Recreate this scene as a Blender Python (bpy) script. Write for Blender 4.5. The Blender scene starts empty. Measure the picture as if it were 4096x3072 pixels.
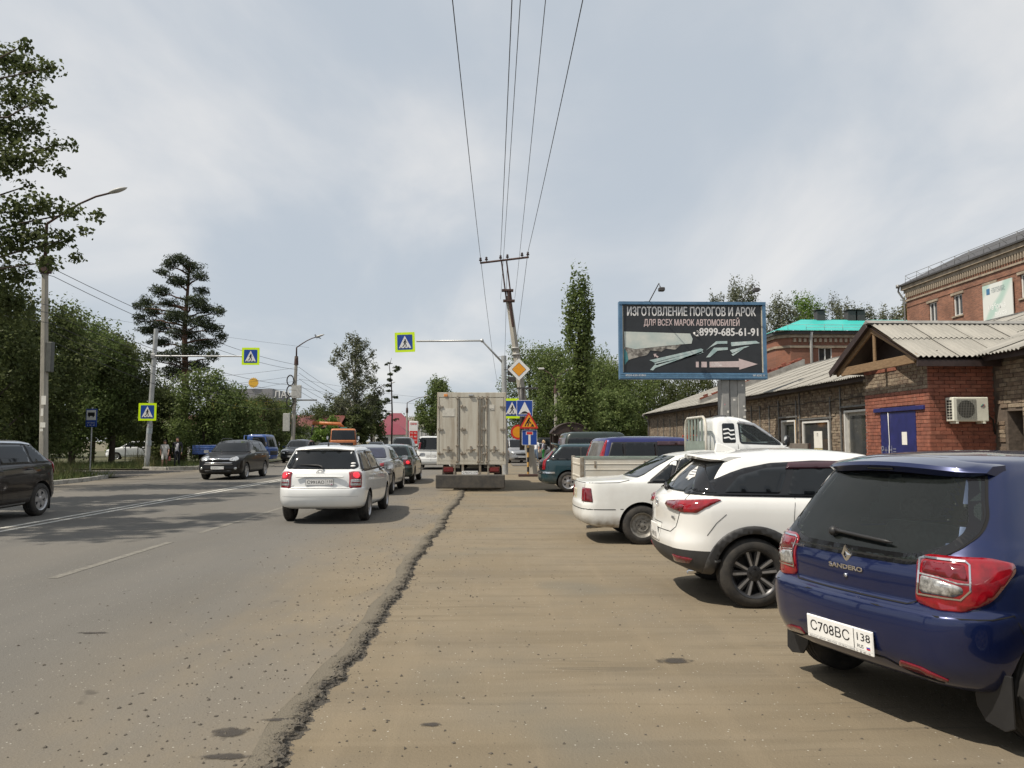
import bpy, bmesh, math, random
import numpy as np
from mathutils import Vector, Matrix
from mathutils.bvhtree import BVHTree
from mathutils.geometry import delaunay_2d_cdt

R = math.radians
scene = bpy.context.scene
COL = scene.collection
random.seed(7)
rng = np.random.default_rng(7)

# ------------------------------------------------------------------ camera
FPX, EYE = 770.0, 1.62
PITCH, YAW = math.atan(57 / FPX), -math.atan(21 / FPX)
cam_data = bpy.data.cameras.new('camera')
cam_data.sensor_width = 36.0
cam_data.lens = FPX / 1024 * 36.0
cam_data.clip_start, cam_data.clip_end = 0.05, 6000
cam = bpy.data.objects.new('camera', cam_data)
cam.location = (0, 0, EYE)
cam.rotation_euler = (math.pi / 2 + PITCH, 0, YAW)
COL.objects.link(cam)
scene.camera = cam
CAMR = cam.rotation_euler.to_matrix()

def at(u, v, Y):
    d = CAMR @ Vector(((u - 512) / FPX, -(v - 384) / FPX, -1))
    return Vector((0, 0, EYE)) + d * (Y / d.y)

# ------------------------------------------------------------------ sky and sun
SUN = Vector((-0.60, -0.27, 1.0)).normalized()          # towards the sun
SUN_EL = math.asin(SUN.z)
SUN_ROT = math.atan2(SUN.x, SUN.y)
world = bpy.data.worlds.new('World')
scene.world = world
world.use_nodes = True
wn, wl = world.node_tree.nodes, world.node_tree.links
wn.clear()
w_out = wn.new('ShaderNodeOutputWorld')
w_bg = wn.new('ShaderNodeBackground')
w_sky = wn.new('ShaderNodeTexSky')
w_sky.sky_type = 'NISHITA'
w_sky.sun_disc = False
w_sky.sun_elevation = SUN_EL
w_sky.sun_rotation = SUN_ROT
w_sky.air_density, w_sky.dust_density, w_sky.ozone_density = 1.0, 1.5, 1.0
w_tc = wn.new('ShaderNodeTexCoord')
# thin high cloud over the whole sky: stretched noise in a flat layer seen in perspective
w_sep = wn.new('ShaderNodeSeparateXYZ'); wl.new(w_tc.outputs['Generated'], w_sep.inputs[0])
w_add = wn.new('ShaderNodeMath'); w_add.operation = 'ADD'; w_add.inputs[1].default_value = 0.22
w_abs = wn.new('ShaderNodeMath'); w_abs.operation = 'ABSOLUTE'
wl.new(w_sep.outputs['Z'], w_abs.inputs[0]); wl.new(w_abs.outputs[0], w_add.inputs[0])
w_dx = wn.new('ShaderNodeMath'); w_dx.operation = 'DIVIDE'
w_dy = wn.new('ShaderNodeMath'); w_dy.operation = 'DIVIDE'
wl.new(w_sep.outputs['X'], w_dx.inputs[0]); wl.new(w_add.outputs[0], w_dx.inputs[1])
wl.new(w_sep.outputs['Y'], w_dy.inputs[0]); wl.new(w_add.outputs[0], w_dy.inputs[1])
w_cmb = wn.new('ShaderNodeCombineXYZ')
wl.new(w_dx.outputs[0], w_cmb.inputs[0]); wl.new(w_dy.outputs[0], w_cmb.inputs[1])
w_map = wn.new('ShaderNodeMapping'); w_map.inputs['Rotation'].default_value = (0, 0, R(-28))
w_map.inputs['Scale'].default_value = (1.0, 0.62, 1); w_map.inputs['Location'].default_value = (3.1, 0.4, 0)
wl.new(w_cmb.outputs[0], w_map.inputs[0])
w_n1 = wn.new('ShaderNodeTexNoise'); w_n1.inputs['Scale'].default_value = 1.25
w_n1.inputs['Detail'].default_value = 7; w_n1.inputs['Roughness'].default_value = 0.52
w_n1.inputs['Distortion'].default_value = 0.45
wl.new(w_map.outputs[0], w_n1.inputs['Vector'])
w_rmp = wn.new('ShaderNodeMapRange'); w_rmp.interpolation_type = 'SMOOTHSTEP'
w_rmp.inputs[1].default_value, w_rmp.inputs[2].default_value = 0.36, 0.74
w_rmp.inputs[3].default_value, w_rmp.inputs[4].default_value = 0.0, 1.0
wl.new(w_n1.outputs['Fac'], w_rmp.inputs[0])
w_cl = wn.new('ShaderNodeMix'); w_cl.data_type = 'RGBA'
w_cl.inputs['A'].default_value = (5.5, 6.05, 6.65, 1)      # hazy veil
w_cl.inputs['B'].default_value = (8.6, 8.5, 8.35, 1)      # brighter cloud
wl.new(w_rmp.outputs[0], w_cl.inputs['Factor'])
w_mix = wn.new('ShaderNodeMix'); w_mix.data_type = 'RGBA'
w_mix.inputs['Factor'].default_value = 0.86
wl.new(w_sky.outputs[0], w_mix.inputs['A']); wl.new(w_cl.outputs['Result'], w_mix.inputs['B'])
wl.new(w_mix.outputs['Result'], w_bg.inputs['Color'])
w_bg.inputs['Strength'].default_value = 0.103
wl.new(w_bg.outputs[0], w_out.inputs['Surface'])

sun_data = bpy.data.lights.new('sun', 'SUN')
sun_data.energy = 5.0
sun_data.angle = R(0.6)
sun_data.color = (1.0, 0.91, 0.78)
sun = bpy.data.objects.new('sun', sun_data)
sun.rotation_euler = (-SUN).to_track_quat('-Z', 'Y').to_euler()
sun.location = (-20, -5, 40)
COL.objects.link(sun)

scene.view_settings.view_transform = 'Standard'
scene.view_settings.look = 'None'
scene.view_settings.gamma = 1
scene.view_settings.exposure = 0.0
scene.view_settings.use_curve_mapping = False
scene.render.engine = 'CYCLES'
scene.cycles.max_bounces = 8
scene.cycles.transparent_max_bounces = 12

# ------------------------------------------------------------------ materials
MATS = {}
def mat(name, base, rough=0.6, metal=0.0, coat=0.0, spec=0.5, var=0.12, scale=6.0, detail=4, bump=0.0, bscale=None,
        dust=0.0, dust_top=0.7, dust_col=(0.30, 0.24, 0.17), emit=None, estr=0.0, base2=None, lo=0.35, hi=0.65, trans=0.0,
        alpha=1.0, coord='Object', stretch=None, flake=0.0):
    if name in MATS:
        return MATS[name]
    m = bpy.data.materials.new(name); m.use_nodes = True
    n, l = m.node_tree.nodes, m.node_tree.links
    b = n['Principled BSDF']
    b.inputs['Roughness'].default_value = rough
    b.inputs['Metallic'].default_value = metal
    b.inputs['Coat Weight'].default_value = coat
    b.inputs['Coat Roughness'].default_value = 0.04
    b.inputs['Specular IOR Level'].default_value = spec
    b.inputs['Alpha'].default_value = alpha
    b.inputs['Transmission Weight'].default_value = trans
    tc = n.new('ShaderNodeTexCoord')
    src = tc.outputs[coord]
    if stretch:
        mp = n.new('ShaderNodeMapping'); mp.inputs['Scale'].default_value = stretch
        l.new(src, mp.inputs[0]); src = mp.outputs[0]
    nz = n.new('ShaderNodeTexNoise'); nz.inputs['Scale'].default_value = scale; nz.inputs['Detail'].default_value = detail
    nz.inputs['Roughness'].default_value = 0.6
    l.new(src, nz.inputs['Vector'])
    mr = n.new('ShaderNodeMapRange'); mr.inputs[1].default_value, mr.inputs[2].default_value = lo, hi
    l.new(nz.outputs['Fac'], mr.inputs[0])
    mx = n.new('ShaderNodeMix'); mx.data_type = 'RGBA'
    a = base; c = base2 if base2 else tuple(min(1, x * (1 + var)) for x in base)
    if not base2:
        a = tuple(x * (1 - var) for x in base)
    mx.inputs['A'].default_value = (*a, 1); mx.inputs['B'].default_value = (*c, 1)
    l.new(mr.outputs[0], mx.inputs['Factor'])
    col = mx.outputs['Result']
    if dust > 0:
        sp = n.new('ShaderNodeSeparateXYZ'); l.new(tc.outputs['Object'], sp.inputs[0])
        dz = n.new('ShaderNodeMapRange'); dz.interpolation_type = 'SMOOTHSTEP'
        dz.inputs[1].default_value, dz.inputs[2].default_value = dust_top, 0.12
        dz.inputs[3].default_value, dz.inputs[4].default_value = 0.06, 1.0
        l.new(sp.outputs['Z'], dz.inputs[0])
        n2 = n.new('ShaderNodeTexNoise'); n2.inputs['Scale'].default_value = 7; n2.inputs['Detail'].default_value = 6
        l.new(tc.outputs['Object'], n2.inputs['Vector'])
        m2 = n.new('ShaderNodeMapRange'); m2.inputs[1].default_value, m2.inputs[2].default_value = 0.3, 0.7
        l.new(n2.outputs['Fac'], m2.inputs[0])
        mu = n.new('ShaderNodeMath'); mu.operation = 'MULTIPLY'
        l.new(dz.outputs[0], mu.inputs[0]); l.new(m2.outputs[0], mu.inputs[1])
        mu2 = n.new('ShaderNodeMath'); mu2.operation = 'MULTIPLY'; mu2.inputs[1].default_value = dust
        l.new(mu.outputs[0], mu2.inputs[0])
        mx2 = n.new('ShaderNodeMix'); mx2.data_type = 'RGBA'
        l.new(mu2.outputs[0], mx2.inputs['Factor']); l.new(col, mx2.inputs['A']); mx2.inputs['B'].default_value = (*dust_col, 1)
        col = mx2.outputs['Result']
        rr = n.new('ShaderNodeMapRange'); rr.inputs[3].default_value, rr.inputs[4].default_value = rough, 0.9
        l.new(mu2.outputs[0], rr.inputs[0]); l.new(rr.outputs[0], b.inputs['Roughness'])
        if coat:
            cc = n.new('ShaderNodeMapRange'); cc.inputs[2].default_value = 0.6; cc.inputs[3].default_value, cc.inputs[4].default_value = coat, 0.0
            l.new(mu2.outputs[0], cc.inputs[0]); l.new(cc.outputs[0], b.inputs['Coat Weight'])
    l.new(col, b.inputs['Base Color'])
    if bump:
        nb = n.new('ShaderNodeTexNoise'); nb.inputs['Scale'].default_value = bscale or scale * 4; nb.inputs['Detail'].default_value = 5
        l.new(src, nb.inputs['Vector'])
        bp = n.new('ShaderNodeBump'); bp.inputs['Strength'].default_value = bump; bp.inputs['Distance'].default_value = 0.02
        l.new(nb.outputs['Fac'], bp.inputs['Height']); l.new(bp.outputs[0], b.inputs['Normal'])
    if emit:
        b.inputs['Emission Color'].default_value = (*emit, 1); b.inputs['Emission Strength'].default_value = estr
    MATS[name] = m
    return m

def paint(name, c, metal=0.0, dust=0.45, rough=0.32, top=0.6):
    return mat(name, c, rough=rough, metal=metal, coat=0.4, spec=0.15, var=0.04, scale=2.5, dust=dust, dust_top=top)

# ------------------------------------------------------------------ mesh building
def link(o, parent=None):
    COL.objects.link(o)
    if parent is not None:
        o.parent = parent
    return o

def tag(o, label, cat, group=None, kind=None):
    if label: o['label'] = label
    if cat: o['category'] = cat
    if group: o['group'] = group
    if kind: o['kind'] = kind
    return o

def thing(name, label, cat, loc=(0, 0, 0), rotz=0.0, group=None):
    o = bpy.data.objects.new(name, None)
    o.empty_display_size = 0.3
    o.location = loc; o.rotation_euler = (0, 0, rotz)
    link(o); return tag(o, label, cat, group)

def mesh_obj(name, me, mats, parent=None):
    if not isinstance(mats, (list, tuple)): mats = [mats]
    if len(me.materials) == 0:
        for m in mats: me.materials.append(m)
    return link(bpy.data.objects.new(name, me), parent)

def copy_tree(o, parent=None):
    c = o.copy(); COL.objects.link(c); c.parent = parent
    for ch in list(o.children): copy_tree(ch, c)
    return c

def rot_to(d):
    return Vector(d).to_track_quat('Z', 'Y').to_matrix()

class MB:
    def __init__(s, M=None):
        s.v, s.f, s.m, s.s, s.M = [], [], [], [], M
    def add(s, vs, fs, mi=0, smooth=False, M=None):
        o = len(s.v)
        M = M if M is not None else s.M
        if M is not None: vs = [tuple(M @ Vector(p)) for p in vs]
        s.v += [tuple(p) for p in vs]
        s.f += [tuple(o + i for i in f) for f in fs]
        s.m += [mi] * len(fs); s.s += [smooth] * len(fs)
        return s
    def box(s, x0, x1, y0, y1, z0, z1, mi=0, M=None):
        vs = [(x, y, z) for z in (z0, z1) for y in (y0, y1) for x in (x0, x1)]
        return s.add(vs, [(0, 2, 3, 1), (4, 5, 7, 6), (0, 1, 5, 4), (2, 6, 7, 3), (0, 4, 6, 2), (1, 3, 7, 5)], mi, False, M)
    def cbox(s, c, d, mi=0, M=None):
        return s.box(c[0]-d[0]/2, c[0]+d[0]/2, c[1]-d[1]/2, c[1]+d[1]/2, c[2]-d[2]/2, c[2]+d[2]/2, mi, M)
    def rbox(s, x0, x1, y0, y1, z0, z1, b, mi=0, M=None):      # chamfered box
        b = min(b, (x1-x0)*.49, (y1-y0)*.49, (z1-z0)*.49)
        vs, idx = [], {}
        for sx in (0, 1):
            for sy in (0, 1):
                for sz in (0, 1):
                    X, Y, Z = (x0, x1)[sx], (y0, y1)[sy], (z0, z1)[sz]
                    ix, iy, iz = (b, -b)[sx], (b, -b)[sy], (b, -b)[sz]
                    for k, p in enumerate(((X, Y+iy, Z+iz), (X+ix, Y, Z+iz), (X+ix, Y+iy, Z))):
                        idx[sx, sy, sz, k] = len(vs); vs.append(p)
        g = lambda *a: idx[a]
        fs = []
        for t in (0, 1):
            q = [g(t, 0, 0, 0), g(t, 1, 0, 0), g(t, 1, 1, 0), g(t, 0, 1, 0)]; fs.append(q[::-1] if t == 0 else q)
            q = [g(0, t, 0, 1), g(1, t, 0, 1), g(1, t, 1, 1), g(0, t, 1, 1)]; fs.append(q if t == 0 else q[::-1])
            q = [g(0, 0, t, 2), g(1, 0, t, 2), g(1, 1, t, 2), g(0, 1, t, 2)]; fs.append(q[::-1] if t == 0 else q)
        for sy in (0, 1):
            for sz in (0, 1): fs.append([g(0, sy, sz, 1), g(1, sy, sz, 1), g(1, sy, sz, 2), g(0, sy, sz, 2)])
        for sx in (0, 1):
            for sz in (0, 1): fs.append([g(sx, 0, sz, 0), g(sx, 1, sz, 0), g(sx, 1, sz, 2), g(sx, 0, sz, 2)])
        for sx in (0, 1):
            for sy in (0, 1): fs.append([g(sx, sy, 0, 0), g(sx, sy, 1, 0), g(sx, sy, 1, 1), g(sx, sy, 0, 1)])
        for sx in (0, 1):
            for sy in (0, 1):
                for sz in (0, 1): fs.append([g(sx, sy, sz, 0), g(sx, sy, sz, 1), g(sx, sy, sz, 2)])
        c = Vector(((x0+x1)/2, (y0+y1)/2, (z0+z1)/2)); out = []
        for f in fs:
            a, b_, d = (Vector(vs[i]) for i in f[:3]); nn = (b_-a).cross(d-a); mid = sum((Vector(vs[i]) for i in f), Vector()) / len(f)
            out.append(f if nn.dot(mid - c) > 0 else f[::-1])
        return s.add(vs, out, mi, False, M)
    def tube(s, p0, p1, r0, r1=None, n=10, mi=0, cap=True, smooth=True):
        p0, p1 = Vector(p0), Vector(p1); r1 = r0 if r1 is None else r1
        Q = rot_to(p1 - p0)
        vs = []
        for p, r in ((p0, r0), (p1, r1)):
            vs += [p + Q @ Vector((r*math.cos(2*math.pi*i/n), r*math.sin(2*math.pi*i/n), 0)) for i in range(n)]
        s.add(vs, [(i, (i+1) % n, n+(i+1) % n, n+i) for i in range(n)], mi, smooth)
        if cap:
            s.add(vs[:n], [tuple(range(n))[::-1]], mi); s.add(vs[n:], [tuple(range(n))], mi)
        return s
    def path(s, pts, r, n=6, mi=0, smooth=True):
        pts = [Vector(p) for p in pts]; k = len(pts)
        rs = r if isinstance(r, (list, tuple)) else [r] * k
        vs = []; ref = None
        for i, p in enumerate(pts):
            d = (pts[min(i+1, k-1)] - pts[max(i-1, 0)]).normalized()
            if ref is None: ref = d.orthogonal().normalized()
            ref = (ref - d * ref.dot(d)).normalized(); b = d.cross(ref)
            vs += [p + (ref*math.cos(2*math.pi*j/n) + b*math.sin(2*math.pi*j/n)) * rs[i] for j in range(n)]
        fs = [(i*n+j, i*n+(j+1) % n, (i+1)*n+(j+1) % n, (i+1)*n+j) for i in range(k-1) for j in range(n)]
        fs += [tuple(range(n))[::-1], tuple((k-1)*n+j for j in range(n))]
        return s.add(vs, fs, mi, smooth)
    def lathe(s, prof, n=24, mi=0, M=None, smooth=True, close=False):   # prof: (radius, height) around local z
        k = len(prof); vs = []
        for r, h in prof:
            vs += [(r*math.cos(2*math.pi*i/n), r*math.sin(2*math.pi*i/n), h) for i in range(n)]
        fs = [(j*n+i, j*n+(i+1) % n, (j+1)*n+(i+1) % n, (j+1)*n+i) for j in range(k-1) for i in range(n)]
        if not close:
            if prof[0][0] > 1e-4: fs.append(tuple(range(n))[::-1])
            if prof[-1][0] > 1e-4: fs.append(tuple((k-1)*n+i for i in range(n)))
        return s.add(vs, fs, mi, smooth, M)
    def prism(s, poly, h0, h1, M=None, mi=0, smooth=False):              # polygon in local xy, extruded in z
        n = len(poly)
        vs = [(x, y, h0) for x, y in poly] + [(x, y, h1) for x, y in poly]
        area = sum(poly[i][0]*poly[(i+1) % n][1] - poly[(i+1) % n][0]*poly[i][1] for i in range(n))
        fs = [tuple(range(n))[::-1], tuple(range(n, 2*n))] + [(i, (i+1) % n, n+(i+1) % n, n+i) for i in range(n)]
        if area < 0: fs = [f[::-1] for f in fs]
        return s.add(vs, fs, mi, smooth, M)
    def build(s, name, mats, parent=None, bevel=0.0, sharp=None):
        me = bpy.data.meshes.new(name)
        me.from_pydata(s.v, [], s.f)
        me.polygons.foreach_set('material_index', s.m)
        me.polygons.foreach_set('use_smooth', s.s)
        me.update()
        if sharp: me.set_sharp_from_angle(angle=R(sharp))
        o = mesh_obj(name, me, mats, parent)
        if bevel:
            b = o.modifiers.new('bevel', 'BEVEL'); b.width = bevel; b.segments = 2; b.limit_method = 'ANGLE'
        return o

def plane_m(origin, xdir, ydir):        # local x,y -> world plane, z = normal
    x = Vector(xdir).normalized(); y = Vector(ydir).normalized(); z = x.cross(y)
    return Matrix(((x.x, y.x, z.x, origin[0]), (x.y, y.y, z.y, origin[1]), (x.z, y.z, z.z, origin[2]), (0, 0, 0, 1)))

_TXT = {}
def text_mesh(body, size=1.0, extrude=0.0, bold=0.0, align='CENTER', squeeze=1.0):
    key = (body, size, extrude, bold, align, squeeze)
    if key in _TXT: return _TXT[key]
    c = bpy.data.curves.new('lettering', 'FONT')
    c.body = body; c.size = size; c.extrude = extrude; c.offset = bold; c.align_x = align; c.align_y = 'CENTER'
    c.resolution_u = 3; c.fill_mode = 'FRONT' if extrude == 0 else 'BOTH'
    o = bpy.data.objects.new('lettering', c); COL.objects.link(o)
    bpy.context.view_layer.update()
    me = bpy.data.meshes.new_from_object(o.evaluated_get(bpy.context.evaluated_depsgraph_get()))
    bpy.data.objects.remove(o); bpy.data.curves.remove(c)
    me.materials.clear()
    if squeeze != 1.0: me.transform(Matrix.Diagonal((squeeze, 1, 1, 1)))
    _TXT[key] = me
    return me
def lettering(body, M, size, material, parent=None, name='lettering', fit=None, fat=0.0, **kw):
    me = text_mesh(body, size, **kw).copy()
    if fat:                                   # heavy type: the strokes repeated a hair apart
        v = [p.co.copy() for p in me.vertices]; f = [tuple(p.vertices) for p in me.polygons]; V, Fc = [], []
        for k, (dx, dy) in enumerate(((0, 0), (-1, .5), (1, -.5), (-.6, -1), (.6, 1))):
            o = len(V); V += [(p.x+dx*fat, p.y+dy*fat*.6, p.z+.0009*k) for p in v]; Fc += [tuple(o+i for i in q) for q in f]
        me = bpy.data.meshes.new(name); me.from_pydata(V, [], Fc)
    if fit:
        xs = [v.co.x for v in me.vertices]; w = max(xs) - min(xs)
        me.transform(Matrix.Diagonal((fit / w, 1, 1, 1)))
    me.transform(M)
    return mesh_obj(name, me, material, parent)
# ------------------------------------------------------------------ vehicle toolkit
GLASS = mat('dark_glass', (0.010, 0.012, 0.014), rough=0.03, spec=0.45, var=0.2, scale=1.2)
CLEAR = mat('clear_glass', (0.55, 0.62, 0.58), rough=0.0, spec=0.5, var=0.0)
def _clear():
    m = MATS['clear_glass']; n, l = m.node_tree.nodes, m.node_tree.links
    n.clear()
    o = n.new('ShaderNodeOutputMaterial'); mx = n.new('ShaderNodeMixShader'); t = n.new('ShaderNodeBsdfTransparent'); g = n.new('ShaderNodeBsdfGlossy')
    t.inputs[0].default_value = (0.80, 0.88, 0.84, 1); g.inputs['Roughness'].default_value = 0.02
    f = n.new('ShaderNodeFresnel'); f.inputs[0].default_value = 1.5
    l.new(f.outputs[0], mx.inputs[0]); l.new(t.outputs[0], mx.inputs[1]); l.new(g.outputs[0], mx.inputs[2]); df = n.new('ShaderNodeBsdfDiffuse'); df.inputs[0].default_value = (.34, .40, .37, 1); m2 = n.new('ShaderNodeMixShader'); m2.inputs[0].default_value = .025
    l.new(mx.outputs[0], m2.inputs[1]); l.new(df.outputs[0], m2.inputs[2]); l.new(m2.outputs[0], o.inputs[0])
_clear()
RUBBER = mat('tyre_rubber', (0.020, 0.019, 0.018), rough=0.85, var=0.25, scale=9, base2=(0.055, 0.048, 0.040), lo=0.4, hi=0.75)
BLACKP = mat('black_plastic', (0.016, 0.016, 0.017), rough=0.5, var=0.15)
TRIM = mat('cladding_plastic', (0.028, 0.029, 0.031), rough=0.55, var=0.15, dust=0.5, dust_top=0.5)
GLOSSB = mat('gloss_black', (0.008, 0.008, 0.009), rough=0.08, spec=0.6, var=0.1)
GAP = mat('panel_gap', (0.006, 0.006, 0.006), rough=0.9, var=0.0)
CHROME = mat('chrome', (0.75, 0.75, 0.76), rough=0.12, metal=1.0, var=0.05)
SILVERW = mat('wheel_silver', (0.42, 0.42, 0.43), rough=0.3, metal=0.7, var=0.12, scale=12)
DARKW = mat('wheel_dark', (0.045, 0.045, 0.048), rough=0.35, metal=0.5, var=0.15)
STEELW = mat('wheel_steel', (0.22, 0.21, 0.19), rough=0.55, metal=0.4, var=0.3, scale=20)
REDL = mat('lamp_red', (0.24, 0.004, 0.010), rough=0.08, coat=1.0, var=0.25, scale=18)
REDD = mat('lamp_dark_red', (0.14, 0.006, 0.012), rough=0.08, coat=1.0, var=0.25, scale=18)
REDLIT = mat('lamp_red_lit', (0.5, 0.01, 0.02), rough=0.1, coat=1.0, var=0.1, emit=(1.0, 0.03, 0.05), estr=0.9)
WHITEL = mat('lamp_white', (0.40, 0.40, 0.39), rough=0.15, metal=0.5, coat=1.0, var=0.5, scale=40)
HEADL = mat('headlamp', (0.55, 0.56, 0.56), rough=0.08, metal=0.7, coat=1.0, var=0.45, scale=14)
AMBER = mat('lamp_amber', (0.6, 0.2, 0.02), rough=0.15, coat=1.0, var=0.1)
PLATEW = mat('plate_white', (0.78, 0.78, 0.76), rough=0.35, var=0.05, scale=20)
INK = mat('plate_ink', (0.012, 0.012, 0.014), rough=0.5, var=0.0)
INKG = mat('ink_grey', (0.16, 0.16, 0.17), rough=0.5, var=0.0)
LINER = mat('cabin_dark', (0.04, 0.04, 0.042), rough=0.8, var=0.2)
SEATM = mat('seat_fabric', (0.03, 0.03, 0.033), rough=0.9, var=0.25, scale=30)
UNDER = mat('underbody', (0.012, 0.011, 0.010), rough=0.9, var=0.3)

def pchip(y, t):
    y = np.asarray(y, float); n = len(y); x = np.arange(n)
    d = np.diff(y); m = np.zeros(n)
    for i in range(1, n - 1):
        m[i] = 0 if d[i-1] * d[i] <= 0 else 2 * d[i-1] * d[i] / (d[i-1] + d[i])
    m[0], m[-1] = d[0], d[-1]
    i = np.clip(np.floor(t).astype(int), 0, n - 2); u = t - i
    return (2*u**3-3*u**2+1)*y[i] + (u**3-2*u**2+u)*m[i] + (-2*u**3+3*u**2)*y[i+1] + (u**3-u**2)*m[i+1]

def round_poly(poly, r, n=5):
    if r <= 0: return [tuple(p) for p in poly]
    out = []; k = len(poly)
    for i in range(k):
        p, a, b = Vector(poly[i]), Vector(poly[i-1]), Vector(poly[(i+1) % k])
        da, db = a - p, b - p
        rr = min(r, da.length * .45, db.length * .45)
        s, e = p + da.normalized() * rr, p + db.normalized() * rr
        for j in range(n + 1):
            t = j / n
            q = s*(1-t)**2 + p*2*t*(1-t) + e*t**2
            out.append((q.x, q.y))
    return out

def in_poly(x, y, poly):
    c = False; n = len(poly)
    for i in range(n):
        x0, y0 = poly[i]; x1, y1 = poly[i-1]
        if (y0 > y) != (y1 > y) and x < (x1-x0)*(y-y0)/(y1-y0) + x0: c = not c
    return c

def hull_mesh(levels, sub=4, nf=8, nc=7, ns=30, crown=0.03, taper=(0.05, 0.05), rows_mat=None):
    L = np.array(levels, float)
    t = np.linspace(0, len(L) - 1, (len(L) - 1) * sub + 1)
    C = [pchip(L[:, k], t) for k in range(9)]
    half = []
    for i in range(len(t)):
        xf, zf, xr, zr, w, rf, rr, bf, br = (c[i] for c in C)
        pts = []
        yc = w - rr
        for j in range(nf):
            y = yc * j / nf; pts.append((xr + br * (y / w) ** 2, y))
        cx = xr + br * (yc / w) ** 2 + rr
        for j in range(nc + 1):
            a = math.pi / 2 * j / nc; pts.append((cx - rr * math.cos(a), yc + rr * math.sin(a)))
        yf = w - rf; cf = xf - bf * (yf / w) ** 2 - rf
        for j in range(1, ns):
            pts.append((cx + (cf - cx) * j / ns, w))
        for j in range(nc + 1):
            a = math.pi / 2 * (1 - j / nc); pts.append((cf + rf * math.cos(a), yf + rf * math.sin(a)))
        for j in range(nf - 1, -1, -1):
            y = yf * j / nf; pts.append((xf - bf * (y / w) ** 2, y))
        xm, hl = (xf + xr) / 2, max(0.2, (xf - xr) / 2)
        row = []
        for x, y in pts:
            q = (x - xm) / hl
            y *= 1 - (taper[0] if q > 0 else taper[1]) * abs(q) ** 3
            z = zr + (zf - zr) * (x - xr) / (xf - xr)
            row.append((x, y, z))
        half.append(row)
    rows = [r + [(x, -y, z) for x, y, z in r[-2:0:-1]] for r in half]
    n = len(rows[0]); vs, fs, ms = [], [], []
    for r in rows: vs += r
    for i in range(len(rows) - 1):
        mi = 0
        if rows_mat:
            for a, b, m_ in rows_mat:
                if a <= t[i] < b: mi = m_
        for j in range(n):
            fs.append((i*n+j, i*n+(j+1) % n, (i+1)*n+(j+1) % n, (i+1)*n+j)[::-1]); ms.append(mi)
    fs.append(tuple(range(n))); ms.append(1)
    top = rows[-1]; xs = [p[0] for p in top]; c0 = Vector(((max(xs)+min(xs))/2, 0, 0)); zc = sum(p[2] for p in top) / n
    base = (len(rows) - 1) * n
    for s_ in (0.93, 0.8, 0.6, 0.35, 0.15):
        o = len(vs)
        for x, y, z in top:
            vs.append((c0.x + (x-c0.x)*s_, y*s_, zc + (z - zc)*s_ + crown*(1 - s_*s_)))
        for j in range(n): fs.append((base+j, base+(j+1) % n, o+(j+1) % n, o+j)[::-1]); ms.append(0)
        base = o
    fs.append(tuple(base+j for j in range(n))[::-1]); ms.append(0)
    return vs, fs, ms, (t, C)

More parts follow.
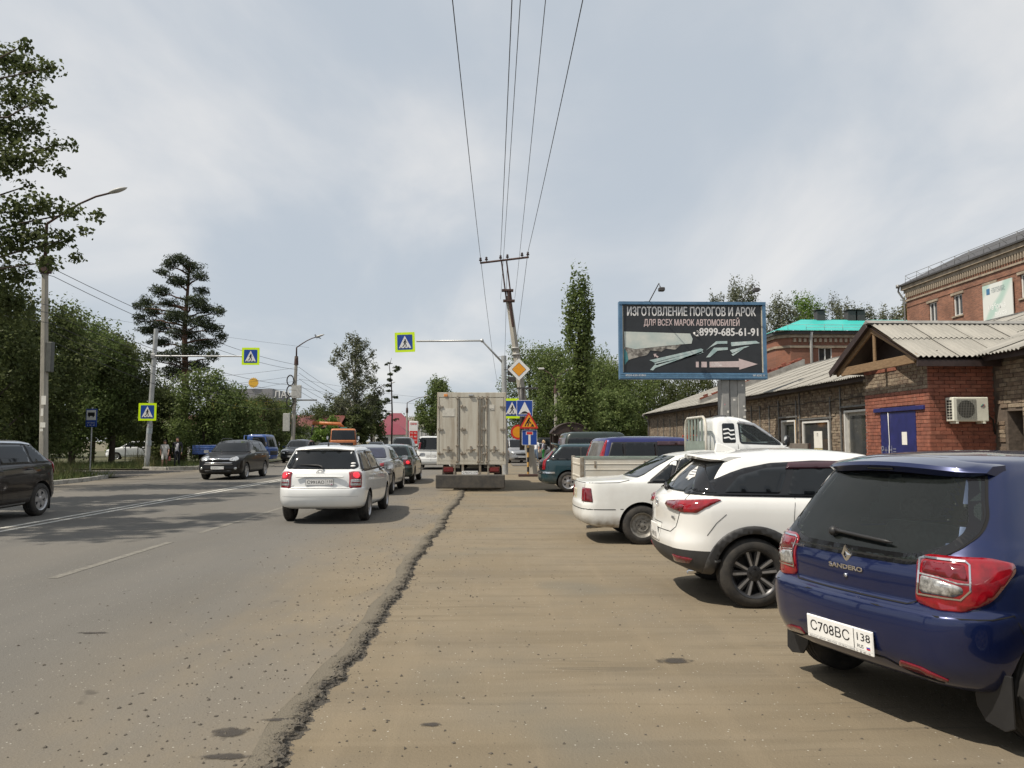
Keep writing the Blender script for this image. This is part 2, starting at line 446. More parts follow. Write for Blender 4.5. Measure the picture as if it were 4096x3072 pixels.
# ---- wheels
_WH = {}
def wheel_meshes(kind, r, width, rr):
    key = (kind, r, width, rr)
    if key in _WH: return _WH[key]
    Q = Matrix.Rotation(R(-90), 4, 'X')                   # lathe z axis -> +y
    w = width / 2
    prof = [(rr-.012, -w+.01), (rr+.012, -w-.004), (rr+(r-rr)*.5, -w-.006), (r-.018, -w+.014), (r-.004, -w+.03)]
    for g in (-.55, -.18, .18, .55):
        prof += [(r, w*g-.010), (r-.007, w*g-.004), (r-.007, w*g+.004), (r, w*g+.010)]
    prof += [(r-.004, w-.03), (r-.018, w-.014), (rr+(r-rr)*.5, w+.006), (rr+.012, w+.004), (rr-.012, w-.01)]
    t = MB(); t.lathe(prof, 44, 0, Q, True, True)
    rim = MB()
    rim.lathe([(rr-.014, -w+.01), (rr-.03, -w+.02), (rr-.035, w-.045), (rr-.012, w-.006), (rr+.004, w+.004), (rr+.006, w-.004), (rr-.01, w-.02)], 40, 0, Q, True, True)
    face = w - .012
    def spoke(a, w0, w1, mi, y0, y1, th=.02, skew=0.0, r0=.05, r1=None):
        r1 = r1 or rr - .012
        ca, sa = math.cos(a), math.sin(a)
        pts = []
        for rad, hw, y in ((r0, w0, y0), (r1, w1, y1)):
            for s_ in (-1, 1):
                px, pz = rad, s_*hw + (skew if rad > .1 else 0)
                for dy in (0, -th):
                    pts.append((px*ca - pz*sa, y+dy, px*sa + pz*ca))
        rim.add(pts, [(0, 4, 6, 2), (1, 3, 7, 5), (0, 1, 5, 4), (2, 6, 7, 3), (0, 2, 3, 1), (4, 5, 7, 6)], mi)
    if kind == 'pair':            # five pairs of slim dark spokes with machined faces
        rim.lathe([(0.0, -.02), (rr-.03, -.02), (rr-.03, -.03)], 28, 1, Q)
        for k in range(5):
            a = 2*math.pi*k/5 + math.pi/2
            for s_ in (-1, 1):
                spoke(a + s_*.24, .020, .030, 1, face-.02, face-.006, .045, r0=.04)
                spoke(a + s_*.27, .009, .013, 2, face-.016, face-.001, .01, r0=.05)
        rim.lathe([(.075, face-.06), (.075, face-.012), (.05, face-.006), (.0, face-.006)], 24, 1, Q)
        for k in range(5):
            a = 2*math.pi*k/5 + math.pi/2
            rim.tube((.055*math.cos(a), face-.02, .055*math.sin(a)), (.055*math.cos(a), face, .055*math.sin(a)), .011, n=8, mi=3)
        rim.lathe([(.03, face-.01), (.03, face+.002), (0, face+.003)], 20, 3, Q)
    elif kind in ('five', 'seven', 'cap'):
        k_ = {'five': 5, 'seven': 7, 'cap': 10}[kind]
        rim.lathe([(0.0, -.02), (rr-.03, -.02), (rr-.03, -.03)], 28, 3, Q)
        for k in range(k_):
            a = 2*math.pi*k/k_ + math.pi/2
            ww = {'five': (.045, .062), 'seven': (.028, .040), 'cap': (.030, .045)}[kind]
            spoke(a, ww[0], ww[1], 0, face-.012, face-.012, .03, r0=.03)
        rim.lathe([(.07, face-.05), (.07, face-.01), (.045, face), (0, face+.002)], 24, 0, Q)
        rim.lathe([(rr-.05, face-.014), (rr-.02, face-.008), (rr-.004, face-.012)], 36, 0, Q, True, True)
    else:                         # pressed steel disc with holes
        rim.lathe([(rr-.02, face-.03), (rr-.06, face-.055), (rr-.085, face-.03), (.10, face-.02), (.085, face-.045), (0, face-.045)], 36, 0, Q)
        for k in range(10):
            a = 2*math.pi*k/10
            rim.tube(((rr-.066)*math.cos(a), face-.06, (rr-.066)*math.sin(a)), ((rr-.066)*math.cos(a), face-.032, (rr-.066)*math.sin(a)), .014, n=8, mi=3)
        rim.lathe([(.035, face-.045), (.032, face-.012), (0, face-.01)], 20, 0, Q)
        for k in range(5):
            a = 2*math.pi*k/5
            rim.tube((.057*math.cos(a), face-.045, .057*math.sin(a)), (.057*math.cos(a), face-.025, .057*math.sin(a)), .010, n=8, mi=3)
    out = []
    for mb, nm, ms in ((t, 'tyre', [RUBBER]), (rim, 'rim', [STEELW if kind == 'steel' else (DARKW if kind == 'pair' else SILVERW), DARKW, SILVERW, BLACKP])):
        o = mb.build(nm, ms, sharp=40); out.append(o.data); bpy.data.objects.remove(o)
    _WH[key] = out
    return out

def add_wheel(root, x, y, r, width, kind, rr, steer=0.0):
    tm, rm = wheel_meshes(kind, r, width, rr)
    e = bpy.data.objects.new('wheel', None); link(e, root)
    e.location = (x, y, r); e.rotation_euler = (0, random.uniform(0, 6.28) if kind != 'pair' else 0.06, 0)
    if y < 0: e.rotation_euler = (0, e.rotation_euler[1], math.pi)
    link(bpy.data.objects.new('tyre', tm), e); link(bpy.data.objects.new('rim', rm), e)
    return e

class Car:
    def __init__(s, name, label, loc, rot, levels, paintm, wb, tyre=(.31, .195, .205), kind='seven', arch=.055, group=None, cat='car',
                 crown=.03, taper=(.05, .05), rows_mat=None, mats=None, track=None, wheels=True, sub=4, lod=1, axles=None, arch_in=.30, body='body', cutters=None):
        s.root = thing(name, label, cat, loc, rot, group)
        s.paint = paintm; s.wb = wb
        vs, fs, ms, (t, C) = hull_mesh(levels, sub=sub, crown=crown, taper=taper, rows_mat=rows_mat,
                                       **({} if lod else dict(nf=5, nc=4, ns=16)))
        s.C = C; s.t = t
        s.bvh = BVHTree.FromPolygons(vs, fs)
        me = bpy.data.meshes.new(body); me.from_pydata(vs, [], fs)
        me.polygons.foreach_set('material_index', ms)
        for m_ in [paintm, UNDER] + (mats or [TRIM]): me.materials.append(m_)
        o = bpy.data.objects.new(body, me); link(o)
        r = tyre[0]; axles = axles or (wb/2, -wb/2); s.axles = axles
        W = float(np.max(C[4])); s.W = W
        if wheels:
            cm = MB()
            for ax in axles:
                for sy in (-1, 1):
                    Q = Matrix.Translation((ax, 0, r)) @ Matrix.Rotation(R(90), 4, 'X')
                    h0, h1 = (W - arch_in, W + .4) if sy > 0 else (-W - .4, -W + arch_in)
                    cm.lathe([(r + arch, -h1), (r + arch, -h0)], 40, 0, Q)
            co = cm.build('arch_cutter', [UNDER])
            b = o.modifiers.new('cut', 'BOOLEAN'); b.operation = 'DIFFERENCE'; b.object = co; b.solver = 'EXACT'; b.material_mode = 'TRANSFER'
            bpy.context.view_layer.update()
            me2 = bpy.data.meshes.new_from_object(o.evaluated_get(bpy.context.evaluated_depsgraph_get()))
            me2.name = body
            o.modifiers.clear(); o.data = me2; bpy.data.meshes.remove(me); cmm = co.data; bpy.data.objects.remove(co); bpy.data.meshes.remove(cmm)
        o.data.polygons.foreach_set('use_smooth', [True] * len(o.data.polygons))
        o.data.set_sharp_from_angle(angle=R(38))
        o.parent = s.root; s.body = o
        if wheels:
            tr = track or (W - .012)
            for ax in axles:
                for sy in (-1, 1):
                    add_wheel(s.root, ax, sy * (tr - tyre[1]/2), r, tyre[1], kind, tyre[2])
    # silhouette look-ups
    def xr_at(s, z): return float(np.interp(z, s.C[3], s.C[2]))
    def xf_at(s, z): return float(np.interp(z, s.C[1], s.C[0]))
    def w_at(s, z): return float(np.interp(z, (s.C[1]+s.C[3])/2, s.C[4]))
    def frame(s, proj):
        if proj == 'L': return Vector((0, 0, 0)), Vector((0, -1, 0)), Vector((1, 0, 0)), Vector((0, 0, 1))
        if proj == 'rear': return Vector((0, 0, 0)), Vector((1, 0, 0)), Vector((0, 1, 0)), Vector((0, 0, 1))
        if proj == 'front': return Vector((0, 0, 0)), Vector((-1, 0, 0)), Vector((0, 1, 0)), Vector((0, 0, 1))
        if proj == 'top': return Vector((0, 0, 0)), Vector((0, 0, -1)), Vector((1, 0, 0)), Vector((0, 1, 0))
        k, phi, x0, y0 = proj            # ('rc'|'fc', yaw degrees, x0, y0): corner of the left side
        c_, s_ = math.cos(R(phi)), math.sin(R(phi))
        if k == 'rc': return Vector((x0, y0, 0)), Vector((c_, -s_, 0)), Vector((s_, c_, 0)), Vector((0, 0, 1))
        return Vector((x0, y0, 0)), Vector((-c_, -s_, 0)), Vector((-s_, c_, 0)), Vector((0, 0, 1))
    def hit(s, fr, a, b):
        o, d, u, v = fr
        p = o + u*a + v*b
        h, nrm, i, _ = s.bvh.ray_cast(p - d * 8, d)
        if h is None:
            h, nrm, i, _ = s.bvh.find_nearest(p - d * 2)
            q = s.bvh.find_nearest(p + d*0.0)
            h, nrm = (q[0], q[1]) if proj_far(h, p) else (h, nrm)
        if nrm.dot(d) > 0: nrm = -nrm
        return h, nrm
    def patch(s, name, proj, poly, m, off=.004, r=.03, mirror=None, parent=None, g=.06, bulge=0.0, skirt=True, sides=(1,)):
        poly = round_poly(poly, r) if r else [tuple(p) for p in poly]
        # resample long edges
        pp = []
        for i, p in enumerate(poly):
            q = poly[(i+1) % len(poly)]; d = math.dist(p, q); k = max(1, int(d / (g*1.2)))
            for j in range(k): pp.append((p[0]+(q[0]-p[0])*j/k, p[1]+(q[1]-p[1])*j/k))
        nb = len(pp)
        xs = [p[0] for p in pp]; ys = [p[1] for p in pp]
        ins = []
        y = min(ys) + g/2; rowi = 0
        while y < max(ys):
            x = min(xs) + (g/2 if rowi % 2 else g*.1)
            while x < max(xs):
                if in_poly(x, y, pp) and min(abs(x-a)+abs(y-b) for a, b in pp) > g*.55: ins.append((x, y))
                x += g
            y += g; rowi += 1
        V, _, Fc, *_ = delaunay_2d_cdt([Vector(p) for p in pp + ins], [(i, (i+1) % nb) for i in range(nb)], [], 1, 1e-6)
        fr = s.frame(proj) if not isinstance(proj, str) or proj != 'R' else s.frame('L')
        pts, nrms = [], []
        for q in V:
            h, nrm = s.hit(fr, q.x, q.y); e = off
            if bulge:
                dd = min(math.dist((q.x, q.y), p) for p in pp); e += bulge * min(1, dd/.06) ** .5
            pts.append(h + nrm * e); nrms.append(nrm)
        d = fr[1]
        faces = []
        for f in Fc:
            f = list(f); a, b, c = (pts[i] for i in f[:3])
            if (b-a).cross(c-a).dot(d) > 0: f = f[::-1]
            faces.append(f)
        nv = len(pts)
        if skirt:
            # boundary edges
            cnt = {}
            for f in faces:
                for i in range(len(f)):
                    e = (f[i], f[(i+1) % len(f)]); cnt[e] = 1
            bd = [e for e in cnt if (e[1], e[0]) not in cnt]
            mp = {}
            for a, b in bd:
                for i in (a, b):
                    if i not in mp: mp[i] = len(pts); pts.append(pts[i] - nrms[i]*(off + .012))
            sk = [(b, a, mp[a], mp[b]) for a, b in bd]
        else: sk = []
        outs = []
        if mirror is None: mirror = proj not in ('rear', 'front', 'top')
        sd = [1, -1] if mirror else list(sides)
        for sg in sd:
            P = [(p.x, p.y*sg, p.z) for p in pts]
            FF = faces + sk
            if sg < 0: FF = [tuple(f)[::-1] for f in FF]
            me = bpy.data.meshes.new(name); me.from_pydata(P, [], FF)
            me.polygons.foreach_set('use_smooth', [i < len(faces) for i in range(len(FF))])
            me.update()
            outs.append(mesh_obj(name, me, m, parent[0 if sg > 0 else 1] if isinstance(parent, (list, tuple)) else (parent or s.root)))
        return outs
    def seam(s, pts2, proj='L', w=.005, off=.0025, m=None, mirror=None, name='panel_seam', closed=False, parent=None, g=.05):
        """thin dark joint following the body"""
        if closed: pts2 = pts2 + [pts2[0]]
        pp = []
        for p, q in zip(pts2, pts2[1:]):
            k = max(1, int(math.dist(p, q)/g))
            for j in range(k): pp.append((p[0]+(q[0]-p[0])*j/k, p[1]+(q[1]-p[1])*j/k))
        pp.append(tuple(pts2[-1]))
        fr = s.frame(proj); P = []
        for i, p in enumerate(pp):
            a, b = pp[max(0, i-1)], pp[min(len(pp)-1, i+1)]
            d = Vector((b[0]-a[0], b[1]-a[1])).normalized(); n_ = Vector((-d.y, d.x)) * w/2
            for sg in (1, -1):
                h, nr = s.hit(fr, p[0]+n_.x*sg, p[1]+n_.y*sg); P.append(h + nr*off)
        FF = [(2*i, 2*i+1, 2*i+3, 2*i+2) for i in range(len(pp)-1)]
        if mirror is None: mirror = proj not in ('rear', 'front', 'top')
        for sg in ((1, -1) if mirror else (1,)):
            me = bpy.data.meshes.new(name); me.from_pydata([(p.x, p.y*sg, p.z) for p in P], [], FF)
            mesh_obj(name, me, m or GAP, parent or s.root)
    def on(s, proj, a, b, off=0.0):
        h, n_ = s.hit(s.frame(proj), a, b); return h + n_*off, n_
    def opening(s, regions, inset=.03):
        """remove body panels behind see-through panes and add a dark cabin lining"""
        me = s.body.data; bm = bmesh.new(); bm.from_mesh(me); bm.normal_update()
        kill = []
        for f in bm.faces:
            c = f.calc_center_median()
            for proj, poly, sides in regions:
                fr = s.frame(proj)
                for sg in sides:
                    cc = Vector((c.x, c.y*sg, c.z)); nn = Vector((f.normal.x, f.normal.y*sg, f.normal.z))
                    if nn.dot(fr[1]) < -.05 and in_poly(cc.dot(fr[2]), cc.dot(fr[3]), poly):
                        kill.append(f); break
        kill = list(set(kill))
        bmesh.ops.delete(bm, geom=kill, context='FACES')
        bm.to_mesh(me)
        lin = bm.copy()
        low = [f for f in lin.faces if f.calc_center_median().z < .62]
        bmesh.ops.delete(lin, geom=low, context='FACES')
        lin.normal_update()
        for v in lin.verts: v.co -= v.normal * inset
        lm = bpy.data.meshes.new('cabin_lining'); lin.to_mesh(lm); lin.free(); bm.free()
        lm.materials.clear()
        lm.polygons.foreach_set('material_index', [0]*len(lm.polygons))
        mesh_obj('cabin_lining', lm, LINER, s.root)
        fl = MB(); xs = [v.co.x for v in lm.vertices]
        fl.box(min(xs)+.15, max(xs)-.3, -s.W+.16, s.W-.16, .60, .64); fl.build('parcel_floor', LINER, s.root)

def proj_far(h, p): return h is None or (h - p).length > 6

def plate(root, M, text, region='138', w=.52, h=.112, strip=None, size=.085, name='licence_plate'):
    """M: local x to the reader's right, y up, z out"""
    b = MB(M); b.rbox(-w/2-.006, w/2+.006, -h/2-.006-(.016 if strip else 0), h/2+.006, -.012, -.001, .004)
    b.box(-w/2, w/2, -h/2, h/2, -.001, .0005, 1)
    b.box(w*.235, w*.245, -h/2, h/2, .0005, .001, 2)
    p = b.build(name, [PLATEW if strip else BLACKP, PLATEW, INK], root)
    lettering(text, M @ Matrix.Translation((-w*.135, -.002, .002)), size, INK, p, fit=w*.62)
    lettering(region, M @ Matrix.Translation((w*.37, h*.13, .002)), size*.74, INK, p, fit=w*.19)
    lettering('RUS', M @ Matrix.Translation((w*.33, -h*.33, .002)), size*.32, INK, p)
    f = MB(M)
    for i, _ in enumerate((0, 1, 2)): f.box(w*.42, w*.47, -h*.42+i*.008, -h*.42+(i+1)*.008, .0005, .002, i)
    f.build('flag', [mat('flag_red', (.6, .03, .03), .5, var=0), mat('flag_blue', (.02, .06, .4), .5, var=0), PLATEW], p)
    if strip: lettering(strip, M @ Matrix.Translation((0, -h/2-.011, .001)), .014, INKG, p, fit=w*.94)
    return p

def mirror_pod(root, p, sz=(.09, .22, .15), m=None, glass_back=-1):
    """door mirror: rounded shell on a stalk with a reflecting face"""
    for sg in (1, -1):
        e = bpy.data.objects.new('door_mirror', None); link(e, root); e.location = (p[0], p[1]*sg, p[2])
        b = MB(); k, q = 8, 12
        vs = []
        for i in range(k+1):
            th = math.pi/2*i/k
            for j in range(q):
                ph = 2*math.pi*j/q; c_, s_ = math.cos(ph), math.sin(ph)
                f_ = lambda t_: math.copysign(abs(t_)**.6, t_)
                vs.append((-glass_back*math.sin(th)*sz[0], f_(c_)*sz[1]/2*math.cos(th)**.5, f_(s_)*sz[2]/2*math.cos(th)**.5))
        fs = [(i*q+j, i*q+(j+1) % q, (i+1)*q+(j+1) % q, (i+1)*q+j) for i in range(k) for j in range(q)]
        b.add(vs, fs, 0, True)
        b.tube((0, -sg*sz[1]*.4, -.03), (0.02, -sg*sz[1]*.9, -.07), .02, .03, 8, 1)
        b.build('mirror_shell', [m or BLACKP, BLACKP], e)
        g = MB(); g.add([(v[0]+glass_back*.002, v[1]*.94, v[2]*.94) for v in vs[:q]], [tuple(range(q)) if glass_back > 0 else tuple(range(q))[::-1]])
        g.build('mirror_glass', CHROME, e)

def handle_bar(car, x, z, m, L=.2, proj='L'):
    for sg in (1, -1):
        p, n_ = car.on('L', x, z, .002)
        b = MB()
        pts = [(p.x - L/2 + L*i/8, (p.y + .004 + .028*math.sin(math.pi*i/8)**.6)*sg, p.z) for i in range(9)]
        b.path(pts, [.009] + [.014]*7 + [.009], 6); b.build('door_handle', m, car.root)

def auto_glass(car, z0, z1, x_cuts, a_pil=.10, c_pil=.16, belt_slope=0.0, m=None, rear=True, front=True, side=True, rear_inset=.10, top_r=.07,
               rear_z=None, front_z=None, trimline=True, rear_m=None, xc=None):
    m = m or GLASS; out = {}
    if side:
        zb = lambda x: z0 + belt_slope * x
        cuts = x_cuts
        xa0, xa1 = car.xf_at(z0) - a_pil, car.xf_at(z1) - a_pil
        xc0, xc1 = car.xr_at(z0) + c_pil, car.xr_at(z1) + c_pil
        if xc: xc0, xc1 = xc
        full = [(xc0, zb(xc0)), (xa0, zb(xa0)), (xa1, z1), (xc1, z1)]
        if trimline:
            e = .022
            car.patch('window_surround', 'L', [(xc0-e*1.6, zb(xc0)-e), (xa0+e*2.2, zb(xa0)-e), (xa1+e, z1+e), (xc1-e, z1+e)], BLACKP, .002, .05)
        xs = [None] + sorted(cuts, reverse=True) + [None]
        for i in range(len(xs) - 1):
            hi, lo = xs[i], xs[i+1]
            f0, f1 = (xa0, xa1) if hi is None else (hi-.03, hi-.03)
            r0, r1 = (xc0, xc1) if lo is None else (lo+.03, lo+.03)
            if f1 < r1 + .05: f1 = r1 + .05
            car.patch('side_window', 'L', [(r0, zb(r0)), (f0, zb(f0)), (f1, z1), (r1, z1)], m, .005, .035)
    if rear:
        a, b = rear_z or (z0+.02, z1)
        wa, wb_ = car.w_at(a) - rear_inset, car.w_at(b) - rear_inset
        out['rear'] = car.patch('rear_window', 'rear', [(-wa, a), (wa, a), (wb_, b), (-wb_, b)], rear_m or m, .005, top_r)[0]
    if front:
        a, b = front_z or (z0+.02, z1)
        wa, wb_ = car.w_at(a) - rear_inset, car.w_at(b) - rear_inset
        out['front'] = car.patch('windscreen', 'front', [(-wa, a), (wa, a), (wb_, b), (-wb_, b)], m, .005, top_r)[0]
    return out

def gen_levels(xf, xr, w, hood=(.74, 1.0), cowl=1.05, cz=1.0, rf=0.2, rz=1.45, rr=-1.3, wr=.56, deck=.95, gx=None, gz=None, sill=.22, rc=.28, bow=.09, nose=.55, tail=.6):
    """front path: bumper, bonnet, windscreen, roof; rear path: bumper, boot or hatch, rear glass, roof"""
    gx = xr + .14 if gx is None else gx; gz = cz + .03 if gz is None else gz
    hz, hz2 = hood
    rows = [
        (xf-.20, sill-.02, xr+.22, sill+.04, w-.10, rc, rc, bow, bow*.7),
        (xf-.05, sill+.06, xr+.06, sill+.10, w-.025, rc, rc, bow*1.4, bow),
        (xf, nose-.12, xr, tail-.14, w, rc+.03, rc, bow*1.7, bow),
        (xf-.01, nose, xr, tail, w, rc+.05, rc, bow*1.8, bow),
        (xf-.06, hz-.08, xr+.035, tail+.10, w, rc+.06, rc, bow*1.8, bow),
        (xf-.16, hz, xr+.045, (tail+.10+deck)/2+.03, w-.005, rc+.06, rc, bow*1.8, bow),
        (xf-.16-(xf-.16-cowl)*.45, hz+(hz2-hz)*.62, xr+.065, deck-.02, w-.02, rc, rc*.9, bow*1.5, bow),
        (xf-.16-(xf-.16-cowl)*.85, hz2-.01, gx-(gx-xr)*.35, deck+(gz-deck)*.5, w-.035, rc*.85, rc*.8, bow*1.3, bow),
        (cowl, cz, gx, gz, w-.06, rc*.8, rc*.7, bow*1.3, bow),
        (cowl-(cowl-rf)*.5, cz+(rz-cz)*.52, gx+(rr-gx)*.5, gz+(rz-gz)*.52, w-.06-(w-.06-wr)*.45, rc*.6, rc*.6, bow*1.2, bow),
        (cowl-(cowl-rf)*.88, cz+(rz-cz)*.88, gx+(rr-gx)*.88, gz+(rz-gz)*.88, w-.06-(w-.06-wr)*.86, rc*.6, rc*.6, bow, bow*.8),
        (rf-.08, rz-.015, rr+.07, rz-.015, wr-.05, rc*.6, rc*.6, bow*.8, bow*.6),
        (rf-.22, rz+.006, rr+.22, rz+.004, wr-.13, rc*.6, rc*.6, bow*.6, bow*.5)]
    return rows
# ------------------------------------------------------------------ ground, road, markings
def ground_mat(name, dusty):
    """worn asphalt under blown dust: grey binder, tan dust in drifts, pale and dark aggregate"""
    m = bpy.data.materials.new(name); m.use_nodes = True
    n, l = m.node_tree.nodes, m.node_tree.links; b = n['Principled BSDF']
    tc = n.new('ShaderNodeTexCoord'); P = tc.outputs['Object']
    def noise(scale, detail=4, stretch=None, rough=.55, dist=0):
        src = P
        if stretch:
            mp = n.new('ShaderNodeMapping'); mp.inputs['Scale'].default_value = stretch[:3]
            if len(stretch) > 3: mp.inputs['Rotation'].default_value = (0, 0, stretch[3])
            l.new(P, mp.inputs[0]); src = mp.outputs[0]
        t = n.new('ShaderNodeTexNoise'); t.inputs['Scale'].default_value = scale; t.inputs['Detail'].default_value = detail
        t.inputs['Roughness'].default_value = rough; t.inputs['Distortion'].default_value = dist
        l.new(src, t.inputs['Vector']); return t.outputs['Fac']
    def rng_(src, a, b_, c=0.0, d=1.0, smooth=True):
        r = n.new('ShaderNodeMapRange'); r.inputs[1].default_value, r.inputs[2].default_value = a, b_
        r.inputs[3].default_value, r.inputs[4].default_value = c, d
        if smooth: r.interpolation_type = 'SMOOTHSTEP'
        l.new(src, r.inputs[0]); return r.outputs[0]
    def mix(f, a, c, mode='MIX'):
        x = n.new('ShaderNodeMix'); x.data_type = 'RGBA'; x.blend_type = mode
        if hasattr(f, 'links'): l.new(f, x.inputs['Factor'])
        else: x.inputs['Factor'].default_value = f
        for s_, q in (('A', a), ('B', c)):
            if isinstance(q, tuple): x.inputs[s_].default_value = (*q, 1)
            else: l.new(q, x.inputs[s_])
        return x.outputs['Result']
    def mul(a, c):
        x = n.new('ShaderNodeMath'); x.operation = 'MULTIPLY'
        for i, q in enumerate((a, c)):
            if isinstance(q, float): x.inputs[i].default_value = q
            else: l.new(q, x.inputs[i])
        return x.outputs[0]
    def add(a, c):
        x = n.new('ShaderNodeMath'); x.operation = 'ADD'; x.use_clamp = True
        for i, q in enumerate((a, c)):
            if isinstance(q, float): x.inputs[i].default_value = q
            else: l.new(q, x.inputs[i])
        return x.outputs[0]
    sp = n.new('ShaderNodeSeparateXYZ'); l.new(P, sp.inputs[0])
    asph = mix(rng_(noise(0.8, 5, (1.0, .18, 1)), .3, .7), (.098, .095, .088), (.130, .125, .115))
    asph = mix(rng_(noise(120, 2), .35, .7), asph, (.148, .142, .130))
    dust_c = mix(rng_(noise(.55, 5, None, .6, .6), .3, .7), (.184, .150, .102), (.214, .177, .124))
    dust_c = mix(rng_(noise(3.0, 5), .3, .75, 0, .55), dust_c, (.176, .148, .104))
    if dusty:
        f = add(rng_(noise(.9, 6, None, .6), .25, .6, .80, 1.0), 0.0)
        tr = rng_(noise(1.0, 3, (.22, 2.4, 1, R(7)), .6, .9), .45, .66, 0, .60)      # tyre sweeps across the lot
        dust_c = mix(tr, dust_c, (.152, .124, .084))
        tr2 = rng_(noise(1.0, 3, (4.0, .22, 1, R(-8)), .5, .4), .52, .66, 0, .35)
        dust_c = mix(tr2, dust_c, (.218, .178, .122))
        tr3 = mul(rng_(noise(1.0, 4, (.5, 9.0, 1, R(14)), .7, 1.4), .54, .66, 0, .5), rng_(noise(.5, 2), .45, .6))
        dust_c = mix(tr3, dust_c, (.105, .090, .066))
        grey = rng_(noise(.33, 3), .52, .66, 0, .6)                                   # bare patches
        dust_c = mix(grey, dust_c, (.140, .131, .106))
    else:
        # dust thickens towards the crumbling edge on the right and between wheel tracks
        edge = rng_(sp.outputs['X'], -3.6, -1.1)
        ns = rng_(noise(.7, 6, (1, .4, 1), .6), .3, .68)
        f = add(mul(edge, rng_(ns, 0, 1, .4, .95)), mul(ns, .10))
        f = add(f, rng_(sp.outputs['X'], -12.5, -17, 0, .5))
    col = mix(f, asph, dust_c)
    vo = n.new('ShaderNodeTexVoronoi'); vo.inputs['Scale'].default_value = 26; l.new(P, vo.inputs['Vector'])
    pale = rng_(vo.outputs['Distance'], .10, .16, 1, 0)
    rare = rng_(noise(17, 1), .52, .60)
    col = mix(mul(mul(pale, rare), .85), col, (.42, .40, .35))
    vo2 = n.new('ShaderNodeTexVoronoi'); vo2.inputs['Scale'].default_value = 15; l.new(P, vo2.inputs['Vector'])
    dark = mul(rng_(vo2.outputs['Distance'], .06, .11, 1, 0), rng_(noise(5, 2), .5, .58))
    col = mix(mul(dark, .6), col, (.055, .049, .042))
    blot = mul(rng_(noise(1.7, 3), .70, .74), rng_(noise(9, 3), .35, .55))
    col = mix(mul(blot, .55), col, (.052, .046, .04))
    l.new(col, b.inputs['Base Color'])
    b.inputs['Roughness'].default_value = .93; b.inputs['Specular IOR Level'].default_value = .25
    bp = n.new('ShaderNodeBump'); bp.inputs['Strength'].default_value = .55; bp.inputs['Distance'].default_value = .012
    hh = noise(48, 4, None, .7)
    l.new(hh, bp.inputs['Height']); l.new(bp.outputs[0], b.inputs['Normal'])
    MATS[name] = m
    return m
ROADM = ground_mat('road_asphalt', False)
LOTM = ground_mat('dusty_lot', True)
EARTH = mat('bare_earth', (.16, .13, .09), .95, base2=(.10, .10, .055), scale=.35, detail=6)
KERB = mat('kerb_concrete', (.30, .29, .26), .9, var=.3, scale=5, bump=.4)
MARK = mat('road_paint', (.50, .49, .45), .85, base2=(.22, .21, .18), scale=20, detail=6, lo=.42, hi=.75); MARKF = mat('faded_road_paint', (.20, .19, .165), .9, base2=(.125, .117, .10), scale=16, detail=6, lo=.35, hi=.62)
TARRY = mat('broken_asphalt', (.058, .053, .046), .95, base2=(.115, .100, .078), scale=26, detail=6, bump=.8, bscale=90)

def sheet(name, x0, x1, y0, y1, z, m, nx=1, ny=1):
    b = MB()
    vs = [(x0+(x1-x0)*i/nx, y0+(y1-y0)*j/ny, z) for j in range(ny+1) for i in range(nx+1)]
    b.add(vs, [(j*(nx+1)+i, j*(nx+1)+i+1, (j+1)*(nx+1)+i+1, (j+1)*(nx+1)+i) for j in range(ny) for i in range(nx)])
    o = b.build(name, m); o['kind'] = 'structure'; return o

sheet('ground', -900, 900, -60, 2500, -0.03, EARTH)
sheet('parking_lot', -2.4, 14.5, -30, 70, 0.0, LOTM)
# the road: its right edge crumbles away above the lot
def edge_x(y):
    return -1.08 + .010*y + .028*math.sin(y*.9+1) + .020*math.sin(y*2.3) + .014*math.sin(y*6.1+2) + (0.0 if y < 26 else .02*(y-26))
ROADZ = .034
ys = [-30, -10, 0, 1] + [1.5 + i*.1 for i in range(240)] + [26, 30, 36, 45, 60, 90, 160, 400]
b = MB(); vs = []; 
for y in ys: vs += [(-16.2, y, ROADZ), (-9.0, y, ROADZ), (edge_x(y)-.16, y, ROADZ)]
b.add(vs, [(3*i+k, 3*i+k+1, 3*i+k+4, 3*i+k+3) for i in range(len(ys)-1) for k in (0, 1)])
o = b.build('road', ROADM); o['kind'] = 'structure'
# broken lip
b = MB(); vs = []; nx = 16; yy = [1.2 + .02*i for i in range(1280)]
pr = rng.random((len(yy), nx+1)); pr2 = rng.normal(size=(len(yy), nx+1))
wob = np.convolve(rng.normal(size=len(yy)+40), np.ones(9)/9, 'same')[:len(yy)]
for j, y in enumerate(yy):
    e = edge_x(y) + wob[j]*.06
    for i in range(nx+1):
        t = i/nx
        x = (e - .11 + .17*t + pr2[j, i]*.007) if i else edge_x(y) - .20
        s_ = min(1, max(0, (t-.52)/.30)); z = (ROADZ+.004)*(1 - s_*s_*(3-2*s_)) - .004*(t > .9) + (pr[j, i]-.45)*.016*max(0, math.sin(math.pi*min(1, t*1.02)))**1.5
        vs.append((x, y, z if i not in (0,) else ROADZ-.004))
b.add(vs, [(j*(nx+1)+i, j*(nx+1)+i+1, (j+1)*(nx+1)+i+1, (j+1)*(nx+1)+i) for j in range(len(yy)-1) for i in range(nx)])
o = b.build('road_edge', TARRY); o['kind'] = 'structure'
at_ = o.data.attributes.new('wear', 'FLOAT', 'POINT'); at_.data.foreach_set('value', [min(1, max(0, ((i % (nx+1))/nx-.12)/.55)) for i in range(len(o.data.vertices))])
n, l = TARRY.node_tree.nodes, TARRY.node_tree.links; an = n.new('ShaderNodeAttribute'); an.attribute_name = 'wear'; mxx = n.new('ShaderNodeMix'); mxx.data_type = 'RGBA'; old = n['Principled BSDF'].inputs['Base Color'].links[0].from_socket
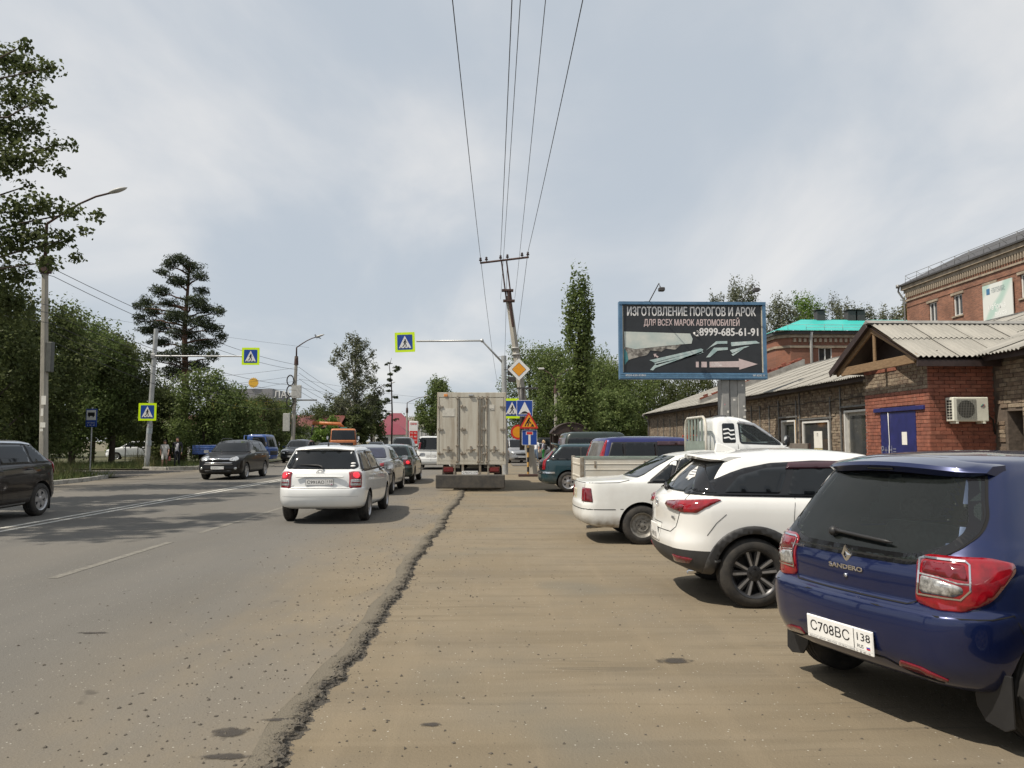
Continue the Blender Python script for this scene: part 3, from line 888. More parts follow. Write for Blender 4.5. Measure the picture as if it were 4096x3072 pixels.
mxx.inputs['A'].default_value = (.142, .124, .093, 1); l.new(an.outputs['Fac'], mxx.inputs['Factor']); l.new(old, mxx.inputs['B']); l.new(mxx.outputs['Result'], n['Principled BSDF'].inputs['Base Color'])

def stripe(name, p0, p1, w=.12, label=None, jag=True):
    p0, p1 = Vector(p0), Vector(p1); d = (p1-p0); L = d.length; d.normalize(); nn = Vector((-d.y, d.x))
    k = max(2, int(L/.25)); b = MB(); vs = []
    for i in range(k+1):
        c = p0 + d*L*i/k
        for s_ in (-1, 1):
            q = c + nn*s_*(w/2 + random.uniform(-.006, .006)); vs.append((q.x, q.y, ROADZ+.004))
    b.add(vs, [(2*i, 2*i+2, 2*i+3, 2*i+1)[::-1] for i in range(k)])
    o = b.build(name, MARK if 'centre' in name else MARKF); o['kind'] = 'structure'; return o
for x in (-9.02, -8.72):
    stripe('centre_line', (x+.02, 4), (x+.5, 60), .13)
for a, c in ((-4, -.6), (2.6, 6.0), (9.2, 12.4), (13.6, 19), (21.5, 26)):
    stripe('lane_dash', (-5.16+.01*a, a), (-5.16+.01*c, c), .12)
for a, c in ((19.5, 21.3), (26.4, 28.8), (32.5, 34.5), (38.5, 40.5)):
    stripe('lane_dash', (-12.35, a), (-12.25, c), .11)

# loose stones: thickest along the broken edge and swept over the lot
STONE = mat('gravel_stone', (.050, .044, .037), .95, base2=(.13, .112, .09), scale=300, detail=1)
def pebbles(name, pts):
    base = np.array([(1, 0, 0), (-1, 0, 0), (0, 1, 0), (0, -1, 0), (0, 0, 1), (0, 0, -.6), (.6, .6, .55), (-.6, .5, .6)], float)[:6]
    tri = [(0, 2, 4), (2, 1, 4), (1, 3, 4), (3, 0, 4), (2, 0, 5), (1, 2, 5), (3, 1, 5), (0, 3, 5)]
    V, Fc = [], []
    for x, y, z, r in pts:
        q = base * (1 + rng.normal(size=base.shape)*.22) * r * np.array([1.25, 1, .7]); a = rng.random()*6.28
        c_, s_ = math.cos(a), math.sin(a)
        q = np.stack([q[:, 0]*c_-q[:, 1]*s_+x, q[:, 0]*s_+q[:, 1]*c_+y, q[:, 2]+z+r*.28], 1)
        o_ = len(V); V += q.tolist(); Fc += [tuple(o_+i for i in f) for f in tri]
    b = MB(); b.add(V, Fc); o = b.build(name, STONE); return o
pp = []
for _ in range(3600):
    y = 2.2 + 22*random.random()**1.5; dx = -abs(random.gauss(0, 1.1)) + .1 if random.random() < .72 else random.gauss(.3, .5)
    x = edge_x(y) + dx
    onroad = x < edge_x(y) - .1
    pp.append((x, y, ROADZ if onroad else 0, random.choice((.002, .003, .003, .004, .005, .006, .008, .011))))
for _ in range(1900):
    y = 2.2 + 22*random.random()**1.4; x = random.uniform(-1, 4.5)
    pp.append((x, y, 0, random.choice((.002, .003, .004, .005, .007, .009))))
for _ in range(500):
    y = 3 + 14*random.random(); x = random.uniform(-9, -2.5)
    pp.append((x, y, ROADZ, random.choice((.002, .003, .004, .006))))
o = pebbles('gravel', pp); tag(o, 'loose stones and grit scattered along the broken road edge', 'gravel', kind='stuff')
# oil spots and soaked patches
OIL = bpy.data.materials.new('oil_stain'); OIL.use_nodes = True
n, l = OIL.node_tree.nodes, OIL.node_tree.links; bs_ = n['Principled BSDF']; bs_.inputs['Base Color'].default_value = (.045, .038, .031, 1); bs_.inputs['Roughness'].default_value = .75
tc = n.new('ShaderNodeTexCoord'); vm = n.new('ShaderNodeVectorMath'); vm.operation = 'DISTANCE'; vm.inputs[1].default_value = (.5, .5, 0); l.new(tc.outputs['UV'], vm.inputs[0])
nz = n.new('ShaderNodeTexNoise'); nz.inputs['Scale'].default_value = 16; nz.inputs['Detail'].default_value = 6; l.new(tc.outputs['Object'], nz.inputs['Vector'])
ma = n.new('ShaderNodeMath'); ma.operation = 'MULTIPLY_ADD'; ma.inputs[1].default_value = .55; l.new(nz.outputs['Fac'], ma.inputs[0]); l.new(vm.outputs['Value'], ma.inputs[2])
mr = n.new('ShaderNodeMapRange'); mr.inputs[1].default_value, mr.inputs[2].default_value, mr.inputs[3].default_value, mr.inputs[4].default_value = .48, .66, .85, 0; l.new(ma.outputs[0], mr.inputs[0]); l.new(mr.outputs[0], bs_.inputs['Alpha'])
def stain(cx, cy, rx, ry, z):
    rx *= 1.5; ry *= 1.5
    me = bpy.data.meshes.new('oil_stain'); me.from_pydata([(cx-rx, cy-ry, z+.004), (cx+rx, cy-ry, z+.004), (cx+rx, cy+ry, z+.004), (cx-rx, cy+ry, z+.004)], [], [(0, 1, 2, 3)])
    uv = me.uv_layers.new(name='UVMap'); uv.data.foreach_set('uv', [0, 0, 1, 0, 1, 1, 0, 1]); o = mesh_obj('oil_stain', me, OIL); o['kind'] = 'structure'
# ------------------------------------------------------------------ buildings on the right
def island_mat(name, cols, rough=.9, chip=None, chip_amt=.0, bump=.5, scale=9, chip_scale=7):
    """each piece takes its own tone; optional flaking"""
    m = bpy.data.materials.new(name); m.use_nodes = True
    n, l = m.node_tree.nodes, m.node_tree.links; b = n['Principled BSDF']
    g = n.new('ShaderNodeNewGeometry'); oi = n.new('ShaderNodeObjectInfo'); ad = n.new('ShaderNodeMath'); ad.operation = 'ADD'
    fr = n.new('ShaderNodeMath'); fr.operation = 'FRACT'
    l.new(g.outputs['Random Per Island'], ad.inputs[0]); l.new(oi.outputs['Random'], ad.inputs[1]); l.new(ad.outputs[0], fr.inputs[0])
    r = n.new('ShaderNodeValToRGB'); e = r.color_ramp.elements
    while len(e) < len(cols): e.new(.5)
    for i, c_ in enumerate(cols): e[i].position = i/(len(cols)-1); e[i].color = (*c_, 1)
    l.new(fr.outputs[0], r.inputs[0])
    nz = n.new('ShaderNodeTexNoise'); nz.inputs['Scale'].default_value = scale; nz.inputs['Detail'].default_value = 5
    geo = g.outputs['Position']; l.new(geo, nz.inputs['Vector'])
    mr = n.new('ShaderNodeMapRange'); mr.inputs[1].default_value, mr.inputs[2].default_value, mr.inputs[3].default_value, mr.inputs[4].default_value = .3, .7, .68, 1.22
    l.new(nz.outputs['Fac'], mr.inputs[0])
    mx = n.new('ShaderNodeVectorMath'); mx.operation = 'SCALE'; l.new(r.outputs[0], mx.inputs[0]); l.new(mr.outputs[0], mx.inputs['Scale'])
    col = mx.outputs[0]
    if chip:
        n2 = n.new('ShaderNodeTexNoise'); n2.inputs['Scale'].default_value = chip_scale; n2.inputs['Detail'].default_value = 6; n2.inputs['Roughness'].default_value = .65; l.new(geo, n2.inputs['Vector'])
        m2 = n.new('ShaderNodeMapRange'); m2.inputs[1].default_value, m2.inputs[2].default_value = 1-chip_amt, 1-chip_amt+.03; l.new(n2.outputs['Fac'], m2.inputs[0])
        m3 = n.new('ShaderNodeMix'); m3.data_type = 'RGBA'; l.new(m2.outputs[0], m3.inputs['Factor']); l.new(col, m3.inputs['A']); m3.inputs['B'].default_value = (*chip, 1); col = m3.outputs['Result']
    l.new(col, b.inputs['Base Color']); b.inputs['Roughness'].default_value = rough
    nb = n.new('ShaderNodeTexNoise'); nb.inputs['Scale'].default_value = 45; nb.inputs['Detail'].default_value = 4; l.new(geo, nb.inputs['Vector'])
    bp = n.new('ShaderNodeBump'); bp.inputs['Strength'].default_value = bump; bp.inputs['Distance'].default_value = .01; l.new(nb.outputs['Fac'], bp.inputs['Height']); l.new(bp.outputs[0], b.inputs['Normal'])
    MATS[name] = m; return m

def brick_tex(name, c1, c2, mortar, bw=.26, bh=.078, axes='yz', rough=.9, patch=(.8, 1.15)):
    m = bpy.data.materials.new(name); m.use_nodes = True
    n, l = m.node_tree.nodes, m.node_tree.links; b = n['Principled BSDF']
    tc = n.new('ShaderNodeTexCoord'); sp = n.new('ShaderNodeSeparateXYZ'); cb = n.new('ShaderNodeCombineXYZ')
    l.new(tc.outputs['Object'], sp.inputs[0]); l.new(sp.outputs[axes[0].upper()], cb.inputs[0]); l.new(sp.outputs[axes[1].upper()], cb.inputs[1])
    t = n.new('ShaderNodeTexBrick'); t.inputs['Color1'].default_value = (*c1, 1); t.inputs['Color2'].default_value = (*c2, 1); t.inputs['Mortar'].default_value = (*mortar, 1)
    t.inputs['Scale'].default_value = 1; t.inputs['Brick Width'].default_value = bw; t.inputs['Row Height'].default_value = bh; t.inputs['Mortar Size'].default_value = .007
    t.inputs['Mortar Smooth'].default_value = .2
    l.new(cb.outputs[0], t.inputs['Vector'])
    nz = n.new('ShaderNodeTexNoise'); nz.inputs['Scale'].default_value = .6; nz.inputs['Detail'].default_value = 7; l.new(cb.outputs[0], nz.inputs['Vector'])
    mr = n.new('ShaderNodeMapRange'); mr.inputs[1].default_value, mr.inputs[2].default_value, mr.inputs[3].default_value, mr.inputs[4].default_value = .3, .7, patch[0], patch[1]
    l.new(nz.outputs['Fac'], mr.inputs[0])
    mx = n.new('ShaderNodeVectorMath'); mx.operation = 'SCALE'; l.new(t.outputs['Color'], mx.inputs[0]); l.new(mr.outputs[0], mx.inputs['Scale'])
    l.new(mx.outputs[0], b.inputs['Base Color']); b.inputs['Roughness'].default_value = rough
    bp = n.new('ShaderNodeBump'); bp.inputs['Strength'].default_value = .6; bp.inputs['Distance'].default_value = .012; bp.invert = True
    l.new(t.outputs['Fac'], bp.inputs['Height']); l.new(bp.outputs[0], b.inputs['Normal'])
    MATS[name] = m; return m

SLATE = mat('asbestos_sheet', (.235, .228, .205), .9, base2=(.325, .312, .28), scale=1.6, detail=7, bump=.3, bscale=30, coord='Generated')
RAWB = island_mat('raw_brick', [(.19, .145, .10), (.25, .20, .145), (.30, .245, .18), (.21, .155, .11), (.15, .115, .088)], chip=(.13, .105, .08), chip_amt=.40, bump=.9)
PAINTB = island_mat('painted_brick', [(.235, .080, .050), (.275, .098, .062), (.20, .072, .048), (.30, .118, .076)], rough=.75, chip=(.42, .36, .32), chip_amt=.335, scale=5)
MORT = mat('dark_mortar', (.085, .068, .055), .95, base2=(.15, .12, .095), scale=4, detail=6, bump=.5)
MORTP = mat('painted_mortar', (.33, .19, .155), .9, base2=(.19, .10, .085), scale=5, detail=6)
TIMBER = mat('old_timber', (.17, .105, .055), .8, base2=(.25, .165, .09), scale=6, detail=6, stretch=(1, 1, 6))
BROWNM = mat('brown_metal', (.035, .022, .02), .6, var=.2)
STUD = mat('galvanised_stud', (.20, .20, .195), .5, metal=.4, var=.25)
BLUED = mat('blue_door_paint', (.018, .022, .13), .45, base2=(.012, .015, .085), scale=3, detail=6)
PVC = mat('white_pvc', (.68, .68, .66), .4, var=.06)
ACW = mat('cream_enamel', (.62, .62, .54), .45, var=.08, scale=4)
PANE = mat('window_pane', (.03, .035, .04), .05, spec=.7, base2=(.06, .06, .055), scale=1.5)
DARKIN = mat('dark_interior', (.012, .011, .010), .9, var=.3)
PAPER = mat('paper_notice', (.72, .71, .66), .7, var=.05)

W0X, EAVX, EAVZ, RDGX, RDGZ = 12.66, 12.2, 3.80, 18.2, 5.95
wk = thing('brick_workshop', 'long low brick workshop with grey corrugated roof beside the parked cars', 'building', (W0X, 40, 0))
WL = Matrix.Translation((-W0X, -40, 0))
# openings along the street wall: (y0, y1, z0, z1)
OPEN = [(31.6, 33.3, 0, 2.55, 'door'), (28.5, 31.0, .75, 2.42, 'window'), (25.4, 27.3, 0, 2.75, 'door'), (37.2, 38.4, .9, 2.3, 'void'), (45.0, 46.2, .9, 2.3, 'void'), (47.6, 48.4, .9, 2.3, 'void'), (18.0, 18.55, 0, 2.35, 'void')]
b = MB(WL)
cuts = sorted(set([10, 62] + [v for o_ in OPEN for v in o_[:2]]))
for y0, y1 in zip(cuts, cuts[1:]):
    ym = (y0+y1)/2; hole = [o_ for o_ in OPEN if o_[0] < ym < o_[1]]
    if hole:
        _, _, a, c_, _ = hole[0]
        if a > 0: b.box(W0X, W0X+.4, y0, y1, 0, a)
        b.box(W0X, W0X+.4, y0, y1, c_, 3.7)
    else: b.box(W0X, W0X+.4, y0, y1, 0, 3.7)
b.build('wall', MORT, wk)
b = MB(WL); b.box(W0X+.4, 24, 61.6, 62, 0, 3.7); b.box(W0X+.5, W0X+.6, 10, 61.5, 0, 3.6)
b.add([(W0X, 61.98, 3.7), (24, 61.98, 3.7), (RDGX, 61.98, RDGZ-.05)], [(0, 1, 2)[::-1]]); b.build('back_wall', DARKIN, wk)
# bricks: whole pieces on the near stretch, one joined part further off
brick_me = {}
def brick_mesh(L, H, D, m, key, j=.006):
    if key in brick_me: return random.choice(brick_me[key])
    brick_me[key] = []
    for k in range(6):
        q = MB(); q.rbox(-D, 0, 0, L, 0, H, .006)
        q.v = [(x + random.uniform(-j, j)*(x < -.01), y + random.uniform(-j, j)*.6, z + random.uniform(-j, j)*.6) for x, y, z in q.v]
        o = q.build('brick', m); brick_me[key].append(o.data); bpy.data.objects.remove(o)
    return random.choice(brick_me[key])
far = MB(WL); near = []
BH = .105
for ci in range(34):
    z = .02 + ci*BH
    if z + .09 > 3.66: break
    y = 17.2 + (.13 if ci % 2 else 0)
    while y < 36:
        Lb = .25 if random.random() < .85 else .12
        ya, yb = y, y+Lb; y = yb + .012
        if any(o_[0]-.02 < yb and ya < o_[1]+.02 and o_[2]-.02 < z+.09 and z < o_[3]+.02 for o_ in OPEN): continue
        if 18.98 < yb and ya < 22.4: continue
        if random.random() < .035: continue
        D = random.choice((.012, .02, .028, .035))
        if z > 1.55 and (ya > 22.4 or yb < 19): near.append((ya, z, Lb, D))
        else: far.box(W0X-D, W0X+.01, ya, yb, z, z+.092)
near.sort(key=lambda q: q[0])
for i, (ya, z, Lb, D) in enumerate(near):
    if i < 300:
        o = bpy.data.objects.new('brick', brick_mesh(Lb, .092, D, RAWB, ('raw', Lb, D))); link(o, wk); o.location = (0, ya-40, z)
    else: far.box(W0X-D, W0X+.01, ya, ya+Lb, z, z+.092)
for ci in range(34):
    z = .02 + ci*BH
    if z+.09 > 3.66: break
    y = 36 + (.13 if ci % 2 else 0)
    while y < 61.5:
        if not any(o_[0] < y+.25 and y < o_[1] and o_[2] < z+.09 and z < o_[3] for o_ in OPEN):
            far.box(W0X-random.choice((.015, .025)), W0X+.01, y, y+.25, z, z+.09)
        y += .262
o = far.build('brickwork', RAWB, wk); o['kind'] = 'stuff'
# studs for cladding that was never finished
for y in [17.75, 22.9, 24.0, 25.2, 27.45, 28.3, 31.15, 31.5, 33.45, 34.6, 35.8, 37.0, 38.6, 39.9, 41.4, 42.6, 44.0, 45.5, 47.0, 48.7, 50.2, 52, 54, 56, 58]:
    hole = [o_ for o_ in OPEN if o_[0] < y < o_[1]]
    b = MB(WL); b.box(W0X-.075, W0X-.035, y-.025, y+.025, hole[0][3] if hole else .1, random.uniform(3.2, 3.6)); b.build('stud', STUD, wk)
for y0, y1, z in ((31.4, 33.5, 2.60), (25.1, 27.5, 2.80), (28.2, 31.3, 2.46)):
    b = MB(WL); b.box(W0X-.07, W0X-.03, y0, y1, z, z+.06); b.build('lintel_rail', STUD, wk)
for k, (y0, y1, z) in enumerate(((22.6, 35.5, 3.12), (36, 52, 3.05))):
    b = MB(WL); b.path([(W0X-.06, y0+(y1-y0)*i/30, z+random.uniform(-.05, .05)) for i in range(31)], .014, 5); b.build('wall_cable', BLACKP, wk)
for y0, y1, z0, z1, kd in OPEN:
    if kd == 'window':
        f = MB(WL); t = .09
        f.box(W0X-.03, W0X+.08, y0+.02, y1-.02, z0, z0+t); f.box(W0X-.03, W0X+.08, y0+.02, y1-.02, z1-t, z1); f.box(W0X-.03, W0X+.08, y0+.02, y0+.02+t, z0+t, z1-t); f.box(W0X-.03, W0X+.08, y1-.02-t, y1-.02, z0+t, z1-t)
        w_ = f.build('window', PVC, wk)
        g = MB(WL); g.box(W0X+.02, W0X+.04, y0+.1, y1-.1, z0+t, z1-t); g.build('pane', PANE, w_)
        p_ = MB(WL); p_.box(W0X+.008, W0X+.014, 29.2, 29.95, 1.35, 2.0); p_.build('notice', PAPER, w_)
        p_ = MB(WL); p_.box(W0X+.007, W0X+.013, 29.2, 29.95, 1.1, 1.33); p_.build('notice', mat('yellow_notice', (.55, .48, .25), .7, var=.1), w_)
        lettering('П', plane_m((-.0, 29.6-40, 1.85), (0, -1, 0), (0, 0, 1)), .16, INK, w_); 
    elif kd == 'door':
        d = MB(WL); d.box(W0X+.12, W0X+.18, y0+.25, y1-.05, 0, z1-.08); dr = d.build('door', mat('glazed_door', (.30, .29, .26), .5, var=.2), wk)
        g = MB(WL); g.box(W0X+.10, W0X+.12, y0+.42, y1-.2, .3, z1-.25); g.build('pane', PANE, dr)
        f = MB(WL); f.box(W0X-.01, W0X+.12, y0+.14, y0+.25, 0, z1-.05); f.box(W0X-.01, W0X+.12, y1-.06, y1-.005, 0, z1-.05); f.box(W0X-.01, W0X+.12, y0+.25, y1-.06, z1-.12, z1-.05); f.build('door_frame', PVC, wk)
        f = MB(WL); f.box(W0X-.012, W0X+.1, y0+.01, y0+.13, 0, z1-.05); f.build('foam_filling', mat('mounting_foam', (.45, .26, .05), .9, var=.3, scale=8, bump=.8), wk)
# roof sheets
slope = (RDGZ-EAVZ)/(RDGX-EAVX); SL = math.hypot(RDGX-EAVX+.15, RDGZ-EAVZ); rot = math.atan(slope)
def wave_sheet(wd, ln, key, waves=8, amp=.024, seg=6):
    b = MB(); vs = []; k = waves*seg
    for i in range(k+1):
        y = wd*i/k; z = amp*math.cos(2*math.pi*i/seg)
        vs += [(0, y, z), (ln*.5, y, z), (ln, y, z), (0, y, z-.012)]
    fs = []
    for i in range(k): fs += [(4*i, 4*i+1, 4*i+5, 4*i+4)[::-1][::-1], (4*i+1, 4*i+2, 4*i+6, 4*i+5), (4*i+3, 4*i, 4*i+4, 4*i+7)]
    b.add(vs, fs, 0, True); o = b.build('roof_sheet', SLATE); me = o.data; me.set_sharp_from_angle(angle=R(60)); bpy.data.objects.remove(o); return me
ws = wave_sheet(1.10, 1.72, 'a')
for row in range(4):
    for ci in range(41):
        y = 17.0 + ci*1.06
        if y > 60.5: break
        o = bpy.data.objects.new('roof_sheet', ws); link(o, wk)
        s0 = -.25 + row*1.60
        o.location = (EAVX-W0X + s0*math.cos(rot), y-40 + random.uniform(-.006, .006), EAVZ + s0*math.sin(rot) + .012*row + random.uniform(0, .006) + (.012 if ci % 2 else 0)); o.rotation_euler = (0, -rot, 0)
b = MB(WL)
b.add([(EAVX-.1, 10, EAVZ-.10), (RDGX, 10, RDGZ-.10), (RDGX, 62, RDGZ-.10), (EAVX-.1, 62, EAVZ-.10), (24.2, 10, EAVZ-.1), (24.2, 62, EAVZ-.1)], [(0, 1, 2, 3)[::-1], (1, 4, 5, 2)[::-1]])
b.build('roof_deck', BROWNM, wk)
b = MB(WL); b.box(EAVX-.06, EAVX-.02, 10, 61.5, EAVZ-.22, EAVZ-.06); b.box(EAVX-.02, W0X, 10, 61.5, EAVZ-.12, EAVZ-.10); b.build('eaves_board', BROWNM, wk)
# fire wall standing through the roof, with plaster flank
for yy_, ext in ((44.0, 0),):
    b = MB(WL); pr = [(EAVX-.15, EAVZ-.1), (EAVX-.15, EAVZ+.18), (RDGX, RDGZ+.42), (RDGX, RDGZ)]
    b.prism(pr, 0, .40, WL @ Matrix(((1, 0, 0, 0), (0, 0, 1, yy_), (0, 1, 0, 0), (0, 0, 0, 1)))); b.build('fire_wall', mat('grey_render', (.27, .26, .24), .9, var=.25, scale=3), wk)
    REDB = island_mat('red_brick_raw', [(.20, .062, .04), (.28, .09, .055), (.24, .075, .05), (.16, .055, .04)], chip=(.35, .28, .24), chip_amt=.33)
    for i in range(26):
        t = i/26; x = EAVX-.1 + (RDGX-EAVX)*t; z = EAVZ+.18 + (RDGZ+.42-EAVZ-.18)*(t+.01)
        for k in range(random.choice((1, 2, 2, 3))):
            o = bpy.data.objects.new('brick', brick_mesh(.2, .085, .24, REDB, ('red', k))); link(o, wk)
            o.location = (x-W0X+.22, yy_-40+.1+random.uniform(-.05, .05), z+.087*k+.01); o.rotation_euler = (0, -rot, random.uniform(-.08, .08))
b = MB(WL); b.box(RDGX-.15, RDGX+.15, 10, 62, RDGZ+.02, RDGZ+.06); b.build('ridge_cap', STUD, wk)
b = MB(WL); b.path([(EAVX-.1, 61.2, 3.7), (EAVX+.1, 61.2, 3.4), (W0X-.08, 61.2, 3.2), (W0X-.08, 61.2, .2)], .055, 8); b.build('downpipe', STUD, wk)

# ---- porch
PX, PY0, PY1 = 10.98, 19.0, 22.3
po = thing('brick_porch', 'red painted brick porch with timber gable and blue double door', 'building', (PX, 20.65, 0))
PL = Matrix.Translation((-PX, -20.65, 0))
b = MB(PL); b.box(PX+.03, W0X, PY0+.03, PY1, 0, 3.66); b.build('wall', MORTP, po)
DY0, DY1, DZ = 19.62, 21.42, 2.42
PBH = .098
def porch_bricks():
    n_ = 0
    for ci in range(37):
        z = .01 + ci*PBH
        if z > 3.58: break
        y = PY0 + (0 if ci % 2 else -.13)
        while y < PY1-.02:
            ya, yb = max(y, PY0), min(y+.262, PY1); y += .274
            if yb-ya < .05: continue
            if DY0-.01 < yb and ya < DY1+.01 and z < DZ+.12:
                if ya < DY0-.05: yb = DY0-.01
                elif yb > DY1+.05: ya = DY1+.01
                else: continue
            yield 'w', ya, yb, z
        x = PX + (0 if not ci % 2 else -.13)
        while x < W0X-.03:
            xa, xb = max(x, PX), min(x+.262, W0X-.01); x += .274
            if xb-xa < .05: continue
            yield 's', xa, xb, z
pb = [q for q in porch_bricks()]
pb_near = [q for q in pb if q[3] > 1.75]; low = [q for q in pb if q[3] <= 1.75]
pcache = {}
def pbrick(L):
    k = round(L, 2)
    if k not in pcache:
        q = MB(); q.rbox(-.02, .04, 0, k, 0, PBH-.011, .005); o = q.build('brick', PAINTB); pcache[k] = o.data; bpy.data.objects.remove(o)
    return pcache[k]
for side, a, c_, z in pb_near[:300]:
    o = bpy.data.objects.new('brick', pbrick(c_-a) if not (side == 'w' and z > 2.92) else brick_mesh(.25, PBH-.011, .02, RAWB, ('porch', 0))); link(o, po); d = random.uniform(-.003, .003)
    if side == 'w': o.location = (.03-.02+d + (.02 if z > 2.92 else 0), a-20.65, z)
    else: o.location = (c_-PX, PY0+.01+d-20.65, z); o.rotation_euler = (0, 0, math.pi/2)
b = MB(PL)
for side, a, c_, z in low + pb_near[300:]:
    if side == 'w': b.box(PX-.01, PX+.04, a, c_, z, z+PBH-.011)
    else: b.box(a, c_, PY0-.01, PY0+.04, z, z+PBH-.011)
o = b.build('brickwork', PAINTB, po); o['kind'] = 'stuff'
for y0, y1 in ((DY0+.01, 20.93), (20.95, DY1-.01)):
    b = MB(PL); b.rbox(PX-.015, PX+.028, y0, y1, .05, DZ-.02, .006); dr = b.build('door', BLUED, po)
    if y0 < 20: 
        p_ = MB(PL); p_.box(PX-.022, PX-.017, 20.05, 20.30, 1.52, 1.86); p_.build('notice', PAPER, dr)
b = MB(PL); b.rbox(PX-.06, PX+.02, DY0-.45, DY1+.30, DZ, DZ+.11, .008); b.build('lintel', BLUED, po)
b = MB(PL); b.path([(PX-.03, 20.96, 2.4), (PX-.03, 20.95, 2.0), (PX-.035, 20.92, 1.6), (PX-.03, 20.97, 1.2), (PX-.03, 20.93, .9)], .012, 5); b.build('door_cable', PVC, po)
lettering('P+Н=', plane_m((-.026, 21.0-20.65, 1.35), (0, -1, 0), (0, 0, 1)), .34, mat('chalk', (.17, .18, .25), .9, var=.3, scale=20), po, name='chalk_writing')
# gable roof
RY, RZ, EY0, EY1, EZ = 20.9, 4.86, 18.55, 23.25, 3.70
for sd, ey in ((-1, EY0), (1, EY1)):
    ln = math.hypot(RY-ey, RZ-EZ); an = math.atan2(RZ-EZ, abs(RY-ey))
    for k in range(5):
        for rw in range(2):
            me = wave_sheet(1.13, ln*.5+.12 if rw == 0 else ln*.5+.02, 'p') if (k == 0) else me_[rw]
            if k == 0:
                if rw == 0: me_ = {}
                me_[rw] = me
            o = bpy.data.objects.new('roof_sheet', me); link(o, po)
            s0 = rw*ln*.5
            yy2 = ey + (-sd)*s0*math.cos(an); zz = EZ + s0*math.sin(an) + .03*rw + .012*(k % 2)
            if sd < 0: M_ = Matrix.Translation((10.42+k*1.08+1.13-PX, yy2-20.65, zz)) @ Matrix.Rotation(R(90), 4, 'Z') @ Matrix.Rotation(-an, 4, 'Y')
            else: M_ = Matrix.Translation((10.42+k*1.08-PX, yy2-20.65, zz)) @ Matrix.Rotation(R(-90), 4, 'Z') @ Matrix.Rotation(-an, 4, 'Y')
            o.matrix_local = M_
b = MB(PL); b.add([(10.38, RY-.16, RZ+.0), (10.38, RY, RZ+.10), (10.38, RY+.16, RZ), (15.6, RY-.16, RZ), (15.6, RY, RZ+.10), (15.6, RY+.16, RZ)], [(0, 1, 4, 3)[::-1], (1, 2, 5, 4)[::-1], (0, 2, 1)[::-1]]); b.build('ridge_cap', mat('ridge_metal', (.22, .215, .20), .6, var=.2), po)
b = MB(PL); b.add([(10.45, EY0+.05, EZ-.07), (10.45, RY, RZ-.09), (10.45, EY1-.05, EZ-.07), (15.5, EY0+.05, EZ-.07), (15.5, RY, RZ-.09), (15.5, EY1-.05, EZ-.07)], [(0, 1, 4, 3), (1, 2, 5, 4)]); b.build('roof_deck', BROWNM, po)
def beam(p, q, w_, h_, nm, m):
    p, q = Vector(p), Vector(q); d = (q-p); L = d.length; d.normalize(); up = Vector((1, 0, 0)); s_ = d.cross(up)
    b = MB(PL @ Matrix(((d.x, up.x, s_.x, p.x), (d.y, up.y, s_.y, p.y), (d.z, up.z, s_.z, p.z), (0, 0, 0, 1))))
    b.rbox(0, L, -w_/2, w_/2, -h_/2, h_/2, .008); return b.build(nm, m, po)
gx = 10.56
beam((gx, EY0+.25, EZ-.02), (gx, EY1-.45, EZ-.02), .07, .24, 'tie_beam', TIMBER)
beam((gx, EY0+.12, EZ-.02), (gx, RY, RZ-.17), .065, .17, 'rafter', TIMBER); beam((gx-.002, EY1-.12, EZ-.06), (gx-.002, RY, RZ-.17), .065, .17, 'rafter', TIMBER)
beam((gx+.02, RY-.05, EZ+.1), (gx+.02, RY-.05, RZ-.22), .05, .11, 'king_post', TIMBER)
beam((10.40, EY1+.06, EZ-.05), (10.40, RY, RZ-.02), .03, .20, 'barge_board', BROWNM)
b = MB(PL); b.box(11.2, 11.25, EY0+.4, EY1-.4, EZ, EZ+.2); b.add([(11.2, EY0+.2, EZ), (11.2, EY1-.2, EZ), (11.2, RY, RZ-.12)], [(0, 1, 2)[::-1]]); b.build('gable_boarding', BROWNM, po)
b = MB(PL); b.box(10.5, 12.6, PY0-.42, PY0-.36, EZ-.24, EZ-.08); b.build('eaves_board', BROWNM, po)
# air conditioner
ac = thing('air_conditioner', 'cream outdoor air conditioner unit on the red brick porch wall', 'air conditioner', (11.83, 18.83, 2.1))
b = MB(); b.rbox(-.45, .45, -.17, .15, 0, .60, .02); b.build('casing', ACW, ac)
b = MB()
for i in range(13): b.box(-.36, .12, -.182, -.172, .06+i*.04, .066+i*.04)
for i in range(13): b.box(-.36+i*.04, -.354+i*.04, -.180, -.170, .06, .546)
b.build('fan_grille', mat('grille_grey', (.22, .22, .2), .5, var=.1), ac)
b = MB(); b.lathe([(.22, 0), (.22, .004), (0, .004)], 28, 0, Matrix.Translation((-.12, -.168, .3)) @ Matrix.Rotation(R(90), 4, 'X')); b.build('fan_opening', DARKIN, ac)
b = MB()
for i in range(7):
    for j in range(2): b.box(-.456, -.448, -.12+j*.11, -.03+j*.11, .06+i*.07, .11+i*.07)
b.build('side_grille', DARKIN, ac)
b = MB()
for k, (cx, w_) in enumerate(((.0, .0), (.012, .0), (.024, .0))): b.path([(.24+.02*k, -.178, .37), (.27+.02*k, -.178, .40-.012*k), (.30+.02*k, -.178, .43-.005*k)], .007, 5, k)
b.build('emblem', [mat('emblem_green', (.05, .2, .1), .4), mat('emblem_blue', (.05, .1, .25), .4), mat('emblem_red', (.35, .08, .05), .4)], ac)
for sx in (-.36, .32):
    b = MB(); b.box(sx-.02, sx+.02, -.2, .15, -.05, -.004); b.box(sx-.02, sx+.02, .11, .15, -.05, .35); b.build('bracket', ACW, ac)
b = MB(); b.path([(.45, 0, .2), (.6, .05, .12), (.72, .1, .05), (.78, .15, -.3)], .022, 6); b.build('pipe', BLACKP, ac)

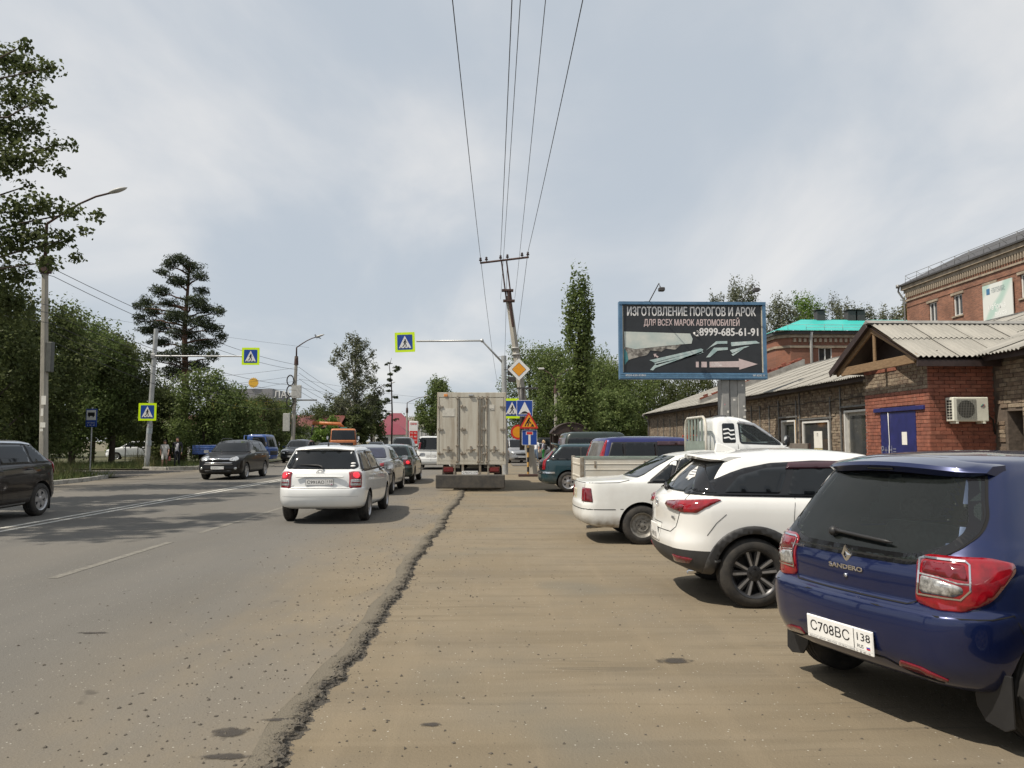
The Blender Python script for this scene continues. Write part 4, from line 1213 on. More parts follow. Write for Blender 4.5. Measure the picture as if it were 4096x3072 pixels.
# ---- four-storey brick block behind
BRK = brick_tex('orange_brick', (.30, .135, .082), (.175, .078, .052), (.30, .23, .18), patch=(.68, 1.18))
BRKX = brick_tex('orange_brick_end', (.27, .122, .075), (.21, .095, .062), (.26, .19, .15), axes='xz', patch=(.72, 1.15))
STONEB = mat('pale_cornice', (.30, .25, .19), .9, var=.25, scale=2, bump=.3)
bb = thing('brick_block', 'tall orange brick building with dentil cornice and a hanging banner', 'building', (38.7, 70, 0))
BL = Matrix.Translation((-38, -70, 0))
CZ = 15.9
BW = []
for k, y in enumerate((65.8, 62.2, 58.0, 54.0, 50.0)):
    for fz in (12.0, 8.4, 4.8): BW.append((y, fz))
bwin = [(y-.62, y+.62, z, z+1.75) for y, z in BW]
b = MB(BL); ycut = sorted(set([40, 70] + [v for w_ in bwin for v in w_[:2]]))
for y0, y1 in zip(ycut, ycut[1:]):
    ym = (y0+y1)/2; col = sorted([w_ for w_ in bwin if w_[0] < ym < w_[1]], key=lambda q: q[2]); z = 0
    for w_ in col: b.box(38, 38.6, y0, y1, z, w_[2]); z = w_[3]
    b.box(38, 38.6, y0, y1, z, CZ)
b.build('wall', BRK, bb)
b = MB(BL); b.box(38.6, 52, 69.4, 70, 0, CZ); b.build('end_wall', BRKX, bb)
for z0, z1, d in ((CZ-.25, CZ+.25, .34), (CZ-.55, CZ-.25, .16), (CZ-1.35, CZ-1.2, .10), (11.0, 11.12, .07), (10.15, 10.3, .12), (7.4, 7.5, .07), (14.0, 14.08, .05)):
    b = MB(BL); b.box(38-d, 38.3, 40, 70+d, z0, z1); b.build('cornice', STONEB if d > .09 else BRK, bb)
for i in range(100):
    o_ = 69.9 - i*.30
    if o_ < 40: break
    if i == 0:
        q = MB(); q.rbox(-.16, .05, 0, .15, 0, .42, .01); dm = q.build('dentil', STONEB, bb); dme = dm.data; dm.location = (0, o_-70.15, CZ-1.0)
    else:
        dm = bpy.data.objects.new('dentil', dme); link(dm, bb); dm.location = (0, o_-70.15, CZ-1.0)
for i, (y0, y1, z0, z1) in enumerate(bwin):
    f = MB(BL); f.box(38.12, 38.2, y0, y0+.1, z0, z1); f.box(38.12, 38.2, y1-.1, y1, z0, z1); f.box(38.12, 38.2, y0+.1, y1-.1, z0, z0+.1); f.box(38.12, 38.2, y0+.1, y1-.1, z1-.1, z1); f.box(38.12, 38.2, (y0+y1)/2-.04, (y0+y1)/2+.04, z0+.1, z1-.1)
    w_ = f.build('window', mat('old_window_frame', (.30, .26, .22), .7, var=.25) if i % 3 else PVC, bb)
    g = MB(BL); g.box(38.2, 38.24, y0, y1, z0, z1); g.build('pane', PANE, w_)
    s_ = MB(BL); s_.box(37.9, 38.1, y0-.15, y1+.15, z0-.12, z0); s_.build('sill', STONEB, w_)
    s_ = MB(BL); s_.box(37.93, 38.05, y0-.25, y1+.25, z1+.003, z1+.2); s_.build('lintel', STONEB, w_)
ROOFD = mat('dark_roof_metal', (.05, .047, .046), .55, var=.2)
b = MB(BL); b.add([(37.5, 40, CZ+.26), (37.5, 70.4, CZ+.26), (44, 70.4, CZ+3.4), (44, 40, CZ+3.4)], [(0, 1, 2, 3)[::-1]]); b.box(37.48, 37.6, 40, 70.4, CZ+.1, CZ+.25); b.build('roof', ROOFD, bb)
b = MB(BL); b.path([(37.7, y_, CZ+1.0) for y_ in np.linspace(40, 69.5, 20)], .022, 5); b.path([(37.7, y_, CZ+.65) for y_ in np.linspace(40, 69.5, 20)], .018, 5)
for y_ in np.arange(41, 69.6, 1.9):
    b.path([(37.7, y_, CZ+1.0), (37.75, y_+.12, CZ+.28)], .018, 4); b.path([(37.7, y_, CZ+1.0), (38.4, y_, CZ+.5)], .018, 4)
b.build('roof_railing', STUD, bb)
b = MB(BL); b.prism([(-1.9, 0), (1.9, 0), (0, 2.5)], 0, 3, BL @ Matrix(((0, 0, 1, 39.2), (1, 0, 0, 51.5), (0, 1, 0, CZ+.6), (0, 0, 0, 1)))); b.box(39.15, 39.25, 51.1, 51.9, CZ+1.0, CZ+1.8, 1); b.build('dormer', [ROOFD, DARKIN], bb)
b = MB(BL); b.path([(37.5, 70.3, CZ+.1), (37.5, 70.45, CZ-.3), (37.85, 70.1, CZ-1.2), (37.85, 70.1, .3)], .09, 8); b.path([(37.4, 70.3, CZ+.3), (37.4, 70.3, CZ+.0)], .18, 8); b.build('downpipe', STUD, bb)
bn = thing('wall_banner', 'white and mint green advertising banner hung on the tall brick block', 'banner', (38.5, 56.9, 10.25)); bn.scale = (1, .66, .70)
def grad_mat():
    m = bpy.data.materials.new('banner_print'); m.use_nodes = True; n, l = m.node_tree.nodes, m.node_tree.links
    tc = n.new('ShaderNodeTexCoord'); w_ = n.new('ShaderNodeTexWave'); w_.inputs['Scale'].default_value = .14; w_.inputs['Distortion'].default_value = 4; w_.bands_direction = 'DIAGONAL'
    l.new(tc.outputs['Object'], w_.inputs['Vector']); r = n.new('ShaderNodeValToRGB'); e = r.color_ramp.elements
    e[0].color = (.66, .68, .65, 1); e[1].color = (.42, .56, .50, 1); e[0].position = .55; e[1].position = .95
    l.new(w_.outputs[0], r.inputs[0]); l.new(r.outputs[0], n['Principled BSDF'].inputs['Base Color']); n['Principled BSDF'].inputs['Roughness'].default_value = .6; return m
b = MB(); b.box(-.03, .03, -2.6, 2.6, 0, 4.9); b.build('banner_sheet', grad_mat(), bn)
b = MB(); b.box(-.05, -.032, -2.45, 2.45, .05, 1.0); b.build('lower_picture', mat('banner_photo', (.25, .28, .27), .6, base2=(.6, .62, .58), scale=3), bn)
TM = lambda x, y, z: plane_m((x, y, z), (0, -1, 0), (0, 0, 1))
lettering('ТОРГСЕРВИС', TM(-.036, -.2, 4.0), .5, mat('banner_grey', (.12, .18, .2), .6), bn, fit=2.4)
lettering('торговый центр', TM(-.036, -.2, 4.35), .25, mat('banner_grey', (.12, .18, .2), .6), bn, fit=2.2)
b = MB(); b.box(-.045, -.033, 1.25, 1.85, 3.8, 4.45); b.build('logo_square', mat('banner_blue', (.05, .16, .3), .5), bn)
lettering('Фабрика', TM(-.036, .1, 2.3), .9, mat('banner_script', (.8, .82, .8), .5), bn, fit=3.0, bold=.01); lettering('вкуса', TM(-.036, -.5, 1.5), .8, mat('banner_script', (.8, .82, .8), .5), bn, fit=2.0, bold=.01)
b = MB(); b.tube((0, 0, 0), (.5, .1, 4.2), .03, .015, 6); 
for k in range(3): b.tube((.3+.05*k, -.8, 2.6+.5*k), (.3+.05*k, .8, 2.6+.5*k), .012, n=5)
an_ = b.build('roof_antenna', ROOFD); an_.location = (39.3, 51.0, CZ+.4); tag(an_, 'thin dark aerial on the roof of the tall brick block', 'antenna')

# ---- brick building with turquoise roof
TEAL = mat('turquoise_roof', (.035, .40, .36), .5, var=.08, scale=.5)
tb = thing('turquoise_roof_building', 'brick building with bright turquoise metal roof', 'building', (32, 82, 0))
TL = Matrix.Translation((-32, -82, 0))
BR2 = brick_tex('dark_orange_brick', (.25, .10, .06), (.20, .085, .055), (.22, .16, .13), axes='xz')
TZ = 13.3; twin = [(x-w_/2, x+w_/2, z, z+1.75) for z in (10.0, 6.4) for x, w_ in ((36.2, 1.5), (40.4, 2.2), (44.8, 1.8), (49.3, 2.2))]
b = MB(TL); xc = sorted(set([32.4, 62] + [v for w_ in twin for v in w_[:2]]))
for x0, x1 in zip(xc, xc[1:]):
    xm = (x0+x1)/2; z = 0
    for w_ in sorted([w_ for w_ in twin if w_[0] < xm < w_[1]], key=lambda q: q[2]): b.box(x0, x1, 82, 82.5, z, w_[2]); z = w_[3]
    b.box(x0, x1, 82, 82.5, z, TZ)
b.box(31.2, 31.6, 83.2, 93, 0, TZ); b.add([(31.2, 83.2, 0), (32.4, 82, 0), (32.4, 82, TZ), (31.2, 83.2, TZ)], [(0, 1, 2, 3)])
b.build('wall', BR2, tb)
for z0, z1, d in ((TZ-.15, TZ+.2, .40), (TZ-.5, TZ-.15, .2), (TZ-1.6, TZ-1.35, .14), (9.3, 9.42, .08)):
    b = MB(TL); b.prism([(31.2-d, 93), (31.2-d, 83.2-d*.5), (32.4-d*.5, 82-d), (62, 82-d), (62, 82.3), (32.6, 82.3), (31.5, 83.4), (31.5, 93)], z0, z1, TL); b.build('cornice', STONEB if d < .3 else ROOFD, tb)
for i in range(48):
    if i == 0: q = MB(); q.box(0, .28, -.18, .05, 0, .4); dm = q.build('dentil', STONEB, tb); dme = dm.data
    else: dm = bpy.data.objects.new('dentil', dme); link(dm, tb)
    dm.location = (32.7+i*.56-32, 0, TZ-1.0)
for x0, x1, z0, z1 in twin:
    f = MB(TL); f.box(x0, x0+.1, 82.1, 82.2, z0, z1); f.box(x1-.1, x1, 82.1, 82.2, z0, z1); f.box(x0+.1, x1-.1, 82.1, 82.2, z0, z0+.12); f.box(x0+.1, x1-.1, 82.1, 82.2, z1-.12, z1)
    for q in ([.5] if x1-x0 < 1.8 else [.33, .67]): f.box(x0+(x1-x0)*q-.05, x0+(x1-x0)*q+.05, 82.1, 82.2, z0+.12, z1-.12)
    w_ = f.build('window', PVC, tb); g = MB(TL); g.box(x0, x1, 82.2, 82.24, z0, z1); g.build('pane', PANE, w_); s_ = MB(TL); s_.box(x0-.1, x1+.1, 81.9, 82.1, z0-.12, z0-.003); s_.build('sill', PVC, w_)
b = MB(TL); b.add([(30.7, 93.6, TZ+.22), (30.7, 81.4, TZ+.22), (62, 81.4, TZ+.22), (62, 87.5, TZ+2.35), (35.9, 87.5, TZ+2.35)], [(1, 2, 3, 4), (0, 1, 4)]); b.add([(27.5, 95, TZ+.3), (30.6, 92, TZ+.9), (33, 96, TZ+2.2), (29, 99, TZ+1.8)], [(0, 1, 2, 3)]); b.build('roof', TEAL, tb)
for x in (37.6, 41.2, 42.3):
    b = MB(TL); b.box(x, x+.9, 87, 88, TZ+1.9, TZ+3.3); b.box(x-.15, x+1.05, 86.85, 88.15, TZ+3.4, TZ+3.48); b.build('chimney', ROOFD, tb)
b = MB(TL); b.path([(x, 81.6, TZ+.85) for x in (31, 62)], .025, 4); b.path([(x, 81.6, TZ+.55) for x in (34, 62)], .02, 4)
for x in range(32, 62, 2): b.path([(x, 81.6, TZ+.9), (x, 81.55, TZ+.25)], .02, 4)
b.build('roof_railing', STUD, tb)
b = MB(TL); b.path([(34.6, 81.6, TZ+.1), (34.6, 81.8, TZ-.6), (34.6, 81.8, 3)], .16, 8); b.build('downpipe', mat('pale_pipe', (.4, .4, .39), .6, var=.1), tb)

# ---- billboard
bd = thing('billboard', 'large dark billboard in a blue frame on a grey post', 'billboard', (8.56, 32.3, 0))
BLUEF = mat('billboard_blue', (.055, .13, .23), .5, var=.15, base2=(.09, .19, .31), scale=2, detail=5)
BDARK = mat('billboard_dark', (.022, .025, .029), .45, var=.15, scale=2)
ZB, ZT, HW = 4.22, 7.53, 3.14
b = MB(); t = .14
b.box(-HW, HW, -.14, .2, ZB, ZB+.27); b.box(-HW, HW, -.12, .2, ZT-.12, ZT); b.box(-HW, -HW+t, -.10, .2, ZB+.27, ZT-.12); b.box(HW-t, HW, -.10, .2, ZB+.27, ZT-.12); b.build('frame', BLUEF, bd)
b = MB(); b.box(-HW+t, HW-t, .12, .2, ZB+.27, ZT-.12); b.build('backing', STUD, bd)
for z in (ZB+.06, ZB+.12, ZB+.20):
    b = MB(); b.box(-HW+.02, HW-.02, -.152, -.142, z, z+.03); b.build('frame_rail', mat('rail_pale_blue', (.14, .28, .42), .4, var=.2), bd)
b = MB(); b.box(-HW+.2, HW-.2, -.02, .05, ZB+.30, ZT-.20); b.build('poster', BDARK, bd)
for sx in (-1, 1): b = MB(); b.box(sx*(HW-.155)-.025, sx*(HW-.155)+.025, -.06, .1, ZB+.30, ZT-.18); b.build('edge_strip', mat('cream_edge', (.5, .46, .38), .7, var=.1), bd)
BM = lambda x, z: plane_m((x, -.026, z), (1, 0, 0), (0, 0, 1))
LETW = mat('print_white', (.74, .73, .72), .5, var=.05); PINK = mat('print_pink', (.58, .47, .46), .5, var=.05); STEELP = mat('print_steel', (.30, .42, .42), .4, base2=(.55, .63, .62), scale=2.5, detail=3)
U = lambda u: -HW + (u-165)/1250*2*HW            # photo crop column -> metres along the board
V = lambda v: ZT - (v-305)/660*(ZT-ZB)
lettering('ИЗГОТОВЛЕНИЕ ПОРОГОВ И АРОК', BM(U(783), V(392)), .52, LETW, bd, fit=(1332-233)/1250*2*HW, fat=.013)
lettering('ДЛЯ ВСЕХ МАРОК АВТОМОБИЛЕЙ', BM(U(786), V(485)), .37, PINK, bd, fit=(1195-378)/1250*2*HW, fat=.010)
lettering('8999-685-61-91', BM(U(1107), V(564)), .46, LETW, bd, fit=(1360-855)/1250*2*HW, fat=.013)
def shape(pts, m, nm, y=.0, r=0):
    P = [(U(a), V(c_)) for a, c_ in pts]; P = round_poly(P, r) if r else P
    b = MB(); b.prism(P, .026+y, .030+y, Matrix(((1, 0, 0, 0), (0, 0, -1, 0), (0, 1, 0, 0), (0, 0, 0, 1)))); return b.build(nm, m, bd)
shape([(208, 560), (770, 575), (790, 620), (780, 660), (560, 680), (300, 710), (212, 690)], mat('print_panel', (.42, .50, .48), .5, base2=(.60, .62, .57), scale=1.2, detail=3), 'printed_panel')
shape([(208, 690), (300, 712), (560, 684), (700, 665), (640, 712), (560, 705), (520, 730), (430, 718), (400, 760), (330, 775), (245, 800), (212, 840)], mat('print_rust', (.40, .38, .34), .6, base2=(.10, .09, .08), scale=5, detail=5, lo=.4, hi=.6), 'printed_rust', .002)
shape([(205, 700), (232, 740), (242, 800), (210, 845)], mat('print_teal', (.06, .22, .24), .5), 'printed_door', .004)
for pts in ([(420, 803), (860, 702), (880, 712), (460, 822)], [(460, 828), (880, 712), (860, 735), (480, 845)], [(425, 885), (470, 835), (860, 745), (870, 725), (880, 735), (735, 780), (470, 868), (450, 890)],
            [(902, 718), (990, 640), (1085, 638), (1085, 660), (1000, 662), (940, 690)], [(902, 778), (970, 695), (1088, 692), (1088, 712), (1000, 720), (935, 775)],
            [(1115, 648), (1330, 635), (1363, 655), (1120, 682)], [(1105, 715), (1240, 682), (1275, 680), (1125, 740)], [(1118, 752), (1240, 690), (1130, 765)]):
    shape(pts, STEELP, 'printed_sill', .002)
shape([(455, 750), (480, 748), (476, 760), (498, 772), (488, 782), (468, 768), (464, 778)], PINK, 'printed_pointer', .006)
shape([(930, 815), (1180, 808), (1180, 787), (1340, 834), (1182, 882), (1182, 860), (930, 862)], PINK, 'printed_arrow', .002)
shape([(860, 815), (907, 815), (907, 862), (860, 862)], PINK, 'printed_arrow', .002); shape([(814, 815), (838, 815), (838, 862), (814, 862)], PINK, 'printed_arrow', .002)
lettering('600м', plane_m((U(990), -.034, V(838)), (1, 0, 0), (0, 0, 1)), .24, mat('print_dust', (.62, .55, .54), .5), bd, fit=.47, bold=.01)
b = MB(); b.path([(U(803)+.0, -.03, V(565)), (U(808), -.03, V(585)), (U(822), -.03, V(595)), (U(838), -.03, V(592))], [.05, .03, .03, .05], 6)
for r_ in (.07, .12): b.path([(U(826)+r_*math.cos(a), -.03, V(575)+r_*math.sin(a)) for a in (R(-5+95*i/6) for i in range(7))], .012, 5)
b.build('phone_symbol', LETW, bd)
lettering('8950-620-52801', plane_m((U(300), -.156, ZB+.155), (1, 0, 0), (0, 0, 1)), .11, LETW, bd, fit=.85); lettering('№ 8292 А', plane_m((U(1340), -.156, ZB+.155), (1, 0, 0), (0, 0, 1)), .11, LETW, bd, fit=.5)
POSTM = mat('grey_post_paint', (.24, .245, .24), .6, base2=(.33, .33, .32), scale=3, detail=6)
for k, xo in enumerate((-.36, 0, .33)):
    b = MB(); b.rbox(1.74+xo-.17, 1.74+xo+.17, .02+(.04 if k == 1 else 0), .62, 0, ZB, .03); b.build('post', POSTM, bd)
for k in range(14):
    xo = random.choice((-.36, 0, .33)); q = MB(); z = random.uniform(1.8, 4.0); x = 1.74+xo+random.uniform(-.12, .1); y = .018+(.04 if xo == 0 else 0)
    q.box(x, x+random.uniform(.03, .12), y-.004, y, z, z+random.uniform(.03, .1)); q.build('torn_notice', PAPER if k else mat('pink_notice', (.6, .25, .3), .7), bd)
for sx in (-1.85, 2.1):
    b = MB(); b.path([(sx-.2, -.05, ZT), (sx, -.1, ZT), (sx+.25, -.9, ZT+.62), (sx+.28, -1.0, ZT+.45)], .022, 6); b.rbox(sx+.2, sx+.45, -1.15, -.9, ZT+.26, ZT+.42, .03); b.build('floodlight', ROOFD, bd)
# ------------------------------------------------------------------ parked and driving cars close to the camera
REARM = lambda x, y, z: Matrix(((0, 0, -1, x), (-1, 0, 0, y), (0, 1, 0, z), (0, 0, 0, 1)))    # reader behind the car
FRONTM = lambda x, y, z: Matrix(((0, 0, 1, x), (1, 0, 0, y), (0, 1, 0, z), (0, 0, 0, 1)))     # reader in front
def tiltx(deg): return Matrix.Rotation(R(deg), 4, 'X')

def spoiler(car, x0, x1, z0, z1, hw, th, m, bow=.10, name='roof_spoiler'):
    b = MB(); n = 18; vs = []
    for i in range(n+1):
        t = -1 + 2*i/n; y = hw*t; f = 1 - .75*abs(t)**7; dx = bow*t*t; dz = -.045*t*t
        xe = x1 + dx + (x0-x1)*.25*abs(t)**6
        vs += [(x0+dx*.5, y, z0+dz), (x0+(xe-x0)*.5, y, (z0+z1)/2+.012+dz), (xe+.012, y, z1+.004+dz), (xe, y, z1-th*.35*f+dz), (xe+.03, y, z1-th*f+dz), (x0+dx*.5, y, z0-th*1.4+dz)]
    fs = [(6*i+k, 6*i+(k+1) % 6, 6*(i+1)+(k+1) % 6, 6*(i+1)+k) for i in range(n) for k in range(6)]
    b.add(vs, fs, 0, True); b.add(vs[:6], [tuple(range(6))[::-1]]); b.add(vs[-6:], [tuple(range(6))])
    return b.build(name, m, car.root, sharp=35)

def wiper(car, y0, y1, z0, z1, w=.012):
    b = MB()
    pts = [car.on('rear', y0+(y1-y0)*i/8, z0+(z1-z0)*i/8, .03)[0] for i in range(9)]
    b.path(pts, [.022] + [w]*7 + [.006], 6)
    p, _ = car.on('rear', y0, z0, .01); b.lathe([(.03, 0), (.03, .03), (.015, .045), (0, .045)], 12, 0, Matrix.Translation(p) @ rot_to((-1, 0, .3)).to_4x4())
    b.build('rear_wiper', BLACKP, car.root)

def cabin(car, xs, z=.62, backs=.62, w=.48, steer=True, head=True):
    for x in xs:
        for sy in (-.36, .36):
            e = MB(); Q = Matrix.Translation((x, sy, z)) @ Matrix.Rotation(R(-12), 4, 'Y')
            e.rbox(-.07, .07, -w/2, w/2, 0, backs, .05, 0, Q); 
            if head:
                e.rbox(-.05, .05, -.13, .13, backs+.07, backs+.25, .045, 0, Q)
                for s_ in (-.06, .06): e.tube(Q @ Vector((0, s_, backs)), Q @ Vector((0, s_, backs+.09)), .008, n=6)
            e.build('seat', SEATM, car.root)
    if steer:
        t = MB(); Q = Matrix.Translation((xs[0]+.62, .36, z+.38)) @ Matrix.Rotation(R(68), 4, 'Y')
        t.path([Q @ Vector((.19*math.cos(a), .19*math.sin(a), 0)) for a in (2*math.pi*i/20 for i in range(21))], .016, 6)
        t.box(-.17, .17, -.02, .02, -.01, .01, 0, Q); t.build('steering_wheel', BLACKP, car.root)

def seams(car, doors, z0, z1, sill=.28):
    for x in doors: car.seam([(x, z0), (x-.01, z1), (x, sill)])

# ---- dark blue hatchback, nearest of the parked row
NAVY = mat('navy_metallic', (.004, .012, .068), rough=.28, metal=.4, coat=1.0, var=.06, scale=2, dust=.18, dust_top=.5)
SAND = [(1.95, .20, -1.74, .27, .74, .35, .30, .12, .06), (2.05, .26, -1.90, .33, .81, .35, .30, .15, .09), (2.10, .42, -1.985, .46, .85, .38, .32, .18, .11),
        (2.11, .56, -2.005, .60, .862, .40, .32, .2, .12), (2.09, .66, -1.995, .685, .866, .4, .32, .2, .12), (2.06, .70, -1.955, .715, .866, .4, .30, .2, .11),
        (2.0, .76, -1.925, .745, .866, .4, .30, .2, .11), (1.95, .82, -1.93, .86, .862, .38, .30, .2, .11), (1.65, .90, -1.90, .97, .850, .3, .30, .18, .11),
        (1.25, .985, -1.85, 1.04, .825, .25, .28, .16, .11), (.98, 1.05, -1.80, 1.10, .79, .2, .26, .15, .10), (.55, 1.285, -1.66, 1.305, .695, .18, .22, .14, .09),
        (.22, 1.45, -1.535, 1.455, .615, .18, .20, .12, .08), (.05, 1.50, -1.46, 1.505, .565, .18, .20, .10, .07), (-.12, 1.525, -1.34, 1.527, .49, .18, .2, .08, .06)]
c = Car('parked_hatchback', 'dark blue hatchback with plate 708, nearest of the parked row', (3.98, 5.29, 0), R(18.5), SAND, NAVY, 2.59,
        tyre=(.305, .195, .20), kind='cap', group='cars parked beside the brick building', sub=6, crown=.035)
RW = [(-.46, .955), (.46, .955), (.63, 1.03), (.675, 1.12), (.66, 1.20), (.545, 1.45), (-.545, 1.45), (-.66, 1.20), (-.675, 1.12), (-.63, 1.03)]
WS = [(-.68, 1.05), (.68, 1.05), (.56, 1.44), (-.56, 1.44)]
SDF = [(-.05, .985), (.88, .985), (.28, 1.41), (-.05, 1.43)]; SDR = [(-1.08, .99), (-.13, .985), (-.13, 1.43), (-.9, 1.425)]
sh = lambda P, k: [(sum(p[0] for p in P)/len(P) + (x - sum(p[0] for p in P)/len(P))*k, sum(p[1] for p in P)/len(P) + (z - sum(p[1] for p in P)/len(P))*k) for x, z in P]
c.opening([('rear', sh(RW, .93), (1,)), ('front', sh(WS, .95), (1,)), ('L', sh(SDF, .93), (1, -1)), ('L', sh(SDR, .93), (1, -1))])
c.patch('rear_window', 'rear', RW, CLEAR, .004, .07, skirt=False)
c.seam(round_poly(sh(RW, .975), .07), 'rear', .055, .005, GLOSSB, closed=True, name='window_frit')
c.seam(round_poly(sh(RW, 1.02), .07), 'rear', .016, .004, GAP, closed=True)
c.patch('windscreen', 'front', WS, CLEAR, .004, .06, skirt=False); c.seam(round_poly(WS, .06), 'front', .06, .005, GLOSSB, closed=True, name='window_frit')
for P in (SDF, SDR):
    c.patch('side_window', 'L', P, CLEAR, .004, .05, skirt=False); c.seam(round_poly(P, .05), 'L', .045, .005, BLACKP, closed=True, name='window_frame')
cabin(c, (.25,), z=.62); 
b = MB(); b.rbox(-1.02, -.88, -.62, .62, .60, 1.06, .05)
for y in (-.36, .36): b.rbox(-1.0, -.91, y-.13, y+.13, 1.09, 1.22, .04)
b.build('rear_bench', SEATM, c.root)
b = MB(); b.box(.55, 1.0, -.68, .68, .8, 1.0); b.build('dashboard', LINER, c.root)
spoiler(c, -1.38, -1.645, 1.528, 1.49, .60, .055, NAVY, .10)
b = MB(); b.rbox(-1.640, -1.625, -.10, .10, 1.443, 1.458, .004); b.build('high_brake_lamp', GLOSSB, c.root)
c.seam([(-.675, 1.17), (-.635, 1.03), (-.60, .96), (-.555, .83), (-.53, .77), (-.43, .722), (.43, .722), (.53, .77), (.555, .83), (.60, .96), (.635, 1.03), (.675, 1.17)], 'rear', .006, .003)
K = ('rc', 42, -1.93, .735)
tl = c.patch('tail_lamp', K, [(-.17, .735), (-.155, .97), (-.10, 1.0), (.18, 1.005), (.29, .98), (.295, .94), (.18, .79), (.06, .725), (-.07, .72)], REDL, .008, .035, g=.03, bulge=.007)
c.patch('lamp_reflector', K, [(-.145, .815), (-.135, .89), (-.05, .88), (.05, .855), (.055, .825), (.01, .80), (-.135, .80)], WHITEL, .017, .015, parent=tl, g=.03)
c.patch('lamp_lens', K, [(-.13, .905), (-.12, .965), (.065, .965), (.075, .885), (-.03, .895)], REDD, .016, .012, parent=tl, g=.03)
for sgn in (0,):
    c.seam([(-.155, .79), (-.137, .972), (-.115, .98), (.07, .98), (.085, .965), (.083, .84), (.04, .79), (-.155, .79)], K, .009, .019, CHROME, name='lamp_chrome')
    c.seam([(-.14, .898), (-.05, .89), (.03, .872), (.085, .872)], K, .007, .019, WHITEL, name='lamp_chrome')
p, _ = c.on('rear', 0, .47, .012)
plate(c.root, REARM(p.x - .004, 0, .475) @ tiltx(3), 'С708ВС', '138', strip='RENAULT ЦЕНТР · ИРКУТСК  УЛ.ТРАКТОВАЯ, 24  ☎ 487-100')
b = MB(REARM(c.on('rear', 0, .935, .004)[0].x, 0, .935) @ tiltx(6))
for s_ in (1, -1):
    b.add([(0, .055*s_, .012), (.038, 0, .004), (.014, 0, .012), (0, .022*s_, .012)], [(0, 1, 2, 3) if s_ < 0 else (3, 2, 1, 0)])
    b.add([(0, .055*s_, .012), (-.038, 0, .004), (-.014, 0, .012), (0, .022*s_, .012)], [(3, 2, 1, 0) if s_ < 0 else (0, 1, 2, 3)])
b.prism([(0, .058), (.04, 0), (0, -.058), (-.04, 0)], -.004, .004)
b.build('badge', CHROME, c.root)
px = c.on('rear', 0, .858, .003)[0].x
lettering('SANDERO', REARM(px, 0, .86) @ tiltx(5), .038, CHROME, c.root, fit=.27, extrude=.002, bold=.0012)
lettering('RENAULT', REARM(c.on('rear', .46, .93, .012)[0].x, .46, .935) @ tiltx(5), .022, CHROME, c.root, fit=.13, extrude=.002)
b = MB(); b.lathe([(.014, 0), (.014, .008), (0, .01)], 14, 0, REARM(c.on('rear', 0, .81)[0].x, 0, .81)); b.build('boot_lock', CHROME, c.root)
wiper(c, .16, -.30, 1.045, 1.02)
c.patch('bumper_reflector', ('rc', 30, -1.97, .55), [(-.13, .375), (-.12, .415), (.0, .405), (.13, .365), (.12, .35)], REDD, .006, .012, g=.03)
c.seam([(-.60, .34), (-.45, .35), (-.30, .40), (.30, .40), (.45, .35), (.60, .34)], 'rear', .010, .003)
c.seam([(-1.98, .69), (-1.75, .70), (-1.63, .72), (-1.56, .60)], 'L', .006)
seams(c, (-.10,), 1.04, .7); c.seam([(-1.0, 1.05), (-1.03, .80), (-.93, .62)]); handle_bar(c, -.82, .93, NAVY); handle_bar(c, .12, .92, NAVY)
mirror_pod(c.root, (.80, .93, 1.06), m=NAVY)
for sg in (1, -1):
    b = MB(); b.prism([(.62, .40), (.845, .42), (.85, .16), (.80, .13), (.69, .15), (.64, .22)], 0, .014, Matrix(((0, 0, 1, -1.68), (sg, 0, 0, 0), (0, 1, 0, 0), (0, 0, 0, 1))))
    b.build('mud_flap', BLACKP, c.root, bevel=.004)

# ---- white crossover with dark cladding
PEARL = mat('pearl_white', (.76, .76, .735), rough=.3, coat=1.0, var=.02, scale=2, dust=.25, dust_top=.5)
CX = [(1.98, .20, -1.80, .30, .78, .35, .30, .12, .07), (2.10, .28, -1.98, .37, .85, .36, .32, .16, .10), (2.17, .42, -2.07, .50, .878, .4, .34, .2, .13), (2.19, .55, -2.085, .60, .882, .42, .34, .22, .14),
      (2.16, .70, -2.065, .69, .884, .4, .34, .22, .14), (2.08, .80, -2.045, .80, .884, .38, .32, .2, .13), (1.90, .87, -2.05, .93, .878, .34, .32, .2, .13), (1.45, .955, -2.02, 1.02, .86, .3, .32, .2, .13),
      (1.08, 1.02, -1.955, 1.08, .83, .24, .30, .18, .12), (.96, 1.06, -1.90, 1.12, .80, .22, .28, .18, .11), (.48, 1.29, -1.72, 1.31, .70, .2, .24, .15, .09), (.22, 1.435, -1.555, 1.445, .62, .2, .22, .12, .08),
      (.05, 1.485, -1.46, 1.487, .565, .2, .22, .1, .07), (-.1, 1.508, -1.32, 1.507, .48, .2, .2, .08, .06)]
c = Car('parked_crossover', 'white compact crossover with black wheel arch cladding and stickers on the rear window', (3.86, 8.37, 0), R(-.7), CX, PEARL, 2.57,
        tyre=(.335, .215, .232), kind='pair', group='cars parked beside the brick building', sub=6, crown=.035, rows_mat=[(0, 2.35, 2)], arch=.05)
ax = -1.285
ring = [(ax + (.335+.145)*math.cos(a), .335 + (.335+.125)*math.sin(a)) for a in (R(-14+208*i/26) for i in range(27))]
ring2 = [(ax + (.335+.048)*math.cos(a), .335 + (.335+.048)*math.sin(a)) for a in (R(-14+208*i/26) for i in range(27))]
for q in (0, 2.57):
    c.patch('arch_cladding', 'L', [(x+q, z) for x, z in ring] + [(x+q, z) for x, z in ring2[::-1]], TRIM, .014, 0, g=.04)
